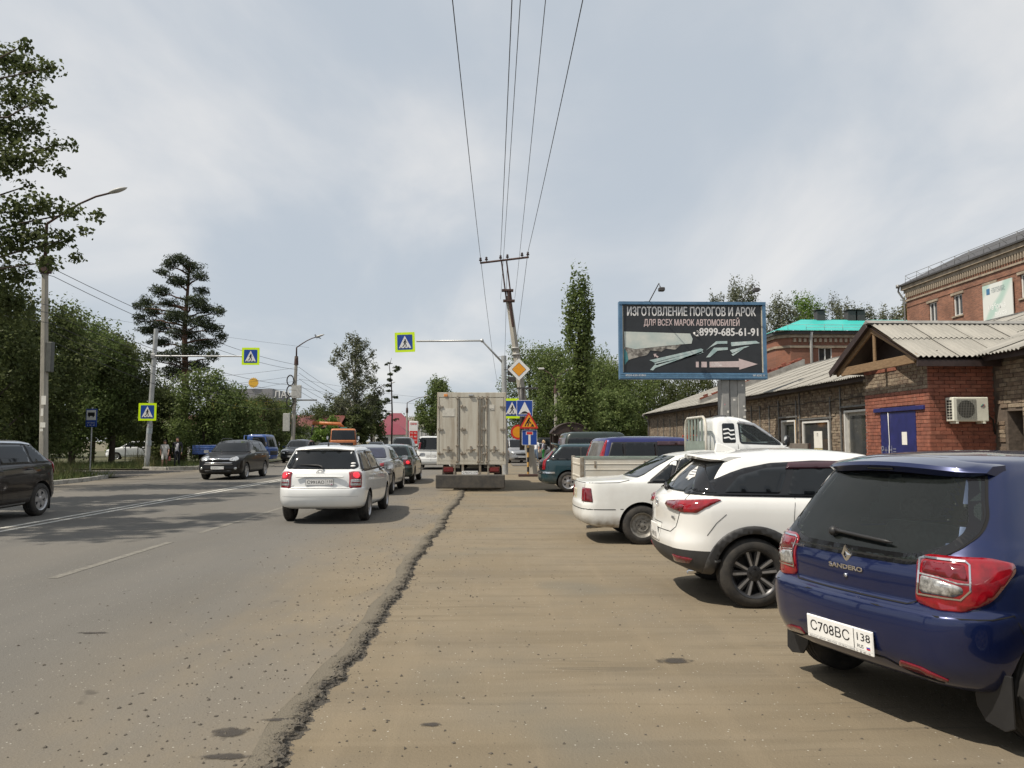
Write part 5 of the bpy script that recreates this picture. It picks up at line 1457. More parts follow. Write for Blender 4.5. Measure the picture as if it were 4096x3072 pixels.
DLO = [(-1.90, 1.085), (.86, 1.035), (.60, 1.20), (.24, 1.375), (-.10, 1.41), (-.6, 1.42), (-1.05, 1.395), (-1.32, 1.345), (-1.46, 1.30), (-1.66, 1.215)]
c.patch('window_surround', 'L', DLO, GLOSSB, .010, .03, g=.045)
VIS = mat('wind_deflector', (.045, .016, .022), rough=.12, coat=.6, var=.1)
for P in ([(-.02, 1.06), (.72, 1.055), (.50, 1.20), (.2, 1.345), (-.02, 1.365)], [(-.93, 1.085), (-.08, 1.07), (-.08, 1.365), (-.80, 1.365)], [(-1.55, 1.105), (-1.0, 1.095), (-.87, 1.36), (-1.1, 1.345), (-1.38, 1.27)]):
    c.patch('side_window', 'L', P, GLASS, .014, .03)
c.patch('wind_deflector', 'L', [(-.90, 1.335), (-.86, 1.40), (-.06, 1.415), (-.06, 1.345)], VIS, .022, .01); c.patch('wind_deflector', 'L', [(-.03, 1.345), (-.03, 1.415), (.22, 1.375), (.62, 1.16), (.56, 1.14), (.19, 1.32)], VIS, .022, .01)
RWX = [(-.60, 1.10), (.60, 1.10), (.735, 1.125), (.72, 1.17), (.565, 1.435), (-.565, 1.435), (-.72, 1.17), (-.735, 1.125)]
rwo = c.patch('rear_window', 'rear', RWX, GLASS, .005, .04)[0]
c.patch('corner_panel', ('rc', 55, -1.80, .70), [(-.06, 1.115), (.20, 1.10), (.10, 1.22), (-.02, 1.37), (-.14, 1.41)], GLOSSB, .013, .02, g=.03)
STK = mat('sticker_white', (.72, .72, .70), .5, var=.08, scale=30); STK2 = mat('sticker_print', (.42, .36, .25), .5, base2=(.6, .56, .48), scale=25)
pts = [(0, -.10), (-.05, -.09), (-.06, -.05), (-.02, .05), (.05, .14), (.08, .16), (.06, .19), (.10, .17), (.13, .18), (.11, .14), (.10, .06), (.06, -.02), (.06, -.08)]
c.patch('window_sticker', 'rear', [(-.02 - x*1.1 + .18, 1.245 + z*.8) for x, z in pts], STK, .010, .01, g=.04, parent=rwo)
c.patch('window_sticker', 'rear', [(.02 - x*1.1*.6 + .12, 1.245 + z*.62) for x, z in pts], STK2, .0125, .01, g=.04, parent=rwo)
cl = [(-.33 + (.115+.014*math.cos(7*a))*math.cos(a), 1.285 + (.072+.010*math.cos(7*a))*math.sin(a)) for a in (2*math.pi*i/28 for i in range(28))]
c.patch('window_sticker', 'rear', cl, STK, .010, 0, g=.04, parent=rwo)
for k in range(3): c.seam([(-.26, 1.315-.026*k), (-.40, 1.315-.026*k)], 'rear', .010, .0125, INKG, name='sticker_print', parent=rwo)
spoiler(c, -1.36, -1.70, 1.505, 1.478, .60, .045, PEARL, .09)
K = ('rc', 48, -1.98, .70)
tl = c.patch('tail_lamp', K, [(-.30, .965), (-.27, 1.0), (-.05, 1.025), (.34, 1.05), (.38, 1.04), (.25, .955), (.19, .915), (.05, .91), (-.22, .94)], REDL, .010, .012, g=.03, bulge=.014)
c.patch('lamp_lens', K, [(-.25, .955), (-.23, .99), (-.05, 1.0), (.02, .96), (-.02, .925), (-.2, .94)], REDD, .026, .012, parent=tl, g=.03)
c.patch('lamp_reflector', K, [(.0, .945), (.0, .98), (.045, .985), (.06, .965), (.045, .94)], REDD, .028, .012, parent=tl, g=.03)
b = MB(REARM(c.on('rear', 0, .97, .003)[0].x, 0, .965) @ tiltx(8))
b.path([(.062*math.cos(a), .05*math.sin(a), .006) for a in (2*math.pi*i/24 for i in range(25))], .006, 6)
b.path([(-.056, .02, .006), (-.025, .02, .006), (0, -.012, .008), (.025, .02, .006), (.056, .02, .006)], .005, 6)
b.build('badge', CHROME, c.root)
b = MB(REARM(c.on('rear', -.52, .845, .003)[0].x-.002, -.52, .85)); b.rbox(-.06, .06, -.012, .012, 0, .004, .002); b.build('model_badge', INKG, c.root)
c.seam([(-.64, 1.10), (-.70, .98), (-.66, .88), (-.60, .76), (-.48, .70), (.48, .70), (.60, .76), (.66, .88), (.70, .98), (.64, 1.10)], 'rear', .007)
c.seam([(-.86, 1.07), (-.885, .93), (-.90, .80), (-.95, .72)]); c.seam([(-.06, 1.05), (-.04, .6), (-.05, .42)]); c.seam([(.80, 1.03), (.84, .8), (.78, .42)])
c.seam([(-1.55, .905), (-1.65, .82), (-1.74, .70)], 'L', .006)
c.patch('handle_recess', 'L', [(-.80, .915), (-.74, .945), (-.60, .945), (-.57, .915), (-.62, .885), (-.74, .885)], PEARL, .002, .02, g=.03)
handle_bar(c, -.70, .915, PEARL, .24); handle_bar(c, .22, .905, PEARL, .24)
c.patch('bumper_reflector', ('rc', 40, -1.97, .62), [(-.10, .41), (-.09, .485), (.14, .475), (.19, .465), (.14, .42)], REDD, .008, .012, g=.03)
mirror_pod(c.root, (.86, .96, 1.05), m=PEARL)
b = MB(); b.prism([(-1.42, 1.50), (-1.40, 1.605), (-1.36, 1.60), (-1.20, 1.535), (-1.16, 1.50)], -.018, .018, Matrix.Rotation(R(90), 4, 'X')); b.build('roof_antenna', PEARL, c.root, bevel=.012)
for y in (-.52,):
    b = MB(); b.lathe([(.034, 0), (.034, .13), (.028, .13), (.028, 0)], 16, 0, Matrix.Translation((-1.73, y, .31)) @ Matrix.Rotation(R(-90), 4, 'Y')); b.build('exhaust_pipe', CHROME, c.root)
wiper(c, 0, .32, 1.105, 1.135)
p, _ = c.on('rear', 0, .66, .012)
b = MB(REARM(p.x-.006, 0, .665) @ tiltx(4)); b.rbox(-.145, .145, -.085, .085, -.012, 0, .006); b.build('licence_plate', PLATEW, c.root); pl = c.root.children[-1]
lettering('о380', REARM(p.x-.007, 0, .705) @ tiltx(4), .085, INK, pl, fit=.2); lettering('НМ 03', REARM(p.x-.008, 0, .625) @ tiltx(4), .075, INK, pl, fit=.23)
c.seam([(-.2, .76), (.2, .76), (.2, .57), (-.2, .57)], 'rear', .006, closed=True)

# ---- old white saloon with a muddy sill
OLDW = mat('aged_white_paint', (.72, .73, .71), rough=.35, coat=.7, var=.03, scale=3, dust=1.9, dust_top=.50, dust_col=(.27, .21, .14))
CAM = gen_levels(2.40, -2.32, .885, hood=(.74, .93), cowl=1.05, cz=.95, rf=.35, rz=1.435, rr=-.62, wr=.60, deck=.985, gx=-1.50, gz=1.02, rc=.22, bow=.09, tail=.60)
c = Car('parked_sedan', 'old white sedan with muddy lower body parked between the crossover and the white pickup', (3.71, 13.0, 0), R(0), CAM, OLDW, 2.67,
        tyre=(.305, .195, .19), kind='steel', group='cars parked beside the brick building', sub=5, crown=.03, taper=(.05, .08))
auto_glass(c, .975, 1.33, (.0,), a_pil=.12, xc=(-.86, -.66), rear=True, rear_z=(1.035, 1.375), rear_inset=.11)
c.patch('window_surround', 'L', [(-1.26, .955), (-.85, .955), (-.70, 1.32), (-.80, 1.30)], BLACKP, .003, .03); c.patch('side_window', 'L', [(-1.18, .975), (-.90, .975), (-.80, 1.26)], GLASS, .008, .03)
seams(c, (-.02, .92), .95, .6)
c.seam([(-.98, .96), (-1.02, .8), (-.96, .62)]); c.seam([(-2.3, .955), (-1.7, .965), (-1.52, 1.0)], 'L', .008); handle_bar(c, -.80, .865, OLDW); handle_bar(c, .15, .855, OLDW)
c.patch('side_moulding', 'L', [(-.90, .50), (1.0, .50), (1.0, .545), (-.90, .545)], OLDW, .012, .01)
c.seam([(-2.29, .545), (-1.75, .545)], 'L', .012); c.seam([(-.86, .55), (.86, .55)], 'rear', .012)
K = ('rc', 40, -2.27, .74)
tl = c.patch('tail_lamp', K, [(-.10, .66), (-.10, .885), (.13, .875), (.165, .66)], REDD, .010, .015, g=.04, bulge=.008)
c.patch('lamp_lens', K, [(-.085, .68), (-.085, .865), (-.02, .865), (-.015, .68)], REDL, .022, .01, parent=tl, g=.03)
c.seam([(-.70, .64), (-.66, .955), (.66, .955), (.70, .64)], 'rear', .007)
p, _ = c.on('rear', 0, .74, .012)
b = MB(REARM(p.x, 0, .76)); b.rbox(-.15, .15, -.08, .08, -.012, 0, .006); pl = b.build('licence_plate', mat('plate_cream', (.62, .58, .44), .5, var=.1, scale=12), c.root)
lettering('Т 427', REARM(p.x-.003, 0, .795), .075, INKG, pl, fit=.22); lettering('КУ 38', REARM(p.x-.003, 0, .725), .07, INKG, pl, fit=.23)
b = MB(REARM(c.on('rear', .25, .90, .003)[0].x, .25, .90)); b.path([(.035*math.cos(a), .028*math.sin(a), .004) for a in (2*math.pi*i/16 for i in range(17))], .004, 5); b.path([(.02*math.cos(a), .028*math.sin(a), .004) for a in (2*math.pi*i/16 for i in range(17))], .003, 5); b.build('badge', CHROME, c.root)
mirror_pod(c.root, (.80, .95, 1.0), m=OLDW)
b = MB(); b.path([(-1.7, -.5, .27), (-2.0, -.5, .25), (-2.17, -.5, .24)], .026, 8); b.build('exhaust_pipe', STEELW, c.root)

# ---- white estate car driving in the right lane
WHITE = mat('white_paint', (.72, .735, .73), rough=.3, coat=1.0, var=.02, scale=2, dust=.35, dust_top=.42)
FI = [(2.0, .2, -1.90, .28, .74, .33, .30, .12, .07), (2.10, .27, -2.09, .34, .81, .34, .32, .16, .11), (2.16, .42, -2.165, .47, .84, .36, .33, .2, .13), (2.17, .55, -2.18, .58, .847, .38, .33, .22, .14),
      (2.13, .66, -2.165, .67, .848, .38, .32, .2, .13), (2.05, .74, -2.115, .705, .848, .34, .30, .2, .12), (1.8, .83, -2.10, .86, .842, .3, .3, .2, .12), (1.4, .91, -2.07, .97, .83, .28, .28, .18, .12),
      (1.1, .97, -2.03, 1.02, .81, .24, .26, .16, .11), (.95, 1.01, -2.0, 1.06, .79, .22, .25, .15, .11), (.45, 1.25, -1.86, 1.27, .70, .2, .22, .13, .09), (.1, 1.405, -1.745, 1.41, .625, .2, .2, .12, .08),
      (-.1, 1.455, -1.66, 1.455, .575, .2, .2, .1, .07), (-.3, 1.482, -1.52, 1.475, .49, .2, .2, .08, .06)]
c = Car('driving_estate', 'white estate car with lit brake lamps and plate 991 driving away in the right lane', (-3.27, 17.0, ROADZ), R(90), FI, WHITE, 2.60,
        tyre=(.30, .19, .195), kind='seven', group='cars queuing in the right lane', sub=6, crown=.03)
auto_glass(c, 1.02, 1.375, (.05, -.95), a_pil=.12, c_pil=.20, rear=False)
RWF = [(-.64, 1.045), (.64, 1.045), (.70, 1.09), (.575, 1.40), (-.575, 1.40), (-.70, 1.09)]
rwo = c.patch('rear_window', 'rear', RWF, GLASS, .005, .045)[0]
for k in (0, 1):
    c.patch('window_sticker', 'rear', [(-.595 + .045*math.cos(a), 1.10 + .05*k + .018*math.sin(a)) for a in (2*math.pi*i/12 for i in range(12))], STK, .008, 0, g=.05, parent=rwo)
spoiler(c, -1.60, -1.80, 1.478, 1.452, .58, .035, WHITE, .07)
K = ('rc', 36, -2.09, .70)
tl = c.patch('tail_lamp', K, [(-.10, .69), (-.085, .985), (.0, 1.0), (.13, .995), (.165, .96), (.15, .69)], REDL, .010, .02, g=.035, bulge=.012)
c.patch('brake_lamp', K, [(.04 + .065*math.cos(a), .925 + .055*math.sin(a)) for a in (2*math.pi*i/14 for i in range(14))], REDLIT, .026, 0, parent=tl, g=.03)
c.patch('lamp_reflector', K, [(-.075, .73), (-.07, .85), (.125, .85), (.125, .73)], WHITEL, .026, .015, parent=tl, g=.03)
c.patch('lamp_bar', K, [(-.06, .775), (-.06, .80), (.11, .80), (.11, .775)], REDD, .029, .004, parent=tl, g=.03)
c.seam([(-.72, 1.06), (-.68, .99), (-.655, .74), (-.60, .685), (.60, .685), (.655, .74), (.68, .99), (.72, 1.06)], 'rear', .008)
c.seam([(-.72, .53), (.72, .53)], 'rear', .008, .003, mat('bumper_crease', (.45, .45, .44), .5, var=.05))
p, _ = c.on('rear', 0, .80, .012)
plate(c.root, REARM(p.x-.004, 0, .80) @ tiltx(6), 'С991АО', '138')
b = MB(REARM(c.on('rear', 0, .905, .0)[0].x, 0, .905)); b.rbox(-.46, .46, -.014, .014, -.01, .03, .012); b.build('boot_grip', WHITE, c.root)
bx_ = c.on('rear', 0, .985, .004)[0].x
b = MB(REARM(bx_, 0, .985) @ tiltx(10))
for rx, ry, oy in ((.07, .047, 0), (.03, .043, 0), (.048, .022, .016)): b.path([(rx*math.cos(a), oy+ry*math.sin(a), .006) for a in (2*math.pi*i/20 for i in range(21))], .006, 5)
b.build('badge', CHROME, c.root)
lettering('FIELDER', REARM(c.on('rear', .52, .72, .004)[0].x, .52, .725), .04, CHROME, c.root, fit=.20, extrude=.001)
lettering('X', REARM(c.on('rear', -.54, .715, .004)[0].x, -.54, .72), .035, CHROME, c.root, fit=.07, extrude=.001)
b = MB(); q = c.on('rear', -.02, 1.035, .02)[0]
b.path([c.on('rear', -.05, 1.03, .03)[0], c.on('rear', -.02, 1.075, .04)[0], c.on('rear', .05, 1.10, .035)[0], c.on('rear', .42, 1.115, .03)[0]], [.022, .016, .014, .008], 6); b.build('rear_wiper', BLACKP, c.root)
b = MB(); b.tube((-1.35, 0, 1.47), (-1.35, 0, 1.54), .022, .012, 8); b.tube((-1.35, 0, 1.54), (-1.47, 0, 1.74), .006, .004, 6); b.build('roof_antenna', BLACKP, c.root)
seams(c, (.05, .95), 1.0, .7); c.seam([(-.94, 1.0), (-.98, .8), (-.90, .64)]); handle_bar(c, -.78, .90, WHITE); handle_bar(c, .2, .89, WHITE)
c.patch('wind_deflector', 'L', [(-.92, 1.345), (-.86, 1.395), (.0, 1.41), (.25, 1.37), (.62, 1.18), (.56, 1.15), (.18, 1.335)], GLOSSB, .02, .01)
mirror_pod(c.root, (.80, .93, 1.03), sz=(.11, .23, .17), m=WHITE)
# ------------------------------------------------------------------ the other vehicles
BLACKC = paint('black_paint', (.006, .0055, .0055), dust=.18)
SILVERC = mat('silver_paint', (.30, .31, .32), rough=.32, metal=.55, coat=1.0, var=.04, scale=2, dust=.45, dust_top=.6)
DGREEN = mat('dark_green_paint', (.012, .035, .036), rough=.32, metal=.3, coat=1.0, var=.05, scale=2, dust=.35)
TEALC = mat('teal_paint', (.008, .045, .060), rough=.32, metal=.3, coat=1.0, var=.05, scale=2, dust=.35)
BLUEV = mat('royal_blue_paint', (.008, .012, .12), rough=.3, metal=.3, coat=1.0, var=.05, scale=2, dust=.3)
DARKC = paint('charcoal_paint', (.02, .022, .026), dust=.45)
def rear_plate(c, z, text='М468', reg='138', front=False):
    if front: p, _ = c.on('front', 0, z, .012); return plate(c.root, FRONTM(p.x+.004, 0, z), text, reg)
    p, _ = c.on('rear', 0, z, .012); return plate(c.root, REARM(p.x-.004, 0, z), text, reg)
def headlamps(c, x0, y0, poly, phi=38, m=None): return c.patch('headlamp', ('fc', phi, x0, y0), poly, m or HEADL, .010, .02, g=.05, bulge=.01)

# black crossover leaving the frame on the left, oncoming lane
L = gen_levels(2.26, -2.10, .915, hood=(.82, 1.03), cowl=1.05, cz=1.06, rf=.15, rz=1.60, rr=-1.30, wr=.60, deck=1.10, gx=-1.90, gz=1.16, sill=.24, rc=.34, bow=.14, tail=.62)
c = Car('oncoming_crossover', 'black crossover cut off by the picture edge, seen from its rear side', (-10.5, 15.55, ROADZ), R(-90), L, mat('brown_black_paint', (.010, .007, .0065), rough=.3, metal=.2, coat=.8, spec=.2, var=.05, dust=.12), 2.61, tyre=(.345, .225, .225), kind='five', group='oncoming traffic', sub=5, crown=.04)
auto_glass(c, 1.13, 1.50, (.05, -.95), a_pil=.14, c_pil=.30, rear_z=(1.20, 1.52))
c.seam([(-1.35, 1.50), (-.9, 1.545), (-.2, 1.56), (.3, 1.53)], 'L', .03, .010, CHROME, name='chrome_trim')
c.patch('tail_lamp', ('rc', 60, -1.92, .74), [(-.16, .92), (-.10, 1.10), (.0, 1.20), (.14, 1.24), (.24, 1.14), (.22, 1.0), (.10, .88)], REDL, .012, .02, g=.035, bulge=.01)
c.seam([(-.75, .32), (1.0, .30)], 'L', .03, .012, CHROME, name='sill_trim'); seams(c, (.05,), 1.1, .7); c.seam([(-.95, 1.12), (-1.0, .9), (-.92, .70)]); handle_bar(c, -.84, 1.0, DARKC); handle_bar(c, .15, .99, DARKC)
mirror_pod(c.root, (.85, .98, 1.12), m=DARKC)
for sg in (1, -1): b = MB(); b.box(-1.72, -1.70, sg*.76-.1, sg*.76+.1, .12, .4); b.build('mud_flap', BLACKP, c.root)

# black SUV coming towards the camera
L = gen_levels(2.25, -2.27, .905, hood=(.88, 1.06), cowl=1.12, cz=1.08, rf=.35, rz=1.60, rr=-1.55, wr=.63, deck=1.08, gx=-2.08, gz=1.14, sill=.25, rc=.30, bow=.13, nose=.58)
c = Car('oncoming_suv', 'black SUV with chrome grille bar driving towards the camera', (-11.07, 33.9, ROADZ), R(-90), L, BLACKC, 2.62, tyre=(.34, .225, .225), kind='five', group='oncoming traffic', sub=5, crown=.045)
auto_glass(c, 1.13, 1.52, (.05, -.95), a_pil=.13, c_pil=.16, front_z=(1.12, 1.55))
hl = headlamps(c, 2.08, .66, [(-.22, .78), (-.15, .88), (.12, .97), (.20, .96), (.16, .84), (.02, .76)])
c.patch('grille', 'front', [(-.46, .79), (.46, .79), (.50, .87), (-.50, .87)], mat('grille_mesh', (.015, .015, .016), .5), .006, .02)
c.patch('grille_bar', 'front', [(-.44, .82), (.44, .82), (.45, .865), (-.45, .865)], CHROME, .022, .01); c.patch('grille_bar', 'front', [(-.52, .68), (.52, .68), (.56, .71), (-.56, .71)], CHROME, .012, .01)
c.patch('air_intake', 'front', [(-.62, .58), (.62, .58), (.58, .66), (-.58, .66)], BLACKP, .006, .02); c.patch('air_intake', 'front', [(-.5, .30), (.5, .30), (.55, .40), (-.55, .40)], BLACKP, .006, .02)
for y in (-.68, .68): c.patch('fog_lamp', 'front', [(y+.05*math.cos(a), .47+.05*math.sin(a)) for a in (2*math.pi*i/12 for i in range(12))], HEADL, .012, 0, g=.04)
b = MB(FRONTM(c.on('front', 0, .85, .02)[0].x+.015, 0, .845)); b.path([(-.04, .045, .004), (-.025, -.045, .004)], .008, 5); b.path([(.04, .045, .004), (.025, -.045, .004)], .008, 5); b.path([(-.03, 0, .004), (.03, 0, .004)], .008, 5); b.build('badge', CHROME, c.root)
rear_plate(c, .50, 'М468АН', '138', True); mirror_pod(c.root, (.82, .98, 1.14), m=BLACKC, glass_back=1); mirror_pod
seams(c, (.05, .9), 1.1, .7); handle_bar(c, -.8, 1.0, CHROME); handle_bar(c, .2, .99, CHROME)
for sg in (1, -1): b = MB(); b.path([(.2, sg*.58, 1.61), (-.0, sg*.58, 1.68), (-1.2, sg*.58, 1.68), (-1.4, sg*.58, 1.61)], .018, 6); b.build('roof_rail', BLACKP, c.root)

# silver saloon in the queue
L = gen_levels(2.30, -2.24, .88, hood=(.76, .96), cowl=1.0, cz=1.0, rf=.15, rz=1.45, rr=-1.0, wr=.60, deck=1.0, gx=-1.78, gz=1.05, rc=.28, bow=.13, tail=.62)
c = Car('queuing_sedan', 'silver grey sedan queuing behind the white box truck lane, ahead of the white estate', (-3.80, 24.8, ROADZ), R(90), L, SILVERC, 2.68, tyre=(.31, .2, .205), kind='seven', group='cars queuing in the right lane', sub=5)
auto_glass(c, 1.03, 1.37, (.05,), a_pil=.12, xc=(-1.30, -.90), rear_z=(1.08, 1.385), rear_m=mat('blue_tint_glass', (.02, .022, .045), .06, spec=.7, var=.2))
c.patch('tail_lamp', ('rc', 45, -2.15, .72), [(-.12, .82), (-.10, .93), (.10, .97), (.20, .95), (.15, .83)], REDL, .01, .02, g=.04, bulge=.01); c.patch('lamp_lens', ('rc', 45, -2.15, .72), [(-.10, .77), (-.11, .81), (.15, .82), (.13, .775)], WHITEL, .01, .01, g=.04)
c.seam([(-.85, .62), (.85, .62)], 'rear', .035, .006, BLACKP, name='bumper_strip'); c.seam([(-2.2, .62), (-1.75, .62)], 'L', .035, .006, BLACKP, name='bumper_strip')
c.seam([(-.66, .72), (-.62, .985), (.62, .985), (.66, .72)], 'rear', .007); rear_plate(c, .78, 'Р214ЕК'); seams(c, (.05, .95), 1.0, .7); c.seam([(-.98, 1.0), (-1.02, .85), (-.95, .66)]); handle_bar(c, -.8, .9, SILVERC); handle_bar(c, .2, .89, SILVERC)
mirror_pod(c.root, (.80, .95, 1.05), m=SILVERC)

# dark green estate with a lit brake lamp
L = gen_levels(2.2, -2.2, .86, hood=(.74, .94), cowl=1.0, cz=.98, rf=.2, rz=1.44, rr=-1.72, wr=.60, deck=.98, gx=-2.06, gz=1.03, rc=.22, bow=.09, tail=.58)
c = Car('queuing_estate', 'dark green estate car with glowing brake lamps ahead of the silver sedan', (-3.72, 30.7, ROADZ), R(90), L, DGREEN, 2.58, tyre=(.31, .195, .2), kind='seven', group='cars queuing in the right lane', sub=4)
auto_glass(c, 1.0, 1.37, (.05, -.95), a_pil=.12, c_pil=.22, rear_z=(1.05, 1.385))
tl = c.patch('tail_lamp', ('rc', 38, -2.12, .70), [(-.16, .70), (-.16, .90), (.10, .90), (.14, .70)], REDD, .01, .02, g=.04, bulge=.01)
c.patch('brake_lamp', ('rc', 38, -2.12, .70), [(-.02+.06*math.cos(a), .80+.06*math.sin(a)) for a in (2*math.pi*i/12 for i in range(12))], REDLIT, .024, 0, parent=tl, g=.04)
c.seam([(-.8, .58), (.8, .58)], 'rear', .05, .008, BLACKP, name='bumper_strip'); rear_plate(c, .74, 'Н305УА'); seams(c, (.05, .95), .98, .7); mirror_pod(c.root, (.80, .94, 1.03), m=BLACKP); handle_bar(c, -.8, .88, DGREEN)

# white people carrier with black tailgate glass
L = gen_levels(2.15, -2.15, .85, hood=(.85, 1.02), cowl=1.2, cz=1.05, rf=.5, rz=1.84, rr=-1.98, wr=.68, deck=1.05, gx=-2.10, gz=1.12, rc=.20, bow=.08, tail=.6)
c = Car('queuing_van', 'white tall van with black tailgate window, partly hidden by the box truck', (-3.32, 45.0, ROADZ), R(90), L, WHITE, 2.6, tyre=(.31, .19, .2), kind='cap', group='cars queuing in the right lane', sub=4, cat='van')
auto_glass(c, 1.12, 1.70, (.2, -.9), a_pil=.14, c_pil=.12, rear_z=(1.10, 1.78), rear_inset=.02)
c.patch('tail_lamp', ('rc', 45, -2.1, .72), [(-.05, 1.1), (-.05, 1.5), (.06, 1.5), (.06, 1.1)], REDD, .01, .02, g=.05); rear_plate(c, .75, 'У771АТ'); c.seam([(0, .5), (0, 1.05)], 'rear', .012)

# oncoming and distant traffic
def simple_car(name, label, loc, rot, pm, kind='sedan', L_=4.5, W_=.86, H_=1.46, front=True, group='oncoming traffic', lod=0):
    h = L_/2
    if kind == 'sedan': lv = gen_levels(h, -h, W_, hood=(.72, .92), cowl=1.0, cz=.96, rf=.2, rz=H_, rr=-.95, wr=.60, deck=.98, gx=-1.65, gz=1.02)
    elif kind == 'suv': lv = gen_levels(h, -h, W_, hood=(.9, 1.07), cowl=1.1, cz=1.10, rf=.3, rz=H_, rr=-h+.5, wr=.64, deck=1.1, gz=1.16, sill=.26, nose=.6)
    else: lv = gen_levels(h, -h, W_, hood=(.88, 1.02), cowl=1.35, cz=1.07, rf=.6, rz=H_, rr=-h+.25, wr=.68, deck=1.05, gx=-h+.08, gz=1.12)
    c = Car(name, label, loc, rot, lv, pm, 2.6, tyre=(.32, .2, .2), kind='seven', group=group, sub=3, lod=lod)
    z0 = {'sedan': 1.0, 'suv': 1.14, 'van': 1.12}[kind]; auto_glass(c, z0, H_-.09, (.05,) if kind == 'sedan' else (.05, -.95), a_pil=.12, c_pil=.18, xc=(-1.25, -.85) if kind == 'sedan' else None, rear_z=(z0+.05, H_-.08), front_z=(z0+.03, H_-.07))
    headlamps(c, h-.2, .62, [(-.18, .66), (-.16, .76), (.12, .82), (.18, .80), (.10, .68)]); c.patch('tail_lamp', ('rc', 40, -h+.08, .70), [(-.12, .74), (-.12, .95), (.12, .95), (.14, .74)], REDL, .01, .02, g=.06)
    c.patch('grille', 'front', [(-.4, .60), (.4, .60), (.44, .72), (-.44, .72)], BLACKP, .006, .02); c.patch('air_intake', 'front', [(-.5, .30), (.5, .30), (.55, .42), (-.55, .42)], BLACKP, .006, .02)
    rear_plate(c, .48, 'К552ТО', '38', True); rear_plate(c, .72, 'К552ТО', '38'); mirror_pod(c.root, (.80, .94, z0+.02), m=pm, glass_back=1); return c
simple_car('oncoming_suv', 'dark grey SUV facing the camera beyond the blue truck', (-14.4, 58.5, ROADZ), R(-90), mat('dark_blue_grey_paint', (.022, .026, .034), rough=.3, metal=.4, coat=1.0, var=.05), 'suv', 4.65, .9, 1.68)
simple_car('oncoming_sedan', 'dark sedan roof showing just above the white estate roof', (-10.9, 52.0, ROADZ), R(-90), DARKC, 'sedan')
simple_car('oncoming_sedan', 'black sedan waiting to the right of the orange truck cab', (-11.0, 74.0, ROADZ), R(-90), BLACKC, 'sedan', H_=1.5)
simple_car('distant_suv', 'grey SUV driving away in the left lane beyond the green estate', (-6.9, 62.0, ROADZ), R(90), mat('grey_green_paint', (.05, .055, .05), rough=.35, metal=.4, coat=1.0, var=.05), 'suv', 4.6, .9, 1.86, group='distant traffic')
simple_car('distant_sedan', 'dark sedan between the orange truck and the grey SUV', (-9.0, 80.0, ROADZ), R(90), DARKC, 'sedan', H_=1.5, group='distant traffic')
simple_car('parked_car', 'white car parked behind dry grass on the left verge', (-30.5, 67.0, 0), R(200), WHITE, 'suv', 4.4, .86, 1.6, group='cars parked under the left trees')
simple_car('parked_car', 'dark SUV parked facing out between the left trees', (-26.6, 64.5, 0), R(-75), DARKC, 'suv', 4.6, .9, 1.8, group='cars parked under the left trees')
simple_car('parked_van', 'silver minivan behind the utility pole, right of the box truck', (1.85, 58.0, 0), R(-80), SILVERC, 'van', 4.5, .85, 1.8, group='cars parked beyond the signs')
simple_car('parked_car', 'silver car parked beyond the blue dead end sign', (3.3, 64.0, 0), R(-160), SILVERC, 'sedan', 4.4, group='cars parked beyond the signs')
simple_car('parked_van', 'black van standing behind the two women', (4.9, 70.0, 0), R(180), BLACKC, 'van', 5.0, .95, 1.95, group='cars parked beyond the signs')
simple_car('passing_car', 'pale grey car whose corner enters at the lower edge beside the blue hatchback', (4.045, 2.50, 0), R(12), mat('pale_grey_paint', (.33, .37, .40), rough=.3, metal=.2, coat=1.0, var=.03), 'sedan', 4.3, .84, 1.45, group='cars parked beside the brick building', lod=1)

# royal blue van with tall red lamps
L = gen_levels(2.30, -2.25, .85, hood=(.82, 1.0), cowl=1.35, cz=1.05, rf=.6, rz=1.72, rr=-1.86, wr=.63, deck=1.0, gx=-2.10, gz=1.06, rc=.26, bow=.12, tail=.6)
c = Car('parked_van', 'royal blue minivan with tall red lamps, behind the white pickup bed', (4.72, 21.3, 0), R(11), L, BLUEV, 2.7, tyre=(.31, .195, .2), kind='five', group='cars parked beside the brick building', sub=5, cat='van', crown=.03)
auto_glass(c, 1.10, 1.57, (.55, -.45, -1.35), a_pil=.14, c_pil=.26, rear_z=(1.05, 1.62), rear_inset=.13, rear_m=mat('grey_tint_glass', (.10, .10, .10), .08, spec=.7, var=.2))
c.patch('tail_lamp', ('rc', 52, -2.05, .72), [(-.10, .90), (-.05, 1.30), (.09, 1.64), (.14, 1.64), (.10, 1.30), (.06, .90)], REDL, .012, .03, g=.05, bulge=.012)
c.patch('lamp_lens', ('rc', 52, -2.05, .72), [(-.11, .82), (-.105, .92), (.06, .92), (.05, .82)], WHITEL, .02, .02, g=.05)
c.patch('wind_deflector', 'L', [(-.42, 1.50), (-.40, 1.61), (.52, 1.61), (.52, 1.50)], VIS, .02, .01); c.patch('wind_deflector', 'L', [(.58, 1.50), (.58, 1.61), (.72, 1.58), (1.15, 1.25), (1.1, 1.22), (.75, 1.48)], VIS, .02, .01)
wiper(c, -.1, .35, 1.06, 1.08); seams(c, (.55, -.45), 1.05, .7)

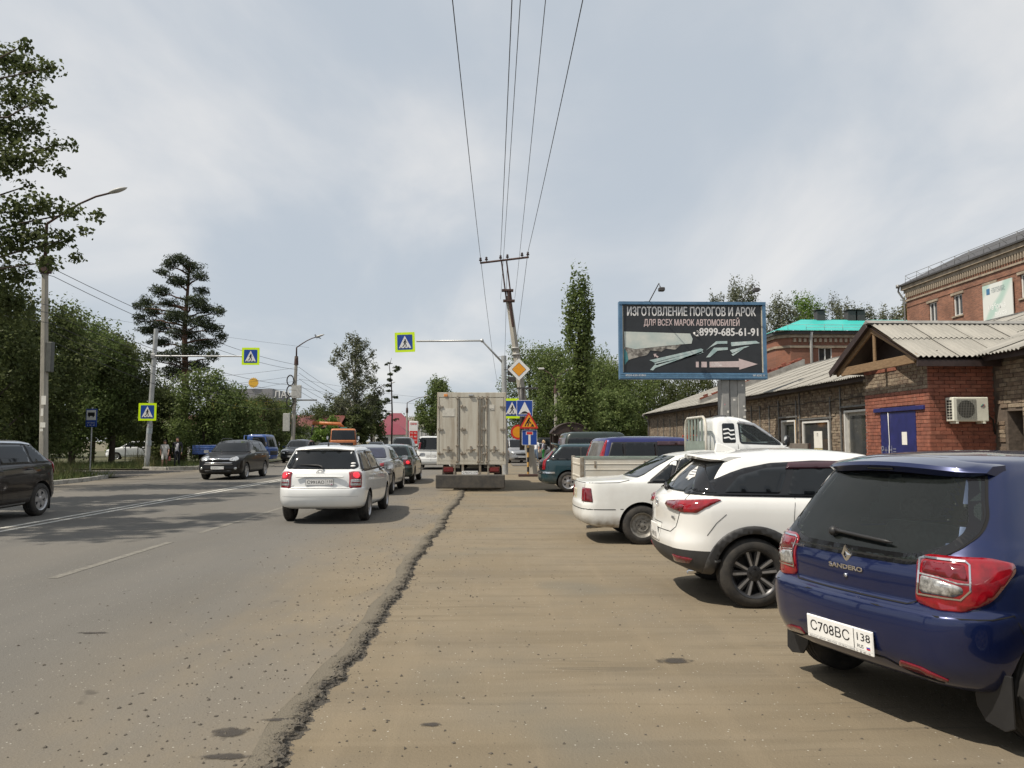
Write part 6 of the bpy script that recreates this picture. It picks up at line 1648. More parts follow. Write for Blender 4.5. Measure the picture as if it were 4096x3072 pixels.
# teal estate with a roof spoiler
L = gen_levels(2.35, -2.28, .90, hood=(.78, .98), cowl=1.0, cz=1.02, rf=.2, rz=1.52, rr=-1.62, wr=.66, deck=1.0, gx=-2.10, gz=1.05, rc=.26, bow=.12, tail=.58)
c = Car('parked_estate', 'teal estate car with rear spoiler, farthest in the parked row by the signs', (3.82, 25.3, 0), R(-1), L, TEALC, 2.7, tyre=(.33, .215, .21), kind='five', group='cars parked beside the brick building', sub=5)
auto_glass(c, 1.02, 1.42, (.1, -.95), a_pil=.12, c_pil=.22, rear_z=(1.0, 1.44), rear_inset=.06)
c.patch('tail_lamp', ('rc', 55, -2.12, .74), [(-.08, .70), (-.04, 1.0), (.08, 1.30), (.13, 1.30), (.10, 1.0), (.07, .70)], REDL, .012, .03, g=.05, bulge=.01)
c.seam([(-2.26, .62), (-1.78, .62)], 'L', .05, .02, CHROME, name='bumper_trim'); c.seam([(-.8, .62), (.8, .62)], 'rear', .05, .012, BLACKP, name='bumper_trim')
spoiler(c, -1.62, -1.86, 1.53, 1.56, .55, .04, TEALC, .05); c.patch('lower_gate', 'rear', [(-.62, .68), (.62, .68), (.64, .98), (-.64, .98)], GLOSSB, .003, .04); rear_plate(c, .78, 'О914МК'); seams(c, (.1,), 1.0, .7)
c.patch('window_sticker', 'rear', [(-.52, 1.22), (-.46, 1.22), (-.42, 1.36), (-.47, 1.36)], mat('sticker_green', (.4, .45, .12), .6), .01, 0, g=.05)

# dark green off-roader with a hard top
L = [(1.9, .40, -1.95, .42, .82, .12, .10, .04, .03), (1.95, .55, -1.98, .55, .86, .12, .10, .04, .03), (1.95, .9, -1.98, .9, .87, .14, .10, .05, .03), (1.85, 1.05, -1.97, 1.12, .86, .14, .10, .05, .03), (.75, 1.15, -1.95, 1.2, .84, .12, .10, .04, .03),
     (.66, 1.25, -1.94, 1.28, .82, .12, .10, .04, .03), (.5, 1.75, -1.84, 1.78, .74, .12, .14, .04, .03), (.42, 1.88, -1.76, 1.90, .70, .14, .16, .03, .03), (.3, 1.95, -1.62, 1.955, .6, .16, .18, .03, .03)]
c = Car('parked_offroader', 'dark green boxy off-roader with hard top behind the teal estate', (4.55, 29.6, 0), R(6), L, mat('army_green_paint', (.010, .022, .018), rough=.4, coat=.7, var=.1, dust=.3), 2.38, tyre=(.37, .22, .2), kind='steel', group='cars parked beside the brick building', sub=4, crown=.03)
auto_glass(c, 1.32, 1.72, (-.15, -.9), a_pil=.12, c_pil=.12, rear_z=(1.34, 1.74), rear_m=mat('curtained_glass', (.09, .075, .08), .1, spec=.6, var=.2)); headlamps(c, 1.85, .6, [(.06*math.cos(a), .88+.09*math.sin(a)) for a in (2*math.pi*i/10 for i in range(10))])

# ---- box truck with folded tail lift
tr = thing('box_truck', 'white box truck with dirty rear doors, seen straight from behind', 'truck', (-.63, 28.6, 0), R(90))
BOXW = mat('dirty_white_panel', (.50, .475, .405), .55, base2=(.29, .235, .17), lo=.46, hi=.78, scale=6, detail=9, dust=.3, dust_top=1.4, dust_col=(.26, .21, .15), stretch=(1, 1, .10))
BOXS = mat('seal_rubber', (.05, .045, .04), .8, var=.2); GALV = mat('galvanised_fitting', (.33, .31, .27), .5, metal=.3, base2=(.20, .15, .10), scale=9, detail=5)
xr, hw, z0, z1 = -3.55, 1.12, .86, 3.20
b = MB(); b.rbox(xr+.05, 1.0, -hw, hw, z0, z1, .03); b.build('box', BOXW, tr)
b = MB(); b.box(xr, xr+.048, -hw, hw, z0, z0+.10); b.box(xr, xr+.048, -hw, hw, z1-.16, z1-.002); b.box(xr, xr+.048, hw-.07, hw-.001, z0+.1, z1-.16); b.box(xr, xr+.048, -hw+.001, -hw+.07, z0+.1, z1-.16); b.build('rear_frame', BOXW, tr, bevel=.008)
dz0, dz1 = z0+.11, z1-.17
for y0, y1 in ((.40, 1.04), (-.30, .385), (-1.04, -.42)):
    b = MB(); b.rbox(xr+.006, xr+.05, y0, y1, dz0, dz1, .008); d = b.build('rear_door', BOXW, tr)
    b = MB(); b.box(xr+.012, xr+.04, y0-.014, y0-.002, dz0, dz1); b.build('door_seal', BOXS, d)
b = MB(); b.box(xr+.004, xr+.046, -.40, -.32, dz0, dz1); b.build('door_post', BOXW, tr)
for y in (.46, -.22, -.34, -.50):
    b = MB(); b.tube((xr-.02, y, dz0-.04), (xr-.02, y, dz1+.05), .017, n=8)
    for z in (dz0-.02, dz0+.5, dz1-.02): b.rbox(xr-.045, xr+.004, y-.045, y+.045, z-.025, z+.025, .006)
    b.build('lock_bar', GALV, tr)
for y0 in (.76, .02, -.74):
    b = MB(); b.rbox(xr-.05, xr-.02, y0-.16, y0+.16, 1.32, 1.36, .006); b.rbox(xr-.06, xr+.004, y0-.03, y0+.03, 1.26, 1.46, .006); b.build('door_handle', GALV, tr)
for y in (1.03, -1.03, .30, -.43):
    for z in (dz0+.25, (dz0+dz1)/2-.0, dz1-.3):
        b = MB(); b.rbox(xr-.028, xr+.004, y-.11 if y > 0 else y-.06, y+.06 if y > 0 else y+.11, z-.03, z+.03, .006); b.tube((xr-.02, y, z-.06), (xr-.02, y, z+.06), .016, n=8); b.build('hinge', GALV, tr)
b = MB(); b.rbox(xr-.02, xr+.002, .78, .90, z1-.14, z1-.06, .008); b.build('marker_lamp', AMBER, tr); b = MB(); b.rbox(xr-.05, xr+.002, -.06, .1, z1-.12, z1-.06, .01); b.build('work_lamp', WHITEL, tr)
b = MB(); b.box(xr-.003, xr+.004, .55, .95, 2.42, 2.68); b.build('torn_sticker', mat('old_sticker', (.55, .53, .47), .6, var=.1, scale=10), tr); b = MB(); b.box(xr-.003, xr+.004, -.74, -.56, 2.62, 2.80); b.build('label_sticker', mat('old_sticker', (.55, .53, .47), .6), tr)
lettering('внутр', REARM(xr-.005, -.65, 2.66), .08, INKG, tr, fit=.15)
b = MB(); b.box(xr+.25, 2.6, -.38, -.28, .62, .85); b.box(xr+.25, 2.6, .28, .38, .62, .85); b.box(xr+.1, xr+.2, -.9, .9, .62, .74); b.build('chassis', UNDER, tr)
for y in (-.72, .72):
    b = MB(); b.box(xr+.02, xr+.12, y-.2, y+.2, .58, .80); b.build('lamp_bracket', mat('rusty_steel', (.10, .045, .03), .9, var=.3), tr); b = MB(); b.rbox(xr-.01, xr+.03, y-.17, y+.17, .63, .76, .01); b.build('tail_lamp', REDD, tr)
for y in (-.55, .55, -.28, .28):
    b = MB(); b.box(xr-.01, xr+.08, y-.035, y+.035, .48, .86); b.build('lift_arm', GALV, tr)
plate(tr, REARM(xr-.012, .05, .60), 'С755ХС', '138')
b = MB(); b.rbox(xr-.16, xr-.06, -1.08, 1.14, .10, .545, .03); b.build('tail_lift', mat('tail_lift_steel', (.045, .043, .040), .6, base2=(.085, .075, .062), scale=5, detail=7, bump=.3), tr)
for ax in (-2.2, 2.3):
    for sy in (-1, 1): add_wheel(tr, ax, sy*.88, .40, .24, 'steel', .22)
L = [(3.3, .45, 1.08, .5, .98, .2, .08, .08, .01), (3.4, .7, 1.06, .7, 1.02, .22, .08, .1, .01), (3.4, 1.2, 1.06, 1.2, 1.03, .22, .08, .1, .01), (3.32, 1.5, 1.06, 1.5, 1.02, .22, .1, .1, .01), (2.95, 2.15, 1.08, 2.2, .92, .22, .1, .1, .01), (2.75, 2.3, 1.15, 2.3, .82, .22, .1, .1, .01)]
vs, fs, ms, _ = hull_mesh(L, sub=3, crown=.02); me = bpy.data.meshes.new('cab'); me.from_pydata(vs, [], fs); me.polygons.foreach_set('use_smooth', [True]*len(me.polygons)); mesh_obj('cab', me, WHITE, tr)

# ---- white flatbed pickup
pk = Car('parked_pickup', 'white flatbed pickup with drop sides parked between the old sedan and the blue minivan', (4.35, 17.15, 0), R(0),
         [(2.5, .42, .45, .45, .80, .2, .06, .08, .01), (2.6, .62, .43, .62, .845, .22, .06, .1, .01), (2.62, .95, .42, 1.0, .85, .24, .06, .1, .01), (2.50, 1.22, .42, 1.25, .85, .24, .07, .1, .01), (2.15, 1.48, .42, 1.48, .83, .24, .08, .1, .01),
          (2.02, 1.56, .42, 1.56, .81, .22, .08, .1, .01), (1.62, 1.86, .43, 1.86, .72, .2, .1, .1, .01), (1.30, 2.06, .46, 2.07, .655, .2, .12, .08, .01), (1.12, 2.12, .52, 2.125, .60, .2, .14, .06, .01), (.98, 2.15, .62, 2.15, .5, .2, .14, .05, .01)],
         WHITE, 2.4, tyre=(.33, .2, .19), kind='steel', cat='pickup', group='cars parked beside the brick building', sub=5, axles=(1.55,), body='cab', crown=.02)
SW = [(.98, 1.58), (1.86, 1.55), (1.60, 1.76), (1.30, 1.95), (.98, 2.0)]; QW = [(.60, 1.58), (.88, 1.58), (.88, 2.0), (.62, 2.0)]
pk.opening([('L', sh(SW, .9), (1, -1)), ('front', [(-.62, 1.60), (.62, 1.60), (.55, 1.98), (-.55, 1.98)], (1,))])
pk.patch('side_window', 'L', SW, CLEAR, .004, .05, skirt=False); pk.seam(round_poly(SW, .05), 'L', .04, .006, GLOSSB, closed=True, name='window_frame')
pk.patch('wind_deflector', 'L', [(.94, 1.99), (.97, 2.05), (1.34, 1.99), (1.70, 1.72), (1.65, 1.69), (1.30, 1.94)], mat('smoke_deflector', (.25, .26, .28), .15, coat=.5), .02, .01)
pk.patch('quarter_window', 'L', QW, GLASS, .005, .04)
for k in range(3): pk.seam([(.63, 1.68+.09*k), (.74, 1.70+.09*k), (.78, 1.66+.09*k), (.87, 1.67+.09*k)], 'L', .03, .012, WHITE, name='pillar_ornament')
pk.patch('windscreen', 'front', [(-.66, 1.58), (.66, 1.58), (.57, 2.0), (-.57, 2.0)], CLEAR, .004, .05, skirt=False); cabin(pk, (.72,), z=1.0, backs=.6, steer=True)
pk.seam([(.92, 1.55), (.92, .7)], 'L', .008); mirror_pod(pk.root, (1.88, .98, 1.62), sz=(.08, .16, .26), m=BLACKP)
BEDW = mat('bed_white', (.60, .58, .52), .5, base2=(.52, .48, .40), scale=3, detail=6, dust=.4, dust_top=.8); BEDT = mat('bed_inside_green', (.22, .26, .23), .6, var=.15)
bx0, bx1, bw = -2.45, .12, .86
for sg in (1, -1):
    b = MB(); b.rbox(bx0+.05, bx1, sg*bw-.02, sg*bw+.02, .74, 1.24, .008)
    for z in (.86, 1.02, 1.14): b.rbox(bx0+.06, bx1-.02, sg*(bw+.012)-.016, sg*(bw+.012)+.016, z-.012, z+.012, .006)
    b.build('side_board', BEDW, pk.root)
    for x in (bx0+.3, -1.1, -.3): b = MB(); b.rbox(x-.02, x+.02, sg*(bw+.02)-.012, sg*(bw+.02)+.012, 1.06, 1.20, .004); b.build('hinge', GALV, pk.root)
    b = MB(); b.rbox(bx0+.05, bx1, sg*bw-.03, sg*bw+.03, 1.242, 1.268, .006); b.build('board_cap', BEDT, pk.root)
b = MB(); b.rbox(bx0, bx0+.04, -bw, bw, .74, 1.24, .008); b.rbox(bx0-.012, bx0+.01, -bw+.1, bw-.1, .84, .88, .006); b.rbox(bx0-.012, bx0+.01, -bw+.1, bw-.1, 1.1, 1.14, .006); b.build('tailgate', BEDW, pk.root)
b = MB(); b.box(bx0+.05, bx1, -bw+.03, bw-.03, .70, .75); b.build('bed_floor', BEDT, pk.root)
for sg in (1, -1): b = MB(); b.rbox(bx0-.02, bx0+.06, sg*bw-.04, sg*bw+.04, .72, 1.28, .008); b.build('corner_post', GALV, pk.root)
b = MB(); b.box(bx0+.2, 1.8, -.32, -.24, .50, .70); b.box(bx0+.2, 1.8, .24, .32, .50, .70); b.build('chassis', UNDER, pk.root)
for y in (-.62, .62): b = MB(); b.rbox(bx0+.02, bx0+.08, y-.14, y+.14, .52, .66, .01); b.build('tail_lamp', REDD, pk.root)
for sy in (-1, 1): add_wheel(pk.root, -1.15, sy*.68, .33, .2, 'steel', .19)
hx = .22
b = MB(); b.path([(hx, -bw, .8), (hx, -bw, 1.9), (hx, -bw+.08, 2.08), (hx, -bw+.22, 2.14), (hx, bw-.22, 2.14), (hx, bw-.08, 2.08), (hx, bw, 1.9), (hx, bw, .8)], .03, 8); b.build('headboard_frame', BEDW, pk.root)
for i in range(5): y = -.55+i*.275; b = MB(); b.box(hx-.015, hx+.015, y-.03, y+.03, 1.62, 2.12); b.build('headboard_bar', BEDT, pk.root)
b = MB(); b.box(hx-.012, hx+.012, -bw+.03, bw-.03, 1.0, 1.62); b.build('headboard_panel', BEDT, pk.root)

# ---- cab-over trucks across and down the road
def cab_over(root, m, w, x1, x0, zb, zc, zt, name='cab'):
    L = [(x1-.08, zb, x0, zb, w-.03, .15, .06, .05, .01), (x1, zb+.2, x0, zb+.2, w, .18, .06, .06, .01), (x1, zc-.1, x0, zc-.1, w, .18, .06, .06, .01), (x1-.04, zc, x0, zc, w-.01, .18, .06, .06, .01), (x1-.22, zt-.18, x0+.02, zt-.12, w-.08, .16, .08, .06, .01), (x1-.32, zt-.04, x0+.06, zt-.03, w-.13, .16, .1, .05, .01), (x1-.5, zt, x0+.15, zt, w-.22, .16, .1, .04, .01)]
    vs, fs, ms, (t, C) = hull_mesh(L, sub=4, crown=.02); me = bpy.data.meshes.new(name); me.from_pydata(vs, [], fs); me.polygons.foreach_set('use_smooth', [True]*len(me.polygons)); me.set_sharp_from_angle(angle=R(40)); mesh_obj(name, me, m, root)
    k = Car.__new__(Car); k.root = root; k.bvh = BVHTree.FromPolygons(vs, fs); k.C = C; k.W = w
    k.patch('windscreen', 'front', [(-w+.14, zc+.03), (w-.14, zc+.03), (w-.2, zt-.13), (-w+.2, zt-.13)], GLASS, .006, .05); k.patch('side_window', 'L', [(x0+.42, zc+.05), (x1-.16, zc+.05), (x1-.34, zt-.15), (x0+.42, zt-.15)], GLASS, .006, .04)
    k.patch('grille', 'front', [(-w+.3, zb+.25), (w-.3, zb+.25), (w-.3, zc-.2), (-w+.3, zc-.2)], BLACKP, .005, .03)
    for y in (-w+.2, w-.2): k.patch('headlamp', 'front', [(y-.1, zb+.1), (y+.1, zb+.1), (y+.1, zb+.24), (y-.1, zb+.24)], HEADL, .01, .02)
    mirror_pod(root, (x1-.1, w+.14, zc+.2), sz=(.07, .16, .3), m=BLACKP, glass_back=1); return k
BLUET = mat('truck_blue', (.012, .06, .24), .45, coat=.6, var=.1, dust=.3)
t_ = thing('flatbed_truck', 'small blue flatbed truck standing across the left roadside behind the black SUV', 'truck', (-16.0, 49.0, 0), R(-8))
cab_over(t_, BLUET, .84, 2.5, 1.0, .5, 1.22, 2.02)
for sg in (1, -1):
    b = MB(); b.rbox(-2.4, .85, sg*.86-.02, sg*.86+.02, .80, 1.36, .01)
    for z in (.92, 1.06, 1.2): b.rbox(-2.38, .83, sg*.88-.015, sg*.88+.015, z-.015, z+.015, .006)
    b.build('side_board', BLUET, t_)
b = MB(); b.rbox(-2.44, -2.40, -.86, .86, .80, 1.36, .01); b.build('tailgate', BLUET, t_); b = MB(); b.box(-2.4, .85, -.84, .84, .74, .80); b.build('bed_floor', UNDER, t_); b = MB(); b.box(-2.3, 2.2, -.3, .3, .48, .74); b.build('chassis', UNDER, t_)
b = MB(); b.path([(.92, -.84, .8), (.92, -.84, 1.95), (.92, .84, 1.95), (.92, .84, .8)], .03, 6); b.path([(.92, -.84, 1.5), (.92, .84, 1.5)], .025, 6); b.build('headboard_frame', BLUET, t_)
for ax in (-1.3, 1.5):
    for sy in (-1, 1): add_wheel(t_, ax, sy*.72, .32, .2, 'steel', .19)
ORANGE = mat('truck_orange', (.45, .145, .04), .5, coat=.5, var=.1)
t_ = thing('crane_truck', 'orange truck with loader crane coming down the far road', 'truck', (-12.9, 68.0, ROADZ), R(-80))
cab_over(t_, ORANGE, 1.12, 3.4, 1.7, .8, 1.65, 2.62)
b = MB(); b.rbox(-3.4, 1.2, -1.15, 1.15, 1.1, 1.6, .02); b.build('bed', BLUET, t_); b = MB(); b.box(-3.2, 3.2, -.4, .4, .6, 1.1); b.build('chassis', UNDER, t_)
b = MB(); b.rbox(1.22, 1.62, -.3, .3, 1.0, 2.75, .03); b.build('crane_column', mat('crane_teal', (.02, .16, .17), .5), t_)
b = MB(); b.path([(1.4, 0, 2.7), (1.4, -.3, 3.05), (1.3, -2.6, 3.12)], [.17, .2, .19], 4); b.build('crane_boom', ORANGE, t_); b = MB(); b.path([(1.3, -2.5, 3.0), (1.3, -2.65, 2.4), (1.3, -2.6, 2.1)], [.12, .05, .08], 6); b.build('crane_hook', BLACKP, t_)
for ax in (-1.8, 2.5):
    for sy in (-1, 1): add_wheel(t_, ax, sy*.95, .45, .26, 'steel', .24)
t_ = thing('excavator', 'orange excavator arm showing behind the left edge of the box truck', 'excavator', (-2.2, 62.0, ROADZ), R(35))
YEL = mat('excavator_orange', (.50, .20, .015), .5, var=.1)
b = MB(); b.rbox(-1.4, 1.4, -1.1, 1.1, .05, .75, .15); b.build('track', BLACKP, t_); b = MB(); b.rbox(-1.5, .9, -1.0, 1.0, .8, 1.7, .08); b.build('engine_housing', YEL, t_)
b = MB(); b.rbox(-.1, 1.1, .1, 1.0, .85, 2.5, .1); b.build('cab', GLASS, t_)
b = MB(); b.path([(.8, -.3, 1.4), (1.0, .4, 2.6), (.6, 1.2, 3.35)], [.2, .24, .18], 4); b.build('boom', YEL, t_); b = MB(); b.path([(.55, 1.0, 3.5), (.0, 2.0, 2.6), (-.2, 2.4, 2.1)], [.17, .17, .14], 4); b.build('dipper_arm', YEL, t_); b = MB(); b.path([(-.2, 2.4, 2.15), (-.5, 2.6, 1.9), (-.2, 2.9, 1.6)], [.2, .35, .1], 6); b.build('bucket', BLACKP, t_)
# ------------------------------------------------------------------ verge, kerbs, poles, signs, wires, people
CONC = mat('pole_concrete', (.28, .265, .235), .9, base2=(.37, .35, .30), scale=2.5, detail=7, bump=.5, bscale=25, stretch=(1, 1, .4))
RUST = mat('rusty_metal', (.075, .035, .027), .8, base2=(.045, .028, .024), scale=8, detail=5)
GALVP = mat('galvanised_pole', (.42, .43, .43), .45, metal=.35, var=.1, scale=3)
LAMPG = mat('lamp_housing', (.45, .45, .43), .5, var=.1)
WIRE = mat('wire', (.03, .03, .032), .6, var=.1)
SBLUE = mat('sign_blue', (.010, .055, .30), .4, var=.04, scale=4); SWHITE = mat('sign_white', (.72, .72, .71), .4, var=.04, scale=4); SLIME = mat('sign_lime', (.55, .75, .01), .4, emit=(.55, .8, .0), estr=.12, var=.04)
SBLACK = mat('sign_black', (.012, .012, .014), .5); SYEL = mat('sign_amber', (.72, .30, .012), .4, var=.04); SRED = mat('sign_red', (.55, .02, .018), .4, var=.04); SBACK = mat('sign_back', (.2, .2, .2), .6)
GRASSM = mat('grass_green', (.055, .095, .022), .9, base2=(.13, .14, .045), scale=3, detail=3)

# verge on the left: kerb stones, grassy strip, side path
def kerb_run(pts, name='kerb'):
    for (x0, y0), (x1, y1) in zip(pts, pts[1:]):
        d = Vector((x1-x0, y1-y0, 0)); L = d.length; k = max(1, int(L/1.0)); d.normalize(); ang = math.atan2(d.y, d.x)
        for i in range(k):
            b = MB(); b.rbox(0, L/k-.012, -.09, .09, -.05, .17+random.uniform(-.008, .008), .02); o = b.build('kerb_stone', KERB); o.location = (x0+d.x*L*i/k, y0+d.y*L*i/k, ROADZ-.02); o.rotation_euler = (0, 0, ang); o['kind'] = 'structure'
kerb_run([(-15.9, 20), (-15.9, 30.5), (-16.4, 33.5), (-18.4, 35.5)]); kerb_run([(-19.6, 44.2), (-18.0, 43.6), (-16.9, 45.0), (-16.6, 47), (-16.3, 50)]); kerb_run([(-18.6, 46.2), (-13.2, 47.6)])
sheet('side_path', -27, -15.6, 35.2, 43.2, .02, mat('side_asphalt', (.11, .10, .088), .95, var=.2, scale=2)); 
b = MB(); b.add([(-60, 8, .10), (-16.0, 8, .10), (-16.0, 30.6, .10), (-16.5, 33.6, .10), (-18.5, 35.3, .10), (-60, 35.3, .10)], [tuple(range(6))]); b.add([(-60, 43.4, .08), (-20.0, 43.4, .08), (-17.2, 45.2, .08), (-16.6, 50, .08), (-16.6, 160, .08), (-60, 160, .08)], [tuple(range(6))]); o = b.build('verge', mat('verge_turf', (.055, .065, .028), .95, base2=(.10, .09, .05), scale=.8, detail=6)); o['kind'] = 'structure'
sheet('side_street', 1.4, 40, 50, 66, .035, mat('side_asphalt', (.11, .10, .088), .95, var=.2, scale=2))
def blades(name, areas, n, hmin, hmax, w, m, label):
    tot = sum((a[1]-a[0])*(a[3]-a[2]) for a in areas); V = []; 
    for x0, x1, y0, y1, z in areas:
        k = int(n*(x1-x0)*(y1-y0)/tot); X = rng.uniform(x0, x1, k); Y = rng.uniform(y0, y1, k); Hh = rng.uniform(hmin, hmax, k)*(0.5+rng.random(k)); a = rng.random(k)*6.28; ln = rng.normal(size=(k, 2))*.35*Hh[:, None]
        dx, dy = np.cos(a)*w, np.sin(a)*w
        P = np.stack([np.stack([X-dx, Y-dy, np.full(k, z)], 1), np.stack([X+dx, Y+dy, np.full(k, z)], 1), np.stack([X+ln[:, 0], Y+ln[:, 1], z+Hh], 1)], 1); V.append(P.reshape(-1, 3))
    V = np.concatenate(V); me = bpy.data.meshes.new(name); me.from_pydata(V.tolist(), [], np.arange(len(V)).reshape(-1, 3).tolist()); o = mesh_obj(name, me, m); return tag(o, label, 'grass', kind='stuff')
blades('grass', [(-19.5, -16.2, 24, 34, .1), (-24, -17.5, 30, 35.2, .1), (-30, -19.5, 43.6, 50, .08), (-21, -16.8, 45, 52, .08)], 26000, .12, .38, .012, GRASSM, 'rough green grass on the left verge under the trees')
blades('dry_weeds', [(-18.6, -17.0, 29.5, 33.5, .1), (-20.2, -19.0, 44.0, 45.5, .08), (-25.5, -23.8, 55, 57.5, .08)], 1500, .35, .85, .012, mat('dry_weed', (.16, .14, .06), .95, base2=(.10, .12, .04), scale=4), 'tall dry weeds round the poles on the left verge')
# low fence in the grass
fe = thing('wire_fence', 'low rusty post fence in dry grass before the parked cars', 'fence', (-25, 57, .08))
for i in range(5): b = MB(); b.tube((-1.6+i*.9, 0, 0), (-1.6+i*.9, 0, 1.25), .035, n=6); b.build('post', RUST, fe)
for z in (.5, 1.15): b = MB(); b.tube((-1.6, 0, z), (2.0, 0, z), .015, n=5); b.build('rail', RUST, fe)

# ---- concrete lamp posts
def lamp_post(label, x, y, h, arm, r0=.17, lean=(0, 0), lamp=True, extra=None, sleeve=True, z=.05, rise=(.8, .95), group='concrete street lamp posts'):
    t = thing('lamp_post', label, 'lamp post', (x, y, z), 0, group)
    top = Vector((lean[0], lean[1], h)); b = MB(); n = 6
    vs = []
    for p, r in ((Vector((0, 0, -.2)), r0), (top, r0*.68)):
        vs += [tuple(p + Vector((sx*r*.8, sy*r, 0))) for sx, sy in ((-1, -.6), (-.6, -1), (.6, -1), (1, -.6), (1, .6), (.6, 1), (-.6, 1), (-1, .6))]
    b.add(vs, [(i, (i+1) % 8, 8+(i+1) % 8, 8+i) for i in range(8)] + [tuple(range(8, 16))]); b.build('shaft', CONC, t)
    if sleeve: b = MB(); b.tube(top-Vector((0, 0, .7)), top+Vector((0, 0, .05)), r0*.95, r0*.75, 8); b.build('rusty_sleeve', RUST, t)
    if lamp:
        b = MB(); pts = [top, top+Vector((0, 0, rise[0]))] + [top + Vector((arm*f, 0, rise[0] + rise[1]*math.sin(f*1.35))) for f in (.12, .28, .5, .75, 1.0)]
        b.path(pts, [.07, .06, .05, .045, .04, .04, .04], 8); b.build('arm', RUST, t)
        e = pts[-1]; Q = Matrix.Translation(e) @ Matrix.Rotation(R(-18 if arm > 0 else 198), 4, 'Y')
        b = MB(); k, q = 8, 10; vs = []
        for i in range(k+1):
            u = i/k; rr = .15*math.sin(math.pi*min(1, .12+.88*u))**.6
            for j in range(q): a = 2*math.pi*j/q; vs.append((u*.75-.1, rr*math.cos(a), rr*.55*math.sin(a)+.02))
        b.add(vs, [(i*q+j, i*q+(j+1) % q, (i+1)*q+(j+1) % q, (i+1)*q+j) for i in range(k) for j in range(q)] + [tuple(range(q))[::-1], tuple(k*q+j for j in range(q))], 0, True, Q); b.build('lantern', LAMPG, t)
    return t, top
lp, tp = lamp_post('concrete street lamp post with rusty top and torn notices, nearest on the left', -17.60, 31.0, 8.95, 2.55, .165, lean=(-.33, 0), rise=(1.35, 1.35))
b = MB(); b.rbox(-.16, .16, -.2, .2, 0, .62, .02); o = b.build('collar_box', RUST, lp); o.location = (-.30, 0, 8.3)
b = MB(); b.rbox(-.07, .15, -.12, .12, 4.3, 5.5, .02); b.build('meter_box', mat('box_grey', (.08, .085, .08), .6), lp)
for z, w_, h_ in ((3.0, .18, .35), (2.55, .1, .3), (2.1, .2, .2), (1.95, .12, .1)): b = MB(); b.box(-.12, -.12+w_, -.196, -.190, z, z+h_); b.build('torn_notice', PAPER, lp)
lp2, tp2 = lamp_post('lamp post with a pigeon on top and a grey cable box, middle distance left', -16.85, 66.0, 8.75, 1.75, .2, lean=(.2, 0))
b = MB(); b.rbox(-.05, .75, -.45, -.2, 5.2, 6.3, .02); b.build('cable_box', LAMPG, lp2)
for k in range(3): b = MB(); b.path([(-.2+.35*math.cos(a)*.8, -.3, 6.7-.9*k+.45*math.sin(a)) for a in (2*math.pi*i/16 for i in range(17))], .05, 6); b.build('cable_coil', BLACKP, lp2)
b = MB(); b.rbox(-.75, -.15, -.3, -.25, 2.4, 3.9, .02); b.build('panel', LAMPG, lp2)
lamp_post('slim pale lamp post before the dark conifer in the distance', -16.9, 112.0, 8.2, 2.4, .2, lamp=True); lamp_post('distant lamp post just left of the price sign', -12.6, 116.0, 6.5, 2.6, .2)
lamp_post('distant bare concrete post beside the far trees', -14.3, 150.0, 8.0, 2.4, .2)
t, top = lamp_post('twin headed lamp post among the trees right of the signs', 5.9, 70.0, 6.6, 1.0, .2, lamp=False)
for sg in (-1, 1):
    b = MB(); b.path([(0, 0, 6.5), (0, 0, 7.0), (sg*.5, 0, 7.7), (sg*1.15, 0, 8.1)], .04, 6); b.build('arm', RUST, t); b = MB(); b.rbox(sg*1.3-.28, sg*1.3+.28, -.15, .15, 8.05, 8.25, .07); b.build('lantern', LAMPG, t)
b = MB(); b.tube((.2, 0, 6.0), (3.0, 0, 2.0), .13, .1, 8); b.tube((3.0, 0, 2.2), (3.0, 0, -.1), .06, n=6); b.build('brace', CONC, t)
# pigeon on the lamp
pg = at(317.0, 336.0, 66.0)
b = MB(); k, q = 10, 8; vs = []
for i in range(k+1):
    u = i/k; rr = .10*math.sin(math.pi*min(.98, max(.02, u)))**.8*(1.1-.5*u); vs += [(-.18+.36*u, rr*math.cos(2*math.pi*j/q), .16+rr*1.1*math.sin(2*math.pi*j/q)+.10*(1-u)) for j in range(q)]
b.add(vs, [(i*q+j, i*q+(j+1) % q, (i+1)*q+(j+1) % q, (i+1)*q+j) for i in range(k) for j in range(q)], 0, True)
b.lathe([(.0, -.06), (.05, -.03), (.055, .02), (.03, .06), (0, .065)], 10, 0, Matrix.Translation((-.15, 0, .36))); b.path([(-.19, 0, .36), (-.25, 0, .35)], [.018, .004], 5); b.path([(.15, 0, .15), (.34, 0, .06)], [.05, .03], 5)
for s_ in (-.03, .03): b.path([(0, s_, .12), (0, s_, 0)], .01, 4)
o = b.build('pigeon', mat('pigeon_grey', (.06, .06, .065), .7)); o.location = (pg.x, pg.y, pg.z-.28); tag(o, 'dark pigeon sitting on the tip of the middle lamp post', 'bird')

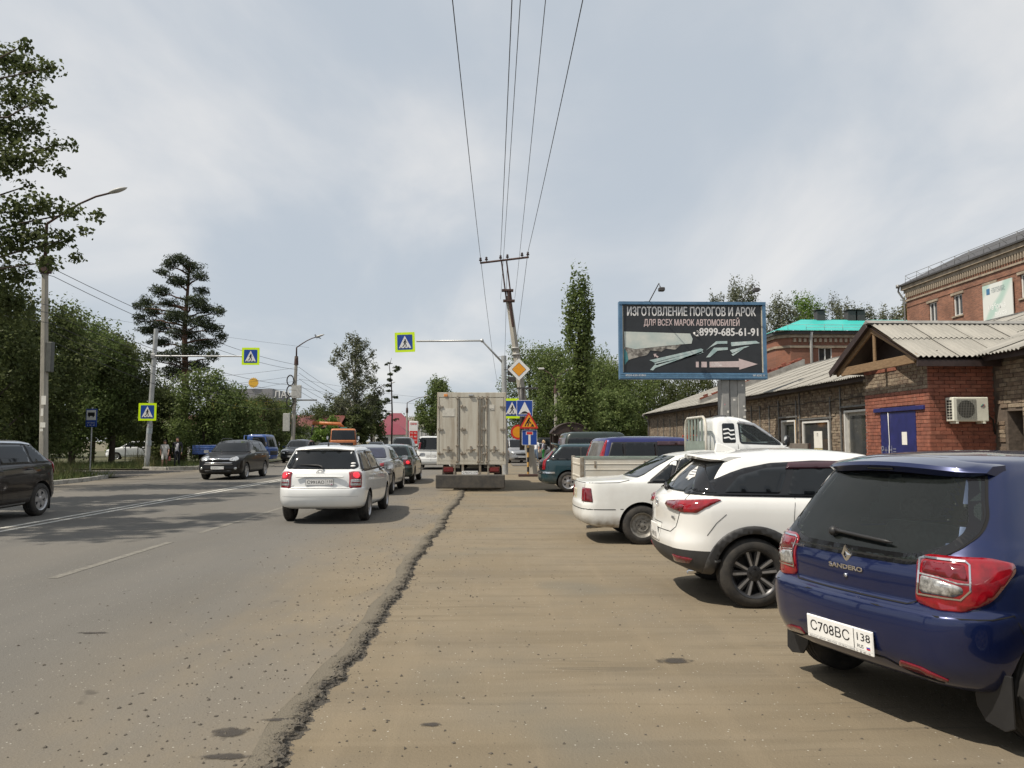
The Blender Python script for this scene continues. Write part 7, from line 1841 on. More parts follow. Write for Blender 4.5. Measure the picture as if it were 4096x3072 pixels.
# ---- pedestrian crossing signs
def person_icon(s=1.0):
    P = [('circle', (0, .30), .055)]
    return P
def crossing_sign(parent, cx, cy, cz, size, flip=1, lean=0.0, nm='crossing_sign'):
    M_ = plane_m((cx, cy, cz), (1, 0, 0), (0, 0, 1)) @ Matrix.Rotation(lean, 4, 'Z'); s = size/2
    b = MB(M_); b.prism(round_poly([(-s, -s), (s, -s), (s, s), (-s, s)], s*.08), -.03, 0); o = b.build(nm, SLIME, parent)
    b = MB(M_); k = s*.76; b.prism(round_poly([(-k, -k), (k, -k), (k, k), (-k, k)], k*.1), .001, .004); b.build('blue_field', SBLUE, o)
    b = MB(M_); b.prism(round_poly([(-k*.82, -k*.78), (k*.82, -k*.78), (0, k*.86)], k*.04), .005, .008); b.build('white_triangle', SWHITE, o)
    f = k*1.12*flip; g = k*1.02; b = MB(M_)
    b.lathe([(g*.10, 0), (g*.10, .003), (0, .003)], 12, 0, M_ @ Matrix.Translation((f*.04, g*.30, .009)))
    def limb(pts, w):
        for (x0, y0), (x1, y1) in zip(pts, pts[1:]):
            d = Vector((x1-x0, y1-y0)); L = d.length; d.normalize(); n_ = Vector((-d.y, d.x))*w/2
            b.prism([(f*(x0-n_.x)*1, g*(y0-n_.y)), (f*(x1-n_.x), g*(y1-n_.y)), (f*(x1+n_.x), g*(y1+n_.y)), (f*(x0+n_.x), g*(y0+n_.y))], .009, .012)
    limb([(.02, .20), (0, -.14)], .17); limb([(.02, -.1), (.14, -.34), (.12, -.62)], .10); limb([(-.02, -.1), (-.10, -.36), (-.28, -.60)], .10); limb([(.06, .16), (.22, -.06)], .07); limb([(-.03, .16), (-.18, -.08)], .07)
    b.build('walking_figure', SBLACK, o); b = MB(M_)
    for x in (-.55, -.05, .38): b.prism([(g*(x-.06), -g*.80), (g*(x+.10), -g*.80), (g*(x+.06), -g*.62), (g*(x-.02), -g*.62)], .009, .012)
    b.build('crossing_stripes', SBLACK, o); return o
t = thing('crossing_gantry', 'grey pole with long arm carrying a crossing sign over the left lanes', 'sign post', (-19.55, 44.5, .05))
b = MB(); b.tube((0, 0, -.1), (.28, 0, 8.0), .15, .12, 14); b.build('pole', GALVP, t)
b = MB(); b.tube((.15, -.1, 6.42), (5.3, -.1, 6.42), .055, .04, 10); b.rbox(.08, .32, -.16, .16, 6.3, 6.55, .02); b.build('arm', GALVP, t)
crossing_sign(t, 5.75, -.15, 6.42, 1.0); crossing_sign(t, 0.03, -.2, 3.22, 1.0)
for k in range(5): b = MB(); z = random.uniform(1.0, 2.6); b.tube((.03+z*.03, 0, z), (.04+z*.03, 0, z+.2), .156, n=14, cap=False); b.build('faded_sticker', mat('faded_notice', (.35, .42, .45), .7, base2=(.3, .28, .28), scale=5), t)
t = thing('crossing_gantry', 'grey pole behind the box truck with cranked arm and crossing sign over the right lanes', 'sign post', (.70, 37.5, 0))
b = MB(); b.tube((0, 0, -.1), (-.08, 0, 5.78), .145, .13, 14); b.build('pole', GALVP, t)
b = MB(); b.path([(-.1, -.05, 5.4), (-1.15, -.05, 6.52), (-4.35, -.05, 6.48)], [.05, .05, .045], 8); b.lathe([(.09, -.06), (.09, .06)], 10, 0, Matrix.Translation((-1.15, -.05, 6.52)) @ Matrix.Rotation(R(90), 4, 'X')); b.path([(-.1, -.05, 5.72), (-.5, -.05, 5.74)], .02, 6); b.build('arm', GALVP, t)
crossing_sign(t, -4.9, -.12, 6.42, .97, lean=.04); crossing_sign(t, .32, -.14, 3.2, .97)
b = MB(); M_ = plane_m((.62, -.12, 2.05), (1, 0, 0), (0, 0, 1)); b.lathe([(.36, -.02), (.36, 0), (0, 0)], 28, 0, M_, False); b.lathe([(.27, .001), (.27, .005), (0, .005)], 28, 1, M_, False); b.build('round_sign', [SRED, SYEL], t)
b = MB(); b.rbox(.1, .55, -.05, .25, 4.85, 5.3, .02); b.rbox(.12, .5, -.05, .2, 4.5, 4.75, .02); b.build('control_box', ROOFD, t)
# priority road diamond
dm = thing('priority_sign', 'yellow diamond priority sign with white border by the leaning pole', 'sign', (1.30, 35.75, 4.95))
M_ = plane_m((0, 0, 0), (1, 0, 0), (0, 0, 1)) @ Matrix.Rotation(R(45), 4, 'Z')
b = MB(M_); s = .37; b.prism(round_poly([(-s, -s), (s, -s), (s, s), (-s, s)], .04), -.02, 0); b.build('plate', SWHITE, dm); b = MB(M_); s = .375
for k_, m_, h_ in ((.24, SBLACK, .003), (.225, SYEL, .006)): b = MB(M_); b.prism(round_poly([(-k_, -k_), (k_, -k_), (k_, k_), (-k_, k_)], .03), h_-.002, h_); b.build('border' if m_ is SBLACK else 'field', m_, dm)
b = MB(); b.tube((-.7, .12, 0), (.1, .12, 0), .02, n=6); b.tube((0, .02, 0), (0, .12, 0), .02, n=6); b.build('bracket', ROOFD, dm)
# speed bump, road works and dead end signs on the striped post
ss = thing('sign_cluster', 'striped post with blue speed hump, orange road works and blue dead end signs', 'sign post', (1.70, 35.3, 0))
for i in range(12): b = MB(); b.tube((0, 0, i*.22), (0, 0, i*.22+.219), .05, n=10, cap=False); b.build('post_band', SBLACK if i % 2 else mat('post_ochre', (.45, .26, .07), .7, var=.2), ss)
def square(cx, cz, s, y, nm):
    M_ = plane_m((cx, y, cz), (1, 0, 0), (0, 0, 1)); b = MB(M_); b.prism(round_poly([(-s, -s), (s, -s), (s, s), (-s, s)], s*.1), -.025, 0); o = b.build(nm, SWHITE, ss)
    k = s*.94; b = MB(M_); b.prism(round_poly([(-k, -k), (k, -k), (k, k), (-k, k)], k*.1), .001, .004); b.build('blue_field', SBLUE, o); return o, M_
o, M_ = square(-.16, 3.12, .37, -.065, 'speed_hump_sign'); b = MB(M_); b.prism([(-.29, -.28), (.29, -.28), (0, .30)], .005, .008); b.build('white_triangle', SWHITE, o); b = MB(M_); b.prism([(-.2, -.25)] + [(-.2+.4*i/10, -.25+.11*math.sin(math.pi*i/10)) for i in range(11)] + [(.2, -.25)], .009, .012); b.build('hump', SBLACK, o)
M_ = plane_m((.03, -.115, 2.52), (1, 0, 0), (0, 0, 1)); b = MB(M_); b.prism(round_poly([(-.44, -.33), (.44, -.33), (0, .43)], .06), -.02, 0); o = b.build('road_works_sign', SRED, ss); b = MB(M_); b.prism(round_poly([(-.33, -.265), (.33, -.265), (0, .31)], .05), .001, .004); b.build('amber_field', SYEL, o)
b = MB(M_); b.lathe([(.045, 0), (.045, .003), (0, .003)], 12, 0, M_ @ Matrix.Translation((.02, .13, .005))); 
for pts, w_ in (([(0, .09), (-.07, -.03)], .08), ([(-.07, -.03), (-.02, -.12), (-.05, -.23)], .05), ([(-.08, -.03), (-.13, -.12), (-.17, -.23)], .05), ([(-.01, .07), (.04, -.04), (.10, -.06)], .04), ([(-.02, -.05), (.17, -.15)], .02)):
    for (x0, y0), (x1, y1) in zip(pts, pts[1:]):
        d = Vector((x1-x0, y1-y0)); d.normalize(); n_ = Vector((-d.y, d.x))*w_/2; b.prism([(x0-n_.x, y0-n_.y), (x1-n_.x, y1-n_.y), (x1+n_.x, y1+n_.y), (x0+n_.x, y0+n_.y)], .005, .008)
b.prism([(.07, -.24), (.25, -.24), (.18, -.12)], .005, .008); b.build('digging_figure', SBLACK, o)
o, M_ = square(.06, 1.78, .35, -.065, 'dead_end_sign'); b = MB(M_); b.prism([(-.05, -.33), (.05, -.33), (.05, .12), (-.05, .12)], .005, .008); b.build('white_stem', SWHITE, o); b = MB(M_); b.prism([(-.16, .12), (.16, .12), (.16, .27), (-.16, .27)], .005, .008); b.build('white_bar', SWHITE, o); b = MB(M_); b.prism([(-.135, .14), (.135, .14), (.135, .25), (-.135, .25)], .009, .012); b.build('red_bar', SRED, o)
b = MB(); b.rbox(-.45, .45, -.1, .1, 0, .12, .02); b.build('foot', RUST, ss)
# bus stop sign in the shade
bs = thing('bus_stop_sign', 'blue bus stop sign on a thin post in the shade of the left trees', 'sign', (-19.9, 39.0, 0))
b = MB(); b.tube((0, 0, 0), (0, 0, 3.3), .035, n=8); b.build('post', GALVP, bs); b = MB(); b.rbox(-.28, .28, -.08, -.04, 2.32, 3.22, .02); pn = b.build('panel', SBLUE, bs)
b = MB(); b.box(-.23, .23, -.084, -.0805, 2.66, 3.16); b.build('white_field', SWHITE, pn); b = MB(); b.rbox(-.17, .17, -.09, -.085, 2.86, 3.04, .004); b.box(-.13, -.07, -.09, -.085, 2.8, 2.86); b.box(.07, .13, -.09, -.085, 2.8, 2.86); b.build('bus_pictogram', SBLACK, pn)
lettering('АВТОБУС', plane_m((0, -.086, 2.52), (1, 0, 0), (0, 0, 1)), .1, SWHITE, pn, fit=.42); lettering('5  20  43', plane_m((0, -.086, 2.40), (1, 0, 0), (0, 0, 1)), .09, SWHITE, pn, fit=.36)

# ---- leaning power pole with crossarm
pp = thing('power_pole', 'leaning concrete power pole with dark crossarm and insulators', 'utility pole', (1.95, 36.2, 0))
LEAN = Vector((-1.25, 0, 9.3)); P_ = lambda z: LEAN*(z/9.3)
b = MB(); b.tube((.06, 0, -.2), P_(8.5), .23, .13, 4, smooth=False); b.build('shaft', CONC, pp); b = MB(); b.tube(P_(7.0)+Vector((.03, -.1, 0)), P_(8.7)+Vector((.03, -.1, 0)), .07, .09, 6); b.build('rust_streak', RUST, pp)
for z in (8.25, 8.75): b = MB(); b.cbox(P_(z)-Vector((0, .05, 0)), (.55, .3, .09)); b.build('clamp', RUST, pp)
b = MB(); b.tube(P_(8.3)+Vector((-.12, -.12, 0)), P_(10.15)+Vector((-.10, -.12, 0)), .035, n=4); b.tube(P_(8.3)+Vector((.12, -.12, 0)), P_(10.15)+Vector((.14, -.12, 0)), .035, n=4); b.build('top_irons', RUST, pp)
c0 = P_(10.15); A_, B_ = c0+Vector((-1.12, -.12, -.1)), c0+Vector((1.2, -.12, .2)); b = MB(); b.tube(A_, B_, .05, n=4, smooth=False); b.build('crossarm', RUST, pp)
INS = []
for f in (.01, .13, .42, .56, .86, .98):
    p = A_.lerp(B_, f); b = MB(); b.lathe([(.018, 0), (.018, .1), (.07, .1), (.075, .14), (.045, .18), (.06, .22), (.04, .26), (0, .27)], 10, 0, Matrix.Translation(p)); b.build('insulator', mat('brown_porcelain', (.03, .016, .014), .25), pp); INS.append(Vector(pp.location) + p + Vector((0, 0, .24)))
for z in (6.0, 5.7): b = MB(); b.tube(P_(z)-Vector((.2, 0, 0)), P_(z)+Vector((.2, 0, 0)), .03, n=6); b.lathe([(.2, -.03), (.2, .03)], 10, 0, Matrix.Translation(P_(z))); b.build('band', LAMPG, pp)
b = MB(); b.box(-.75, .25, -.4, -.1, 4.05, 4.12); b.path([(-.55, -.3, 4.05), (-.5, -.3, 3.2), (-.5, -.3, 1.2)], .12, 6); b.build('cable_bracket', ROOFD, pp)

# ---- wires
def wire(p0, p1, sag, r=.012, n=14, name='overhead_wire', label=None, group='overhead wires'):
    p0, p1 = Vector(p0), Vector(p1); b = MB(); pts = []
    for i in range(n+1):
        t = i/n; p = p0.lerp(p1, t); p.z -= sag*4*t*(1-t); pts.append(p)
    b.path(pts, r, 5); o = b.build(name, WIRE); return tag(o, label, 'wire', group)
for k, (i, xo) in enumerate(((0, -1.05), (2, .30), (5, 1.75))): wire(INS[i], (xo, -16, 10.6), .55, .011, 20, label='thick overhead wire running from the crossarm towards the camera, %s' % ('left one', 'middle one', 'right one')[k])
for k, (i, xo) in enumerate(((2, .43), (3, .5))): wire(INS[i]-Vector((-.35*k, 0, 2.1)), (xo, -16, 9.4), .5, .007, 20, label='thin overhead cable between the thick wires, %s' % ('left one', 'right one')[k])
for k, i in enumerate((0, 3, 5)): wire(INS[i], (1.0+.5*k, 92, 7.6), .8, .012, 16, label='overhead wire running from the crossarm to the far trees, %s' % ('left one', 'middle one', 'right one')[k])
wire(P_(6.0)+Vector(pp.location), (22, 58, 7.0), .5, .008, 10, label='slack service wire from the leaning pole to the right trees')
lx, ly = -17.75, 31.0
ORD = ('topmost', 'second from the top', 'third from the top', 'fourth from the top', 'fifth from the top', 'second lowest', 'lowest')
HS = (8.5, 8.2, 7.0, 6.7, 6.3, 6.0, 5.6)
for k, h in enumerate(HS): wire((lx+.2, ly, h), (-16.5, 66.0, h-.4-.12*k), .55+.08*k, .013, 14, label='overhead cable between the two left lamp posts, ' + ORD[k])
for k, h in enumerate(HS[:5]): wire((lx+.2, ly, h), (-20, -4, h-.1), .4, .012, 10, label='overhead cable from the nearest lamp post to the left picture edge, ' + ORD[k])
for k, h in enumerate((7.9, 7.4, 6.9, 6.4, 5.9)): wire((-16.4, 66.0, h), (-16.8, 112.0, h-.7), .8, .014, 12, label='overhead cable beyond the pigeon lamp post, ' + ORD[k])
for k, (h, xe, ye, ze) in enumerate(((7.9, -34, 58, 6.2), (7.2, -36, 60, 5.4), (6.8, -32, 64, 5.0), (6.2, -5.0, 100, 6.4), (6.9, 1.0, 104, 6.9))): wire((-16.4, 66.0, h), (xe, ye, ze), .5, .010, 10, label='slack cable from the pigeon lamp post, ' + ('reaching highest on the left', 'going into the pine', 'lowest on the left', 'dipping towards the box truck', 'crossing high towards the box truck')[k])
wire((-60, 40, 17), (-15.6, 66, 9.6), 1.2, .008, 12, label='thin long wire crossing above the pine')

# ---- bus shelter and far right street furniture
sb = thing('bus_shelter', 'dark bus shelter with arched roof beyond the parked off-roader', 'shelter', (5.1, 50.0, 0)); sb.scale = (.6, 1, 1.05)
b = MB(); n = 14; vs = []
for i in range(n+1): a = math.pi*(.12+.76*i/n); vs += [(-2.05*math.cos(a)/math.cos(math.pi*.12), y_, 1.98+1.0*math.sin(a)-.38) for y_ in (-1.0, 1.0)]
b.add(vs, [(2*i, 2*i+1, 2*i+3, 2*i+2) for i in range(n)], 0, True); ro = b.build('roof', BROWNM, sb); sm = ro.modifiers.new('t', 'SOLIDIFY'); sm.thickness = .08
b = MB(); b.box(-2.05, 2.05, -1.02, -.94, 1.93, 2.03); b.box(-1.95, 1.95, .92, .96, .1, 1.9); b.build('fascia', BROWNM, sb)
b = MB(); b.prism([(-2.0*math.cos(math.pi*(.12+.76*i/n))/math.cos(math.pi*.12), 1.60+1.0*math.sin(math.pi*(.12+.76*i/n))) for i in range(n+1)], 0, .04, Matrix(((1, 0, 0, 0), (0, 0, -1, -.9), (0, 1, 0, 0), (0, 0, 0, 1)))); b.build('gable_panel', BROWNM, sb)
for x in (-1.95, -1.3, 1.3, 1.95):
    for y in (-.95, .9): b = MB(); b.box(x-.05, x+.05, y-.05, y+.05, 0, 1.95); b.build('post', BROWNM, sb)
b = MB(); b.box(-1.7, 1.7, .4, .8, .42, .48); b.build('bench', TIMBER, sb)
rl = thing('red_railing', 'red metal railing against the far part of the workshop wall', 'railing', (12.0, 45.0, 0))
for i in range(6): b = MB(); b.tube((0, -3+i*1.2, 0), (0, -3+i*1.2, 2.0), .03, n=6); b.build('post', mat('rail_red', (.40, .06, .03), .5), rl)
for z in (1.3, 1.95): b = MB(); b.tube((0, -3, z), (0, 3, z), .03, n=6); b.build('rail', mat('rail_red', (.40, .06, .03), .5), rl)
fn = thing('grey_fence', 'low weathered fence between the white crossover roof and the workshop wall', 'fence', (9.2, 27.0, 0))
for i in range(8):
    b = MB(); b.rbox(-.02, .02, -4.8+i*1.2, -3.62+i*1.2, .9, 1.55, .005); b.build('fence_panel', mat('weathered_board', (.15, .13, .11), .9, var=.2, scale=3), fn)
    b = MB(); b.box(.03, .09, -4.8+i*1.2, -4.74+i*1.2, 0, 1.55); b.build('post', RUST, fn)

# ---- people
SKIN = mat('skin', (.42, .24, .17), .6, var=.08)
def figure(label, loc, rot, joints, radii, cloth, hair=None, extras=None):
    """one continuous body grown from a posed skeleton"""
    names = list(joints); t = thing('person', label, 'person', loc, rot)
    edges = [('pelvis', 'waist'), ('waist', 'chest'), ('chest', 'neck'), ('neck', 'chin'), ('chin', 'brow'), ('brow', 'crown')]
    for s_ in 'lr': edges += [('chest', 'sh'+s_), ('sh'+s_, 'el'+s_), ('el'+s_, 'wr'+s_), ('wr'+s_, 'ha'+s_), ('pelvis', 'hip'+s_), ('hip'+s_, 'kn'+s_), ('kn'+s_, 'an'+s_), ('an'+s_, 'toe'+s_)]
    me = bpy.data.meshes.new('body'); me.from_pydata([joints[n_] for n_ in names], [(names.index(a), names.index(c_)) for a, c_ in edges], [])
    o = link(bpy.data.objects.new('body', me)); sk = o.modifiers.new('skin', 'SKIN'); sk.use_smooth_shade = True; sl = me.skin_vertices[0].data
    for i, n_ in enumerate(names): r = radii[n_[:-1] if n_[:-1] in ('sh', 'el', 'wr', 'ha', 'hip', 'kn', 'an', 'toe') else n_]; sl[i].radius = r if isinstance(r, tuple) else (r, r)
    sl[names.index('pelvis')].use_root = True
    sd = o.modifiers.new('sub', 'SUBSURF'); sd.levels = sd.render_levels = 2
    bpy.context.view_layer.update(); m2 = bpy.data.meshes.new_from_object(o.evaluated_get(bpy.context.evaluated_depsgraph_get())); o.modifiers.clear(); o.data = m2; bpy.data.meshes.remove(me)
    m2.materials.clear()
    for c_ in cloth: m2.materials.append(c_[0])
    mi = []
    for p in m2.polygons:
        k = 0
        for j, c_ in enumerate(cloth):
            if c_[1](p.center): k = j
        mi.append(k)
    m2.polygons.foreach_set('material_index', mi); m2.polygons.foreach_set('use_smooth', [True]*len(m2.polygons)); o.parent = t
    hd = Vector(joints['brow'])
    if hair:
        b = MB(); q = 12; vs = []
        for i in range(9):
            th = math.pi*i/8*(.62 if not hair[1] else .72)
            vs += [tuple(hd + Vector((-.012+.098*math.sin(th)*math.cos(2*math.pi*j/q)*1.05 - (.02 if math.cos(2*math.pi*j/q) < 0 else .03*(i/8)), .085*math.sin(th)*math.sin(2*math.pi*j/q), .02+.115*math.cos(th)))) for j in range(q)]
        b.add(vs, [(i*q+j, (i+1)*q+j, (i+1)*q+(j+1) % q, i*q+(j+1) % q) for i in range(8) for j in range(q)], 0, True)
        if hair[1]: b.path([hd+Vector((-.07, 0, .02)), hd+Vector((-.11, 0, -.12)), hd+Vector((-.12, 0, -hair[1]))], [.075, .085, .04], 8)
        b.build('hair', hair[0], t)
    b = MB()
    for s_ in (-.03, .03): b.lathe([(.010, 0), (.008, .006), (0, .008)], 8, 0, Matrix.Translation(hd+Vector((.088, s_, .005))) @ Matrix.Rotation(R(90), 4, 'Y'))
    b.build('eyes', INK, t); b = MB(); b.path([hd+Vector((.085, 0, .0)), hd+Vector((.112, 0, -.035)), hd+Vector((.09, 0, -.045))], [.010, .016, .012], 6); b.build('nose', SKIN, t)
    b = MB(); b.path([hd+Vector((.088, -.025, -.075)), hd+Vector((.094, 0, -.075)), hd+Vector((.088, .025, -.075))], .006, 5); b.build('mouth', mat('lips', (.3, .1, .09), .6), t)
    for s_ in 'lr':
        w_, h_ = Vector(joints['wr'+s_]), Vector(joints['ha'+s_]); d = (h_-w_).normalized(); sd_ = Vector((1, 0, 0)) if abs(d.x) < .7 else Vector((0, 0, 1)); sd_ = (sd_ - d*sd_.dot(d)).normalized(); b = MB()
        for f in range(4): o_ = h_ + sd_*(-.027+.018*f); L_ = (.068, .080, .076, .062)[f]; cu = d.cross(sd_)*.02; b.path([o_-d*.015, o_+d*L_*.5, o_+d*L_+cu], [.0095, .009, .006], 6)
        o_ = w_.lerp(h_, .5)+sd_*.03; b.path([o_, o_+sd_*.025+d*.03, o_+sd_*.028+d*.065], [.011, .010, .007], 6); b.build('fingers', SKIN, t)
    return t
RAD = dict(pelvis=(.15, .11), waist=(.135, .10), chest=(.16, .115), neck=.055, chin=.07, brow=(.082, .10), crown=.06, sh=.062, el=.045, wr=.030, ha=(.042, .022), hip=.092, kn=.060, an=.042, toe=.038)
def pose(h=1.75, step=.18, arm=.15, wid=1.0, bag=False, turn=0):
    k = h/1.75; J = dict(pelvis=(0, 0, .93), waist=(0, 0, 1.10), chest=(.01, 0, 1.34), neck=(.0, 0, 1.49), chin=(.03, 0, 1.56), brow=(.02, 0, 1.65), crown=(.01, 0, 1.70))
    for s_, y in (('l', 1), ('r', -1)):
        a = arm*y; st = -step*y
        J['sh'+s_] = (0, y*.19*wid, 1.42); J['el'+s_] = (a*.5-.02, y*.25*wid, 1.13); J['wr'+s_] = (a*1.1+.06, y*.25*wid, .90); J['ha'+s_] = (a*1.2+.08, y*.25*wid, .83)
        J['hip'+s_] = (0, y*.09, .88); J['kn'+s_] = (st*.6+.04, y*.09, .49); J['an'+s_] = (st*1.2-.03, y*.09, .08); J['toe'+s_] = (st*1.2+.13, y*.10, .045)
    return {n_: (x*k, y_*k, z*k) for n_, (x, y_, z) in J.items()}
SUITN = mat('dark_suit', (.012, .013, .02), .8, var=.15); SHIRT = mat('pale_shirt', (.42, .42, .46), .8, var=.08); SHOE = mat('dark_shoe', (.012, .011, .01), .5); WTOP = mat('white_top', (.62, .60, .58), .8, var=.08, scale=12); WSHORT = mat('white_shorts', (.64, .62, .59), .8, var=.06); DENIM = mat('pale_denim', (.16, .23, .33), .85, var=.15, scale=12); GREENT = mat('green_trousers', (.04, .30, .07), .8, var=.08); TAN = mat('tan_shoe', (.30, .24, .17), .7)
HBLK = mat('dark_hair', (.02, .014, .012), .7, var=.2); HBLD = mat('blond_hair', (.42, .31, .17), .7, var=.2, scale=20)
RADM = dict(RAD, chest=(.17, .13), waist=(.16, .12), hip=.10, sh=.07)
RAD_W = dict(RAD, pelvis=(.17, .13), waist=(.15, .12), chest=(.155, .125), hip=.105)
zf = ROADZ
m_ = figure('man in dark suit and pale shirt walking at the left kerb', (-18.45, 46.0, .05), R(-75), pose(1.78, .16, .12, 1.05), RADM, [(SUITN, lambda p: True), (SHIRT, lambda p: p.x > .07 and abs(p.y) < .09 and .98 < p.z < 1.50), (SHOE, lambda p: p.z < .11), (SKIN, lambda p: p.z > 1.53), (SKIN, lambda p: p.z < .90 and abs(p.y) > .21 and p.z > .7)], (HBLK, 0))
w_ = figure('woman in white patterned top and white shorts walking beside the man in the suit', (-19.05, 45.7, .05), R(-80), pose(1.60, .2, .12), RAD_W, [(WTOP, lambda p: True), (WSHORT, lambda p: p.z < .93 and abs(p.y) < .24), (SKIN, lambda p: p.z < .50), (TAN, lambda p: p.z < .10), (SKIN, lambda p: p.z > 1.40), (SKIN, lambda p: abs(p.y) > .2 and p.z < 1.12)], (HBLK, .1))
b = MB(); b.path([(.02, .30, .60), (.02, .30, .80)], .01, 5); b.rbox(-.06, .16, .24, .34, .42, .66, .03); b.build('bag', mat('red_bag', (.35, .10, .09), .7), w_)
w1 = figure('blond woman in white shirt and pale jeans standing by the far kerb', (3.35, 57.0, .04), R(-120), pose(1.74, .06, .06, .95), RAD, [(mat('white_shirt', (.72, .72, .73), .8, var=.05), lambda p: True), (DENIM, lambda p: p.z < .98), (TAN, lambda p: p.z < .22), (SKIN, lambda p: p.z > 1.52), (SKIN, lambda p: abs(p.y) > .2 and p.z < 1.2)], (HBLD, .42))
b = MB(); b.rbox(.02, .2, .22, .32, .72, .90, .03); b.build('handbag', mat('cream_bag', (.5, .44, .33), .6), w1)
w2 = figure('woman in patterned blouse and green trousers with a dark backpack', (3.95, 58.0, .04), R(160), pose(1.62, .05, .10, .95), RAD, [(mat('patterned_blouse', (.62, .60, .64), .8, base2=(.30, .30, .40), scale=18), lambda p: True), (GREENT, lambda p: p.z < .95), (SKIN, lambda p: p.z < .1), (SKIN, lambda p: p.z > 1.42), (SKIN, lambda p: abs(p.y) > .2 and p.z < 1.1)], (HBLD, .12))
b = MB(); b.rbox(-.28, -.11, -.15, .15, .92, 1.34, .06); b.build('backpack', BLACKP, w2)

# ---- far left and far centre buildings
gb = thing('red_roof_shed', 'long low building with dark red roof behind the left bushes', 'building', (-28, 95, 0)); b = MB(); b.box(-14, 9, 0, 8, 0, 3.3); b.build('wall', mat('pale_wall', (.42, .41, .38), .8, var=.1), gb); b = MB(); b.add([(-14.5, -.6, 3.3), (9.5, -.6, 3.3), (9.5, 4, 4.9), (-14.5, 4, 4.9)], [(0, 1, 2, 3)]); b.build('roof', mat('maroon_roof', (.13, .04, .035), .6, var=.15), gb)
for i in range(7): b = MB(); b.box(-12+i*3, -10.4+i*3, -.04, .02, 1.6, 3.2); b.build('window', PANE, gb)
yb_ = thing('yellow_building', 'grey and yellow commercial building with roof letters behind the left trees', 'building', (-33, 104, 0)); b = MB(); b.rbox(-5, 3.6, 0, 9, 0, 7.2, .05); b.build('wall', mat('ochre_cladding', (.42, .31, .06), .6, var=.1), yb_); b = MB(); b.box(-5.1, 3.7, -.12, 9, 7.2, 8.6); b.build('fascia', mat('grey_cladding', (.2, .2, .21), .6, var=.1), yb_)
for i in range(4): b = MB(); b.box(-4.2+i*2, -2.8+i*2, -.05, .02, 3, 4.6); b.build('window', PANE, yb_)
lettering('ЛАЙВ', plane_m((5.6, 0, 7.8), (1, 0, 0), (0, 0, 1)), 1.3, PVC, yb_, fit=3.4, extrude=.08); b = MB(); b.box(3.7, 9.6, .1, .2, 7.0, 7.2); b.build('letter_rail', STUD, yb_)
b = MB(); M_ = plane_m((1.2, -.2, 9.05), (1, 0, 0), (0, 0, 1)); b.prism([(.52*(1.1+.28*(i % 2))*math.cos(2*math.pi*i/36), .52*(1.1+.28*(i % 2))*math.sin(2*math.pi*i/36)+.35) for i in range(36)], 0, .15, M_); b.build('sun_emblem', mat('emblem_gold', (.62, .36, .03), .5), yb_)
for (lab, px, Y, w_, d_, ez, rz, red) in (('small white house with red hipped roof at the far end of the road', 393.5, 132, 4.6, 4, 2.7, 4.6, 1), ('larger house with steep red roof behind the small white one', 394, 152, 8.5, 6, 3.6, 7.2, 1)):
    c_ = at(px, 441, Y); h_ = thing('red_roof_house', lab, 'house', (c_.x, Y, 0)); b = MB(); b.box(-w_/2, w_/2, 0, d_, 0, ez); b.build('wall', mat('house_white', (.6, .6, .58), .8, var=.1), h_)
    b = MB(); b.add([(-w_/2-.3, -.3, ez), (w_/2+.3, -.3, ez), (w_/2+.3, d_+.3, ez), (-w_/2-.3, d_+.3, ez), (-w_*.12, d_*.5, rz), (w_*.12, d_*.5, rz)], [(0, 1, 5, 4), (1, 2, 5), (2, 3, 4, 5), (3, 0, 4)]); b.build('roof', mat('crimson_roof', (.17, .02, .04), .5, var=.1), h_)
    for x in (-.3, .25): b = MB(); b.box(x*w_-.45, x*w_+.45, -.05, .02, 1.0, 2.2); b.build('window', PANE, h_)
c_ = at(412, 441, 205); h_ = thing('hangar', 'pale arched hangar with ribbed wall at the end of the road', 'building', (c_.x, 205, 0)); b = MB(); b.box(-5, 14, 0, 20, 0, 5.4); b.build('wall', mat('hangar_wall', (.33, .33, .32), .6, var=.1, stretch=(12, 1, .1), scale=4), h_); b = MB(); b.box(-5.3, 14.3, -.3, 20, 5.4, 7.9); b.build('roof', mat('hangar_roof', (.45, .42, .36), .7, var=.1), h_)
for i in range(19): b = MB(); b.box(-4.9+i, -4.6+i, -.12, 0, 0, 5.35); b.build('rib', mat('hangar_rib', (.45, .45, .44), .6), h_)
c_ = at(413.5, 441, 122); ps = thing('price_sign', 'white and red fuel price pylon at the end of the road', 'sign', (c_.x, 122, 0)); b = MB(); b.rbox(-.68, .68, -.15, .15, .1, 4.75, .05); b.build('pylon', SWHITE, ps); b = MB(); b.box(-.62, .62, -.17, -.152, 1.2, 3.2); b.build('red_field', SRED, ps)
lettering('ОМНИ', plane_m((0, -.17, 4.3), (1, 0, 0), (0, 0, 1)), .42, SRED, ps, fit=1.0, bold=.01)
for k, s_ in enumerate(('92 46', '95 48', 'ДТ 50')): lettering(s_, plane_m((0, -.18, 2.85-.55*k), (1, 0, 0), (0, 0, 1)), .36, SWHITE, ps, fit=.95)
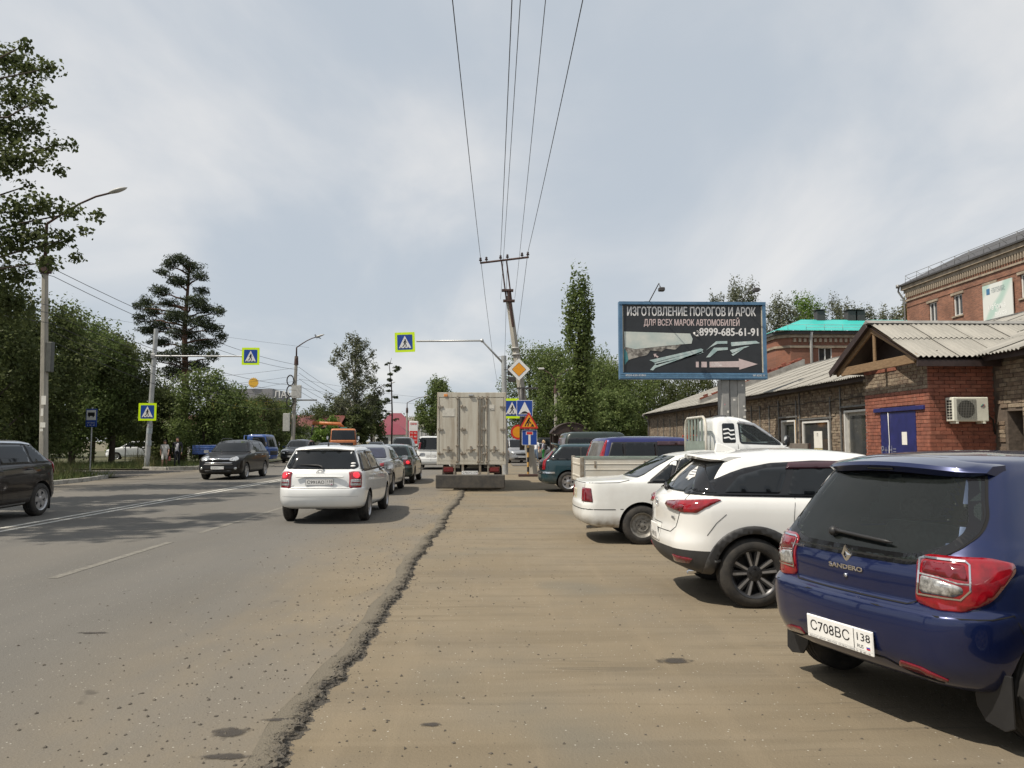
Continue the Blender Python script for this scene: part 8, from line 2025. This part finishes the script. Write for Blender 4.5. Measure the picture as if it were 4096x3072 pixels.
# far hillside wood
# ------------------------------------------------------------------ trees
def leaf_mat(name, c1, c2, trans=.42):
    m = bpy.data.materials.new(name); m.use_nodes = True; n, l = m.node_tree.nodes, m.node_tree.links; n.clear()
    o = n.new('ShaderNodeOutputMaterial'); d = n.new('ShaderNodeBsdfDiffuse'); t = n.new('ShaderNodeBsdfTranslucent'); g = n.new('ShaderNodeBsdfGlossy'); mx = n.new('ShaderNodeMixShader'); m2 = n.new('ShaderNodeMixShader')
    ge = n.new('ShaderNodeNewGeometry'); tc = n.new('ShaderNodeTexCoord'); nz = n.new('ShaderNodeTexNoise'); nz.inputs['Scale'].default_value = .8; nz.inputs['Detail'].default_value = 2; l.new(tc.outputs['Object'], nz.inputs['Vector'])
    ad = n.new('ShaderNodeMath'); ad.operation = 'MULTIPLY_ADD'; ad.inputs[1].default_value = .6; l.new(ge.outputs['Random Per Island'], ad.inputs[0])
    ms = n.new('ShaderNodeMath'); ms.operation = 'MULTIPLY_ADD'; ms.inputs[1].default_value = 1.2; ms.inputs[2].default_value = -.4; l.new(nz.outputs['Fac'], ms.inputs[0]); l.new(ms.outputs[0], ad.inputs[2])
    mc = n.new('ShaderNodeMix'); mc.data_type = 'RGBA'; mc.inputs['A'].default_value = (*c1, 1); mc.inputs['B'].default_value = (*c2, 1); l.new(ad.outputs[0], mc.inputs['Factor'])
    l.new(mc.outputs['Result'], d.inputs[0]); l.new(mc.outputs['Result'], t.inputs[0]); mx.inputs[0].default_value = trans; l.new(d.outputs[0], mx.inputs[1]); l.new(t.outputs[0], mx.inputs[2])
    g.inputs['Roughness'].default_value = .45; m2.inputs[0].default_value = .012; l.new(mx.outputs[0], m2.inputs[1]); l.new(g.outputs[0], m2.inputs[2]); l.new(m2.outputs[0], o.inputs[0]); MATS[name] = m; return m
LF_D = leaf_mat('leaf_dark', (0.05, 0.07, 0.025), (0.125, 0.145, 0.055)); LF_M = leaf_mat('leaf_mid', (0.075, 0.115, 0.034), (0.17, 0.21, 0.075)); LF_L = leaf_mat('leaf_bright', (0.075, 0.145, 0.028), (0.16, 0.235, 0.05)); LF_B = leaf_mat('leaf_birch', (0.088, 0.102, 0.062), (0.175, 0.185, 0.118)); LF_P = leaf_mat('needle_pine', (0.028, 0.04, 0.022), (0.068, 0.085, 0.045), .15); LF_Y = leaf_mat('leaf_yellowing', (.08, .09, .02), (.18, .16, .04))
BARK = mat('bark', (.055, .042, .032), .95, base2=(.10, .08, .062), scale=6, detail=6, bump=.6, stretch=(1, 1, .3)); PINEB = mat('pine_bark', (.12, .058, .034), .95, base2=(.07, .045, .034), scale=5, detail=6, bump=.6); BIRCHB = mat('birch_bark', (.40, .39, .36), .9, base2=(.10, .09, .08), scale=4, detail=6, lo=.5, hi=.62, stretch=(1, 1, 2.2))
def leaves_mesh(name, blobs, n, size, m, parent, flat=0.0, aspect=.62, droop=.2, shell=.55):
    B = np.array(blobs, float); vol = B[:, 3]*B[:, 4]*B[:, 5]; pr = vol**.75; pr /= pr.sum(); idx = rng.choice(len(B), n, p=pr)
    d = rng.normal(size=(n, 3)); d /= np.linalg.norm(d, axis=1)[:, None]; rad = rng.random(n)**(shell)
    # lobed outline: radius modulated by direction so that each clump is ragged
    ph = idx*1.7; rad *= 1 + .18*np.sin(5*d[:, 0]+ph)+.15*np.sin(6*d[:, 2]+2*ph)+.12*np.sin(7*d[:, 1]-ph)
    P = B[idx, :3] + d*rad[:, None]*B[idx, 3:6]
    N = d*.6 + rng.normal(size=(n, 3))*.7 + np.array([0, 0, .45]); N[:, 2] *= 1+flat; N /= np.linalg.norm(N, axis=1)[:, None]
    T = np.cross(N, rng.normal(size=(n, 3))); T[:, 2] -= droop; T -= N*(T*N).sum(1)[:, None]; T /= np.linalg.norm(T, axis=1)[:, None]; Bn = np.cross(N, T)
    s = size*(.55+.9*rng.random(n))[:, None]
    V = np.empty((n, 4, 3)); V[:, 0] = P - T*s*.5; V[:, 1] = P + Bn*s*.5*aspect - T*s*.05; V[:, 2] = P + T*s*.5; V[:, 3] = P - Bn*s*.5*aspect - T*s*.05
    me = bpy.data.meshes.new(name); me.vertices.add(4*n); me.vertices.foreach_set('co', V.reshape(-1)); me.loops.add(4*n); me.loops.foreach_set('vertex_index', np.arange(4*n)); me.polygons.add(n); me.polygons.foreach_set('loop_start', np.arange(n)*4); me.polygons.foreach_set('loop_total', np.full(n, 4)); me.update(); me.validate()
    return mesh_obj(name, me, m, parent)
def limb_path(p0, p1, wob, k=5):
    p0, p1 = Vector(p0), Vector(p1); L = (p1-p0).length; pts = []
    for i in range(k+1): t = i/k; q = p0.lerp(p1, t) + Vector((random.uniform(-1, 1), random.uniform(-1, 1), random.uniform(-.4, .4)))*wob*L*math.sin(math.pi*t); q.z += .06*L*math.sin(math.pi*t); pts.append(q)
    return pts
def tree(name, label, loc, h, rx, ry, zb, lm, n=9000, leaf=.22, blobs=16, bark=None, group=None, trunk=.2, lean=(0, 0), shape='round', clump=(.24, .40), shell=.5, **kw):
    t = thing(name, label, 'tree' if 'bush' not in name else 'bush', (loc[0], loc[1], loc[2] if len(loc) > 2 else 0), 0, group)
    top = Vector((lean[0], lean[1], h*.93)); tr = [Vector((0, 0, -.2)), Vector((lean[0]*.2+random.uniform(-.15, .15), lean[1]*.2, h*.3)), Vector((lean[0]*.55+random.uniform(-.2, .2), lean[1]*.55, h*.6)), top]
    bl = []; hc = h-zb
    for i in range(blobs):
        f = (i+.5)/blobs; z = zb + hc*(.06+.88*f)
        if shape == 'round': env = math.sin(math.pi*min(1, .12+.84*f))**.6
        elif shape == 'cone': env = (1-f)**.75*.95+.08
        elif shape == 'column': env = 1.3 if f < .32 else (.55 if f < .5 else (.95 if f < .9 else .6))
        elif shape == 'spread': env = .55+.45*math.sin(math.pi*f)
        a = i*2.399+random.uniform(-.5, .5); rr = env*(random.random()**.5)*.78
        cr = random.uniform(*clump); bx = lean[0]*z/h+rx*rr*math.cos(a); by = lean[1]*z/h+ry*rr*math.sin(a)
        bl.append((bx, by, z, max(.35, rx*cr*(.6+.5*env)), max(.35, ry*cr*(.6+.5*env)), max(.35, hc*cr*.42)))
    b = MB(); b.path(tr, [trunk, trunk*.8, trunk*.5, trunk*.12], 8)
    b.build('trunk', bark or BARK, t)
    for j, q in enumerate(bl[::2]):
        z0 = max(zb*.5+.1*h, q[2]-.18*h); f = z0/h
        p0 = tr[0].lerp(top, f); lb = MB(); pts = limb_path(p0, Vector(q[:3])+Vector((0, 0, q[5]*.3)), .06); lb.path(pts, [trunk*.36*(1-.8*i/5) for i in range(6)], 6); lb.build('limb', bark or BARK, t)
    leaves_mesh('crown', bl, n, leaf, lm, t, shell=shell, **kw)
    return t
def atg(u, Y): p = at(u, 441, Y); return (p.x, Y, 0)
# ---- left: overhanging poplar, foliage wall, pine, bushes
G1 = 'broadleaf trees along the left verge'
def overhang():
    t = thing('poplar_tree', 'tall poplar whose branches hang in at the upper left corner', 'tree', (-21.5, 25.0, .1), 0, G1)
    b = MB(); b.path([(0, 0, -.2), (.1, 0, 6), (-.2, 0, 12), (-.1, 0, 17)], [.38, .3, .2, .05], 10); b.build('trunk', BARK, t)
    bl = []
    for (u, v, r) in ((8, 60, .9), (28, 70, .8), (50, 68, .55), (15, 95, 1.0), (38, 100, .7), (10, 130, 1.1), (35, 128, .65), (48, 150, .45), (12, 160, 1.0), (40, 158, .6), (55, 145, .35), (70, 145, .4), (20, 210, .95), (45, 205, .8), (72, 213, .55), (98, 216, .35), (8, 240, 1.0), (35, 238, .9), (62, 240, .6), (15, 275, 1.0), (48, 262, .6), (75, 258, .35), (10, 305, 1.1), (-30, 100, 1.6), (-40, 160, 1.7), (-40, 230, 1.7), (-30, 290, 1.6), (-70, 60, 1.5), (30, 185, .35), (84, 232, .4), (25, 45, .4), (60, 170, .35)):
        p = at(u, v, 25+random.uniform(-1.2, 1.2)); bl.append((p.x+21.5, p.y-25, p.z-.1, r*.78, r*.78, r*.62))
    for i, q in enumerate(bl):
        if i % 2 == 0:
            z0 = max(3.0, q[2]-3.2); lb = MB(); lb.path(limb_path((0, 0, z0), q[:3], .09), [.09, .075, .06, .045, .03, .015], 6); lb.build('limb', BARK, t)
    leaves_mesh('crown', bl, 14000, .13, LF_D, t, shell=.5, aspect=.85)
overhang()
for k, (u, Y, h, rx, zb, lm, lab) in enumerate(((-22, 33, 8.8, 3.0, .3, LF_D, 'dark broadleaf tree at the left picture edge behind the black crossover'), (28, 38, 8.4, 3.2, .5, LF_D, 'dark broadleaf tree directly behind the nearest lamp post'), (72, 46, 9.2, 3.5, .8, LF_M, 'broadleaf tree above the bus stop sign'), (112, 48, 7.9, 3.0, 1.8, LF_D, 'broadleaf tree between the bus stop sign and the crossing pole'), (5, 45, 9.0, 3.6, .5, LF_M, 'broadleaf tree behind the left edge trees'), (92, 56, 9.6, 3.4, 2.2, LF_D, 'leaning trunk tree behind the side path'))):
    x, y, _ = atg(u, Y); tree('broadleaf_tree', lab, (x, y, .08), h, rx, rx, zb, lm, n=22000, leaf=.165, blobs=34, group=G1, trunk=.2, lean=(.4*(k % 3-1), 0), shape='spread')
# pine
x, y, _ = atg(183, 60); pt = thing('pine_tree', 'tall scots pine with flat dark needle pads standing above the left bushes', 'tree', (x, y, .08)); H_ = 15.9
b = MB(); b.path([(0, 0, -.2), (.1, 0, 5), (-.15, 0, 10), (.1, 0, H_-.4)], [.34, .28, .19, .06], 10); b.build('trunk', PINEB, pt); bl = []
PD = ((180, 259, 1.4, .5), (170, 264, .9, .4), (192, 266, 1.1, .4), (198, 276, 1.2, .45), (163, 272, .9, .4), (178, 281, 1.6, .5), (160, 291, 1.3, .5), (202, 291, 1.0, .45), (146, 302, 1.2, .4), (138, 306, .8, .3), (168, 303, 1.2, .5), (196, 301, 1.3, .5), (152, 311, 1.2, .45), (141, 318, .9, .4), (206, 309, 1.3, .45), (219, 311, .9, .4), (176, 316, 1.6, .5), (160, 325, 1.5, .5), (200, 322, 1.5, .5), (148, 330, 1.3, .5), (212, 328, 1.2, .45), (184, 334, 1.8, .6), (221, 336, .8, .35), (160, 342, 1.5, .55), (206, 343, 1.5, .5), (190, 350, 1.7, .6), (170, 356, 1.6, .6), (212, 356, 1.0, .5), (152, 358, 1.2, .6), (197, 366, 1.6, .6), (175, 372, 1.6, .7))
for u, v, r, q in PD:
    p = at(u, v, 60+random.uniform(-1.6, 1.6)); c_ = (p.x-x, p.y-y, p.z-.08); bl.append((*c_, r*random.uniform(.55, .85), r*.75, q*random.uniform(.7, 1.2))); lb = MB(); lb.path(limb_path((0, 0, max(3.5, c_[2]-.7)), (c_[0], c_[1], c_[2]-.25), .05), [.09, .08, .065, .05, .035, .02], 6); lb.build('limb', PINEB, pt)
leaves_mesh('crown', bl, 30000, .20, LF_P, pt, aspect=.30, flat=-.3, droop=-.3, shell=.42)
for k, (px, py, hh) in enumerate(((-16.2, 4.0, 16.0), (-16.6, 11.5, 18.0), (-17.5, 18.0, 17.0))):
    tree('roadside_poplar', 'roadside poplar left of the picture edge, ' + ('beside the camera', 'before the black crossover', 'level with the black crossover')[k], (px, py, .1), hh, 4.2, 4.2, 5.5, LF_D, n=6000, leaf=.3, blobs=26, group=G1, trunk=.25, clump=(.13, .24))
G2 = 'bushes beside the left kerb'
for u, Y, h, rx, lm, lab in ((205, 52, 6.4, 2.9, LF_M, 'rounded green bush tree under the pine behind the blue truck bed'), (232, 56, 5.4, 2.6, LF_M, 'bushy tree with pale twigs behind the black SUV'), (160, 56, 5.6, 2.6, LF_D, 'dark bush tree behind the walking couple'), (262, 78, 6.2, 3.2, LF_D, 'dark bush left of the pigeon lamp post'), (284, 84, 6.0, 3.2, LF_M, 'green bush behind the pigeon lamp post'), (318, 98, 6.2, 3.4, LF_D, 'dark bush right of the pigeon lamp post')):
    x, y, _ = atg(u, Y); tree('bush_tree', lab, (x, y, .08), h, rx, rx, .2, lm, n=15000, leaf=.165, blobs=30, group=G2, trunk=.12, shape='round')
for u, Y, h, lab in ((20, 70, 6.5, 'far shrub behind the nearest lamp post'), (120, 78, 6.0, 'far shrub behind the parked white car'), (60, 74, 6.5, 'far shrub beyond the bus stop sign'), (150, 74, 6.5, 'far shrub beyond the crossing pole')):
    x, y, _ = atg(u, Y); tree('bush_tree', lab, (x, y, .08), h, 4.2, 3.0, .1, LF_M, n=9000, leaf=.26, blobs=18, group='far shrubs behind the left parking', trunk=.12, shape='spread')
x, y, _ = atg(327, 92); tree('bright_bush', 'bright lime green bush left of the orange truck cab', (x, y, .05), 4.3, 2.5, 2.2, 0, LF_L, n=6500, leaf=.26, blobs=14, trunk=.1, shape='round')
x, y, _ = atg(354, 100); tree('poplar_tree', 'tall loose poplar behind the orange truck', (x, y, 0), 15.8, 4.6, 4.0, 2.5, LF_B, n=13000, leaf=.24, blobs=52, bark=BIRCHB, trunk=.25, shape='round', clump=(.13, .22))
for u, Y, h, rx, lab in ((338, 104, 7.6, 3.0, 'dark crown left under the tall loose poplar'), (372, 108, 8.2, 3.4, 'dark crown right under the tall loose poplar'), (355, 98, 6.0, 2.4, 'dark low crown straight under the tall loose poplar')):
    x, y, _ = atg(u, Y); tree('elm_tree', lab, (x, y, 0), h, rx, rx, 1.4, LF_D, n=6500, leaf=.30, blobs=16, trunk=.2, group='dark elms under the poplar')
# sparse dead-topped conifer
x, y, _ = atg(391.5, 98); lt = thing('larch_tree', 'thin dark nearly bare conifer left of the price sign', 'tree', (x, y, 0)); b = MB(); b.path([(0, 0, -.1), (.05, 0, 5), (-.1, 0, 9), (-.4, 0, 11.2), (-.1, 0, 12.2)], [.12, .10, .07, .04, .015], 8); b.build('trunk', mat('dark_bark', (.03, .02, .018), .9, var=.2), lt); bl = []
for k in range(13):
    z = 4.4+k*.6+random.uniform(-.25, .25); a = random.choice((0, math.pi))+random.uniform(-.7, .7); L_ = random.uniform(.35, 1.8)*(1.2-.05*k); e = Vector((math.cos(a)*L_, math.sin(a)*L_, z+.15)); lb = MB(); lb.path([(0, 0, z), e*.6+Vector((0, 0, z*.4-.1)), e], [.05, .03, .012], 5); lb.build('limb', MATS['dark_bark'], lt)
    for f in (.55, .9): bl.append((e.x*f, e.y*f, z+random.uniform(-.1, .2), random.uniform(.2, .45), .3, random.uniform(.1, .25)))
leaves_mesh('crown', bl, 1500, .28, LF_P, lt, aspect=.4)
x, y, _ = atg(431, 128); tree('broadleaf_tree', 'green broadleaf tree just left of the box truck roof', (x, y, 0), 12.2, 4.2, 3.5, 2.5, LF_M, n=9000, leaf=.32, blobs=20, trunk=.25, lean=(.5, 0))
x, y, _ = atg(444, 150); tree('broadleaf_tree', 'paler feathery tree half behind the box truck', (x, y, 0), 12.5, 4.0, 3.5, 1.5, LF_B, n=6500, leaf=.32, blobs=16, trunk=.25)
# ---- right: green wall of maples, columnar poplar, birches behind
G3 = 'maples behind the bus shelter'
for u, Y, h, rx, lm, lab in ((531, 84, 12.6, 4.2, LF_M, 'maple tree right behind the yellow diamond sign'), (550, 76, 11.2, 3.8, LF_M, 'maple tree behind the twin headed lamp post'), (572, 82, 11.8, 4.2, LF_M, 'maple tree behind the columnar poplar'), (603, 74, 9.6, 4.0, LF_M, 'maple tree left under the billboard'), (628, 80, 9.0, 4.2, LF_M, 'maple tree under the billboard middle'), (655, 86, 9.4, 4.4, LF_D, 'maple tree at the far end of the workshop roof'), (598, 92, 12.6, 4.5, LF_M, 'taller maple behind the others left of the billboard'), (690, 92, 9.8, 5.0, LF_D, 'dark maple behind the billboard post'), (585, 66, 6.2, 3.2, LF_M, 'low maple behind the bus shelter'), (618, 68, 6.0, 3.2, LF_M, 'low maple behind the blue minivan roof')):
    x, y, _ = atg(u, Y); tree('maple_tree', lab, (x, y, 0), h, rx, rx, .3, lm, n=19000, leaf=.20, blobs=36, group=G3, trunk=.2, shape='spread')
x, y, _ = atg(580, 50); tree('columnar_poplar', 'slender columnar poplar rising left of the billboard', (x, y, 0), 12.3, 1.0, 1.0, 1.4, LF_M, n=13000, leaf=.17, blobs=40, trunk=.18, shape='column', clump=(.34, .5), aspect=.8)
G4 = 'birches behind the turquoise roof'
for u, Y, v, rx, lm, lab in ((742, 112, 280, 4.6, LF_B, 'pale birch showing above the billboard right end'), (718, 118, 292, 3.2, LF_B, 'pale birch tip above the billboard middle'), (780, 104, 296, 4.4, LF_B, 'pale birch just right of the billboard'), (806, 112, 291, 4.8, LF_L, 'bright green tree above the turquoise roof'), (838, 118, 296, 4.2, LF_B, 'pale birch above the turquoise roof chimneys'), (862, 122, 303, 4.0, LF_B, 'pale birch over the turquoise roof right half'), (886, 124, 306, 4.0, LF_B, 'small pale birch before the brick block corner'), (906, 128, 299, 3.2, LF_Y, 'yellowing birch touching the brick block corner')):
    p = at(u, v, Y); tree('birch_tree', lab, (p.x, Y, 0), p.z, rx*1.2, rx*1.2, 4.0, lm, n=19000, leaf=.27, blobs=44, bark=BIRCHB, group=G4, trunk=.22, shape='round', clump=(.18, .28))
# far wood along the horizon
bl = []
for i in range(90):
    u = -120+i*15; Y = 330+60*random.random(); p = at(u, 441, Y); hh = random.uniform(9, 15); bl.append((p.x, Y, hh*.5, 5.5, 5, hh*.6))
o = leaves_mesh('treeline', bl, 16000, 1.3, LF_D, None); tag(o, 'distant wood along the horizon', 'woods', kind='stuff')
for (x, y, rx, ry, z) in ((1.35, 5.78, .12, .07, 0), (-.34, 4.55, .06, .032, 0), (-1.41, 4.36, .10, .07, ROADZ), (-1.35, 4.04, .13, .035, ROADZ), (-1.2, 4.55, .10, .025, ROADZ), (-3.3, 6.6, .12, .03, ROADZ)): stain(x, y, rx, ry, z)
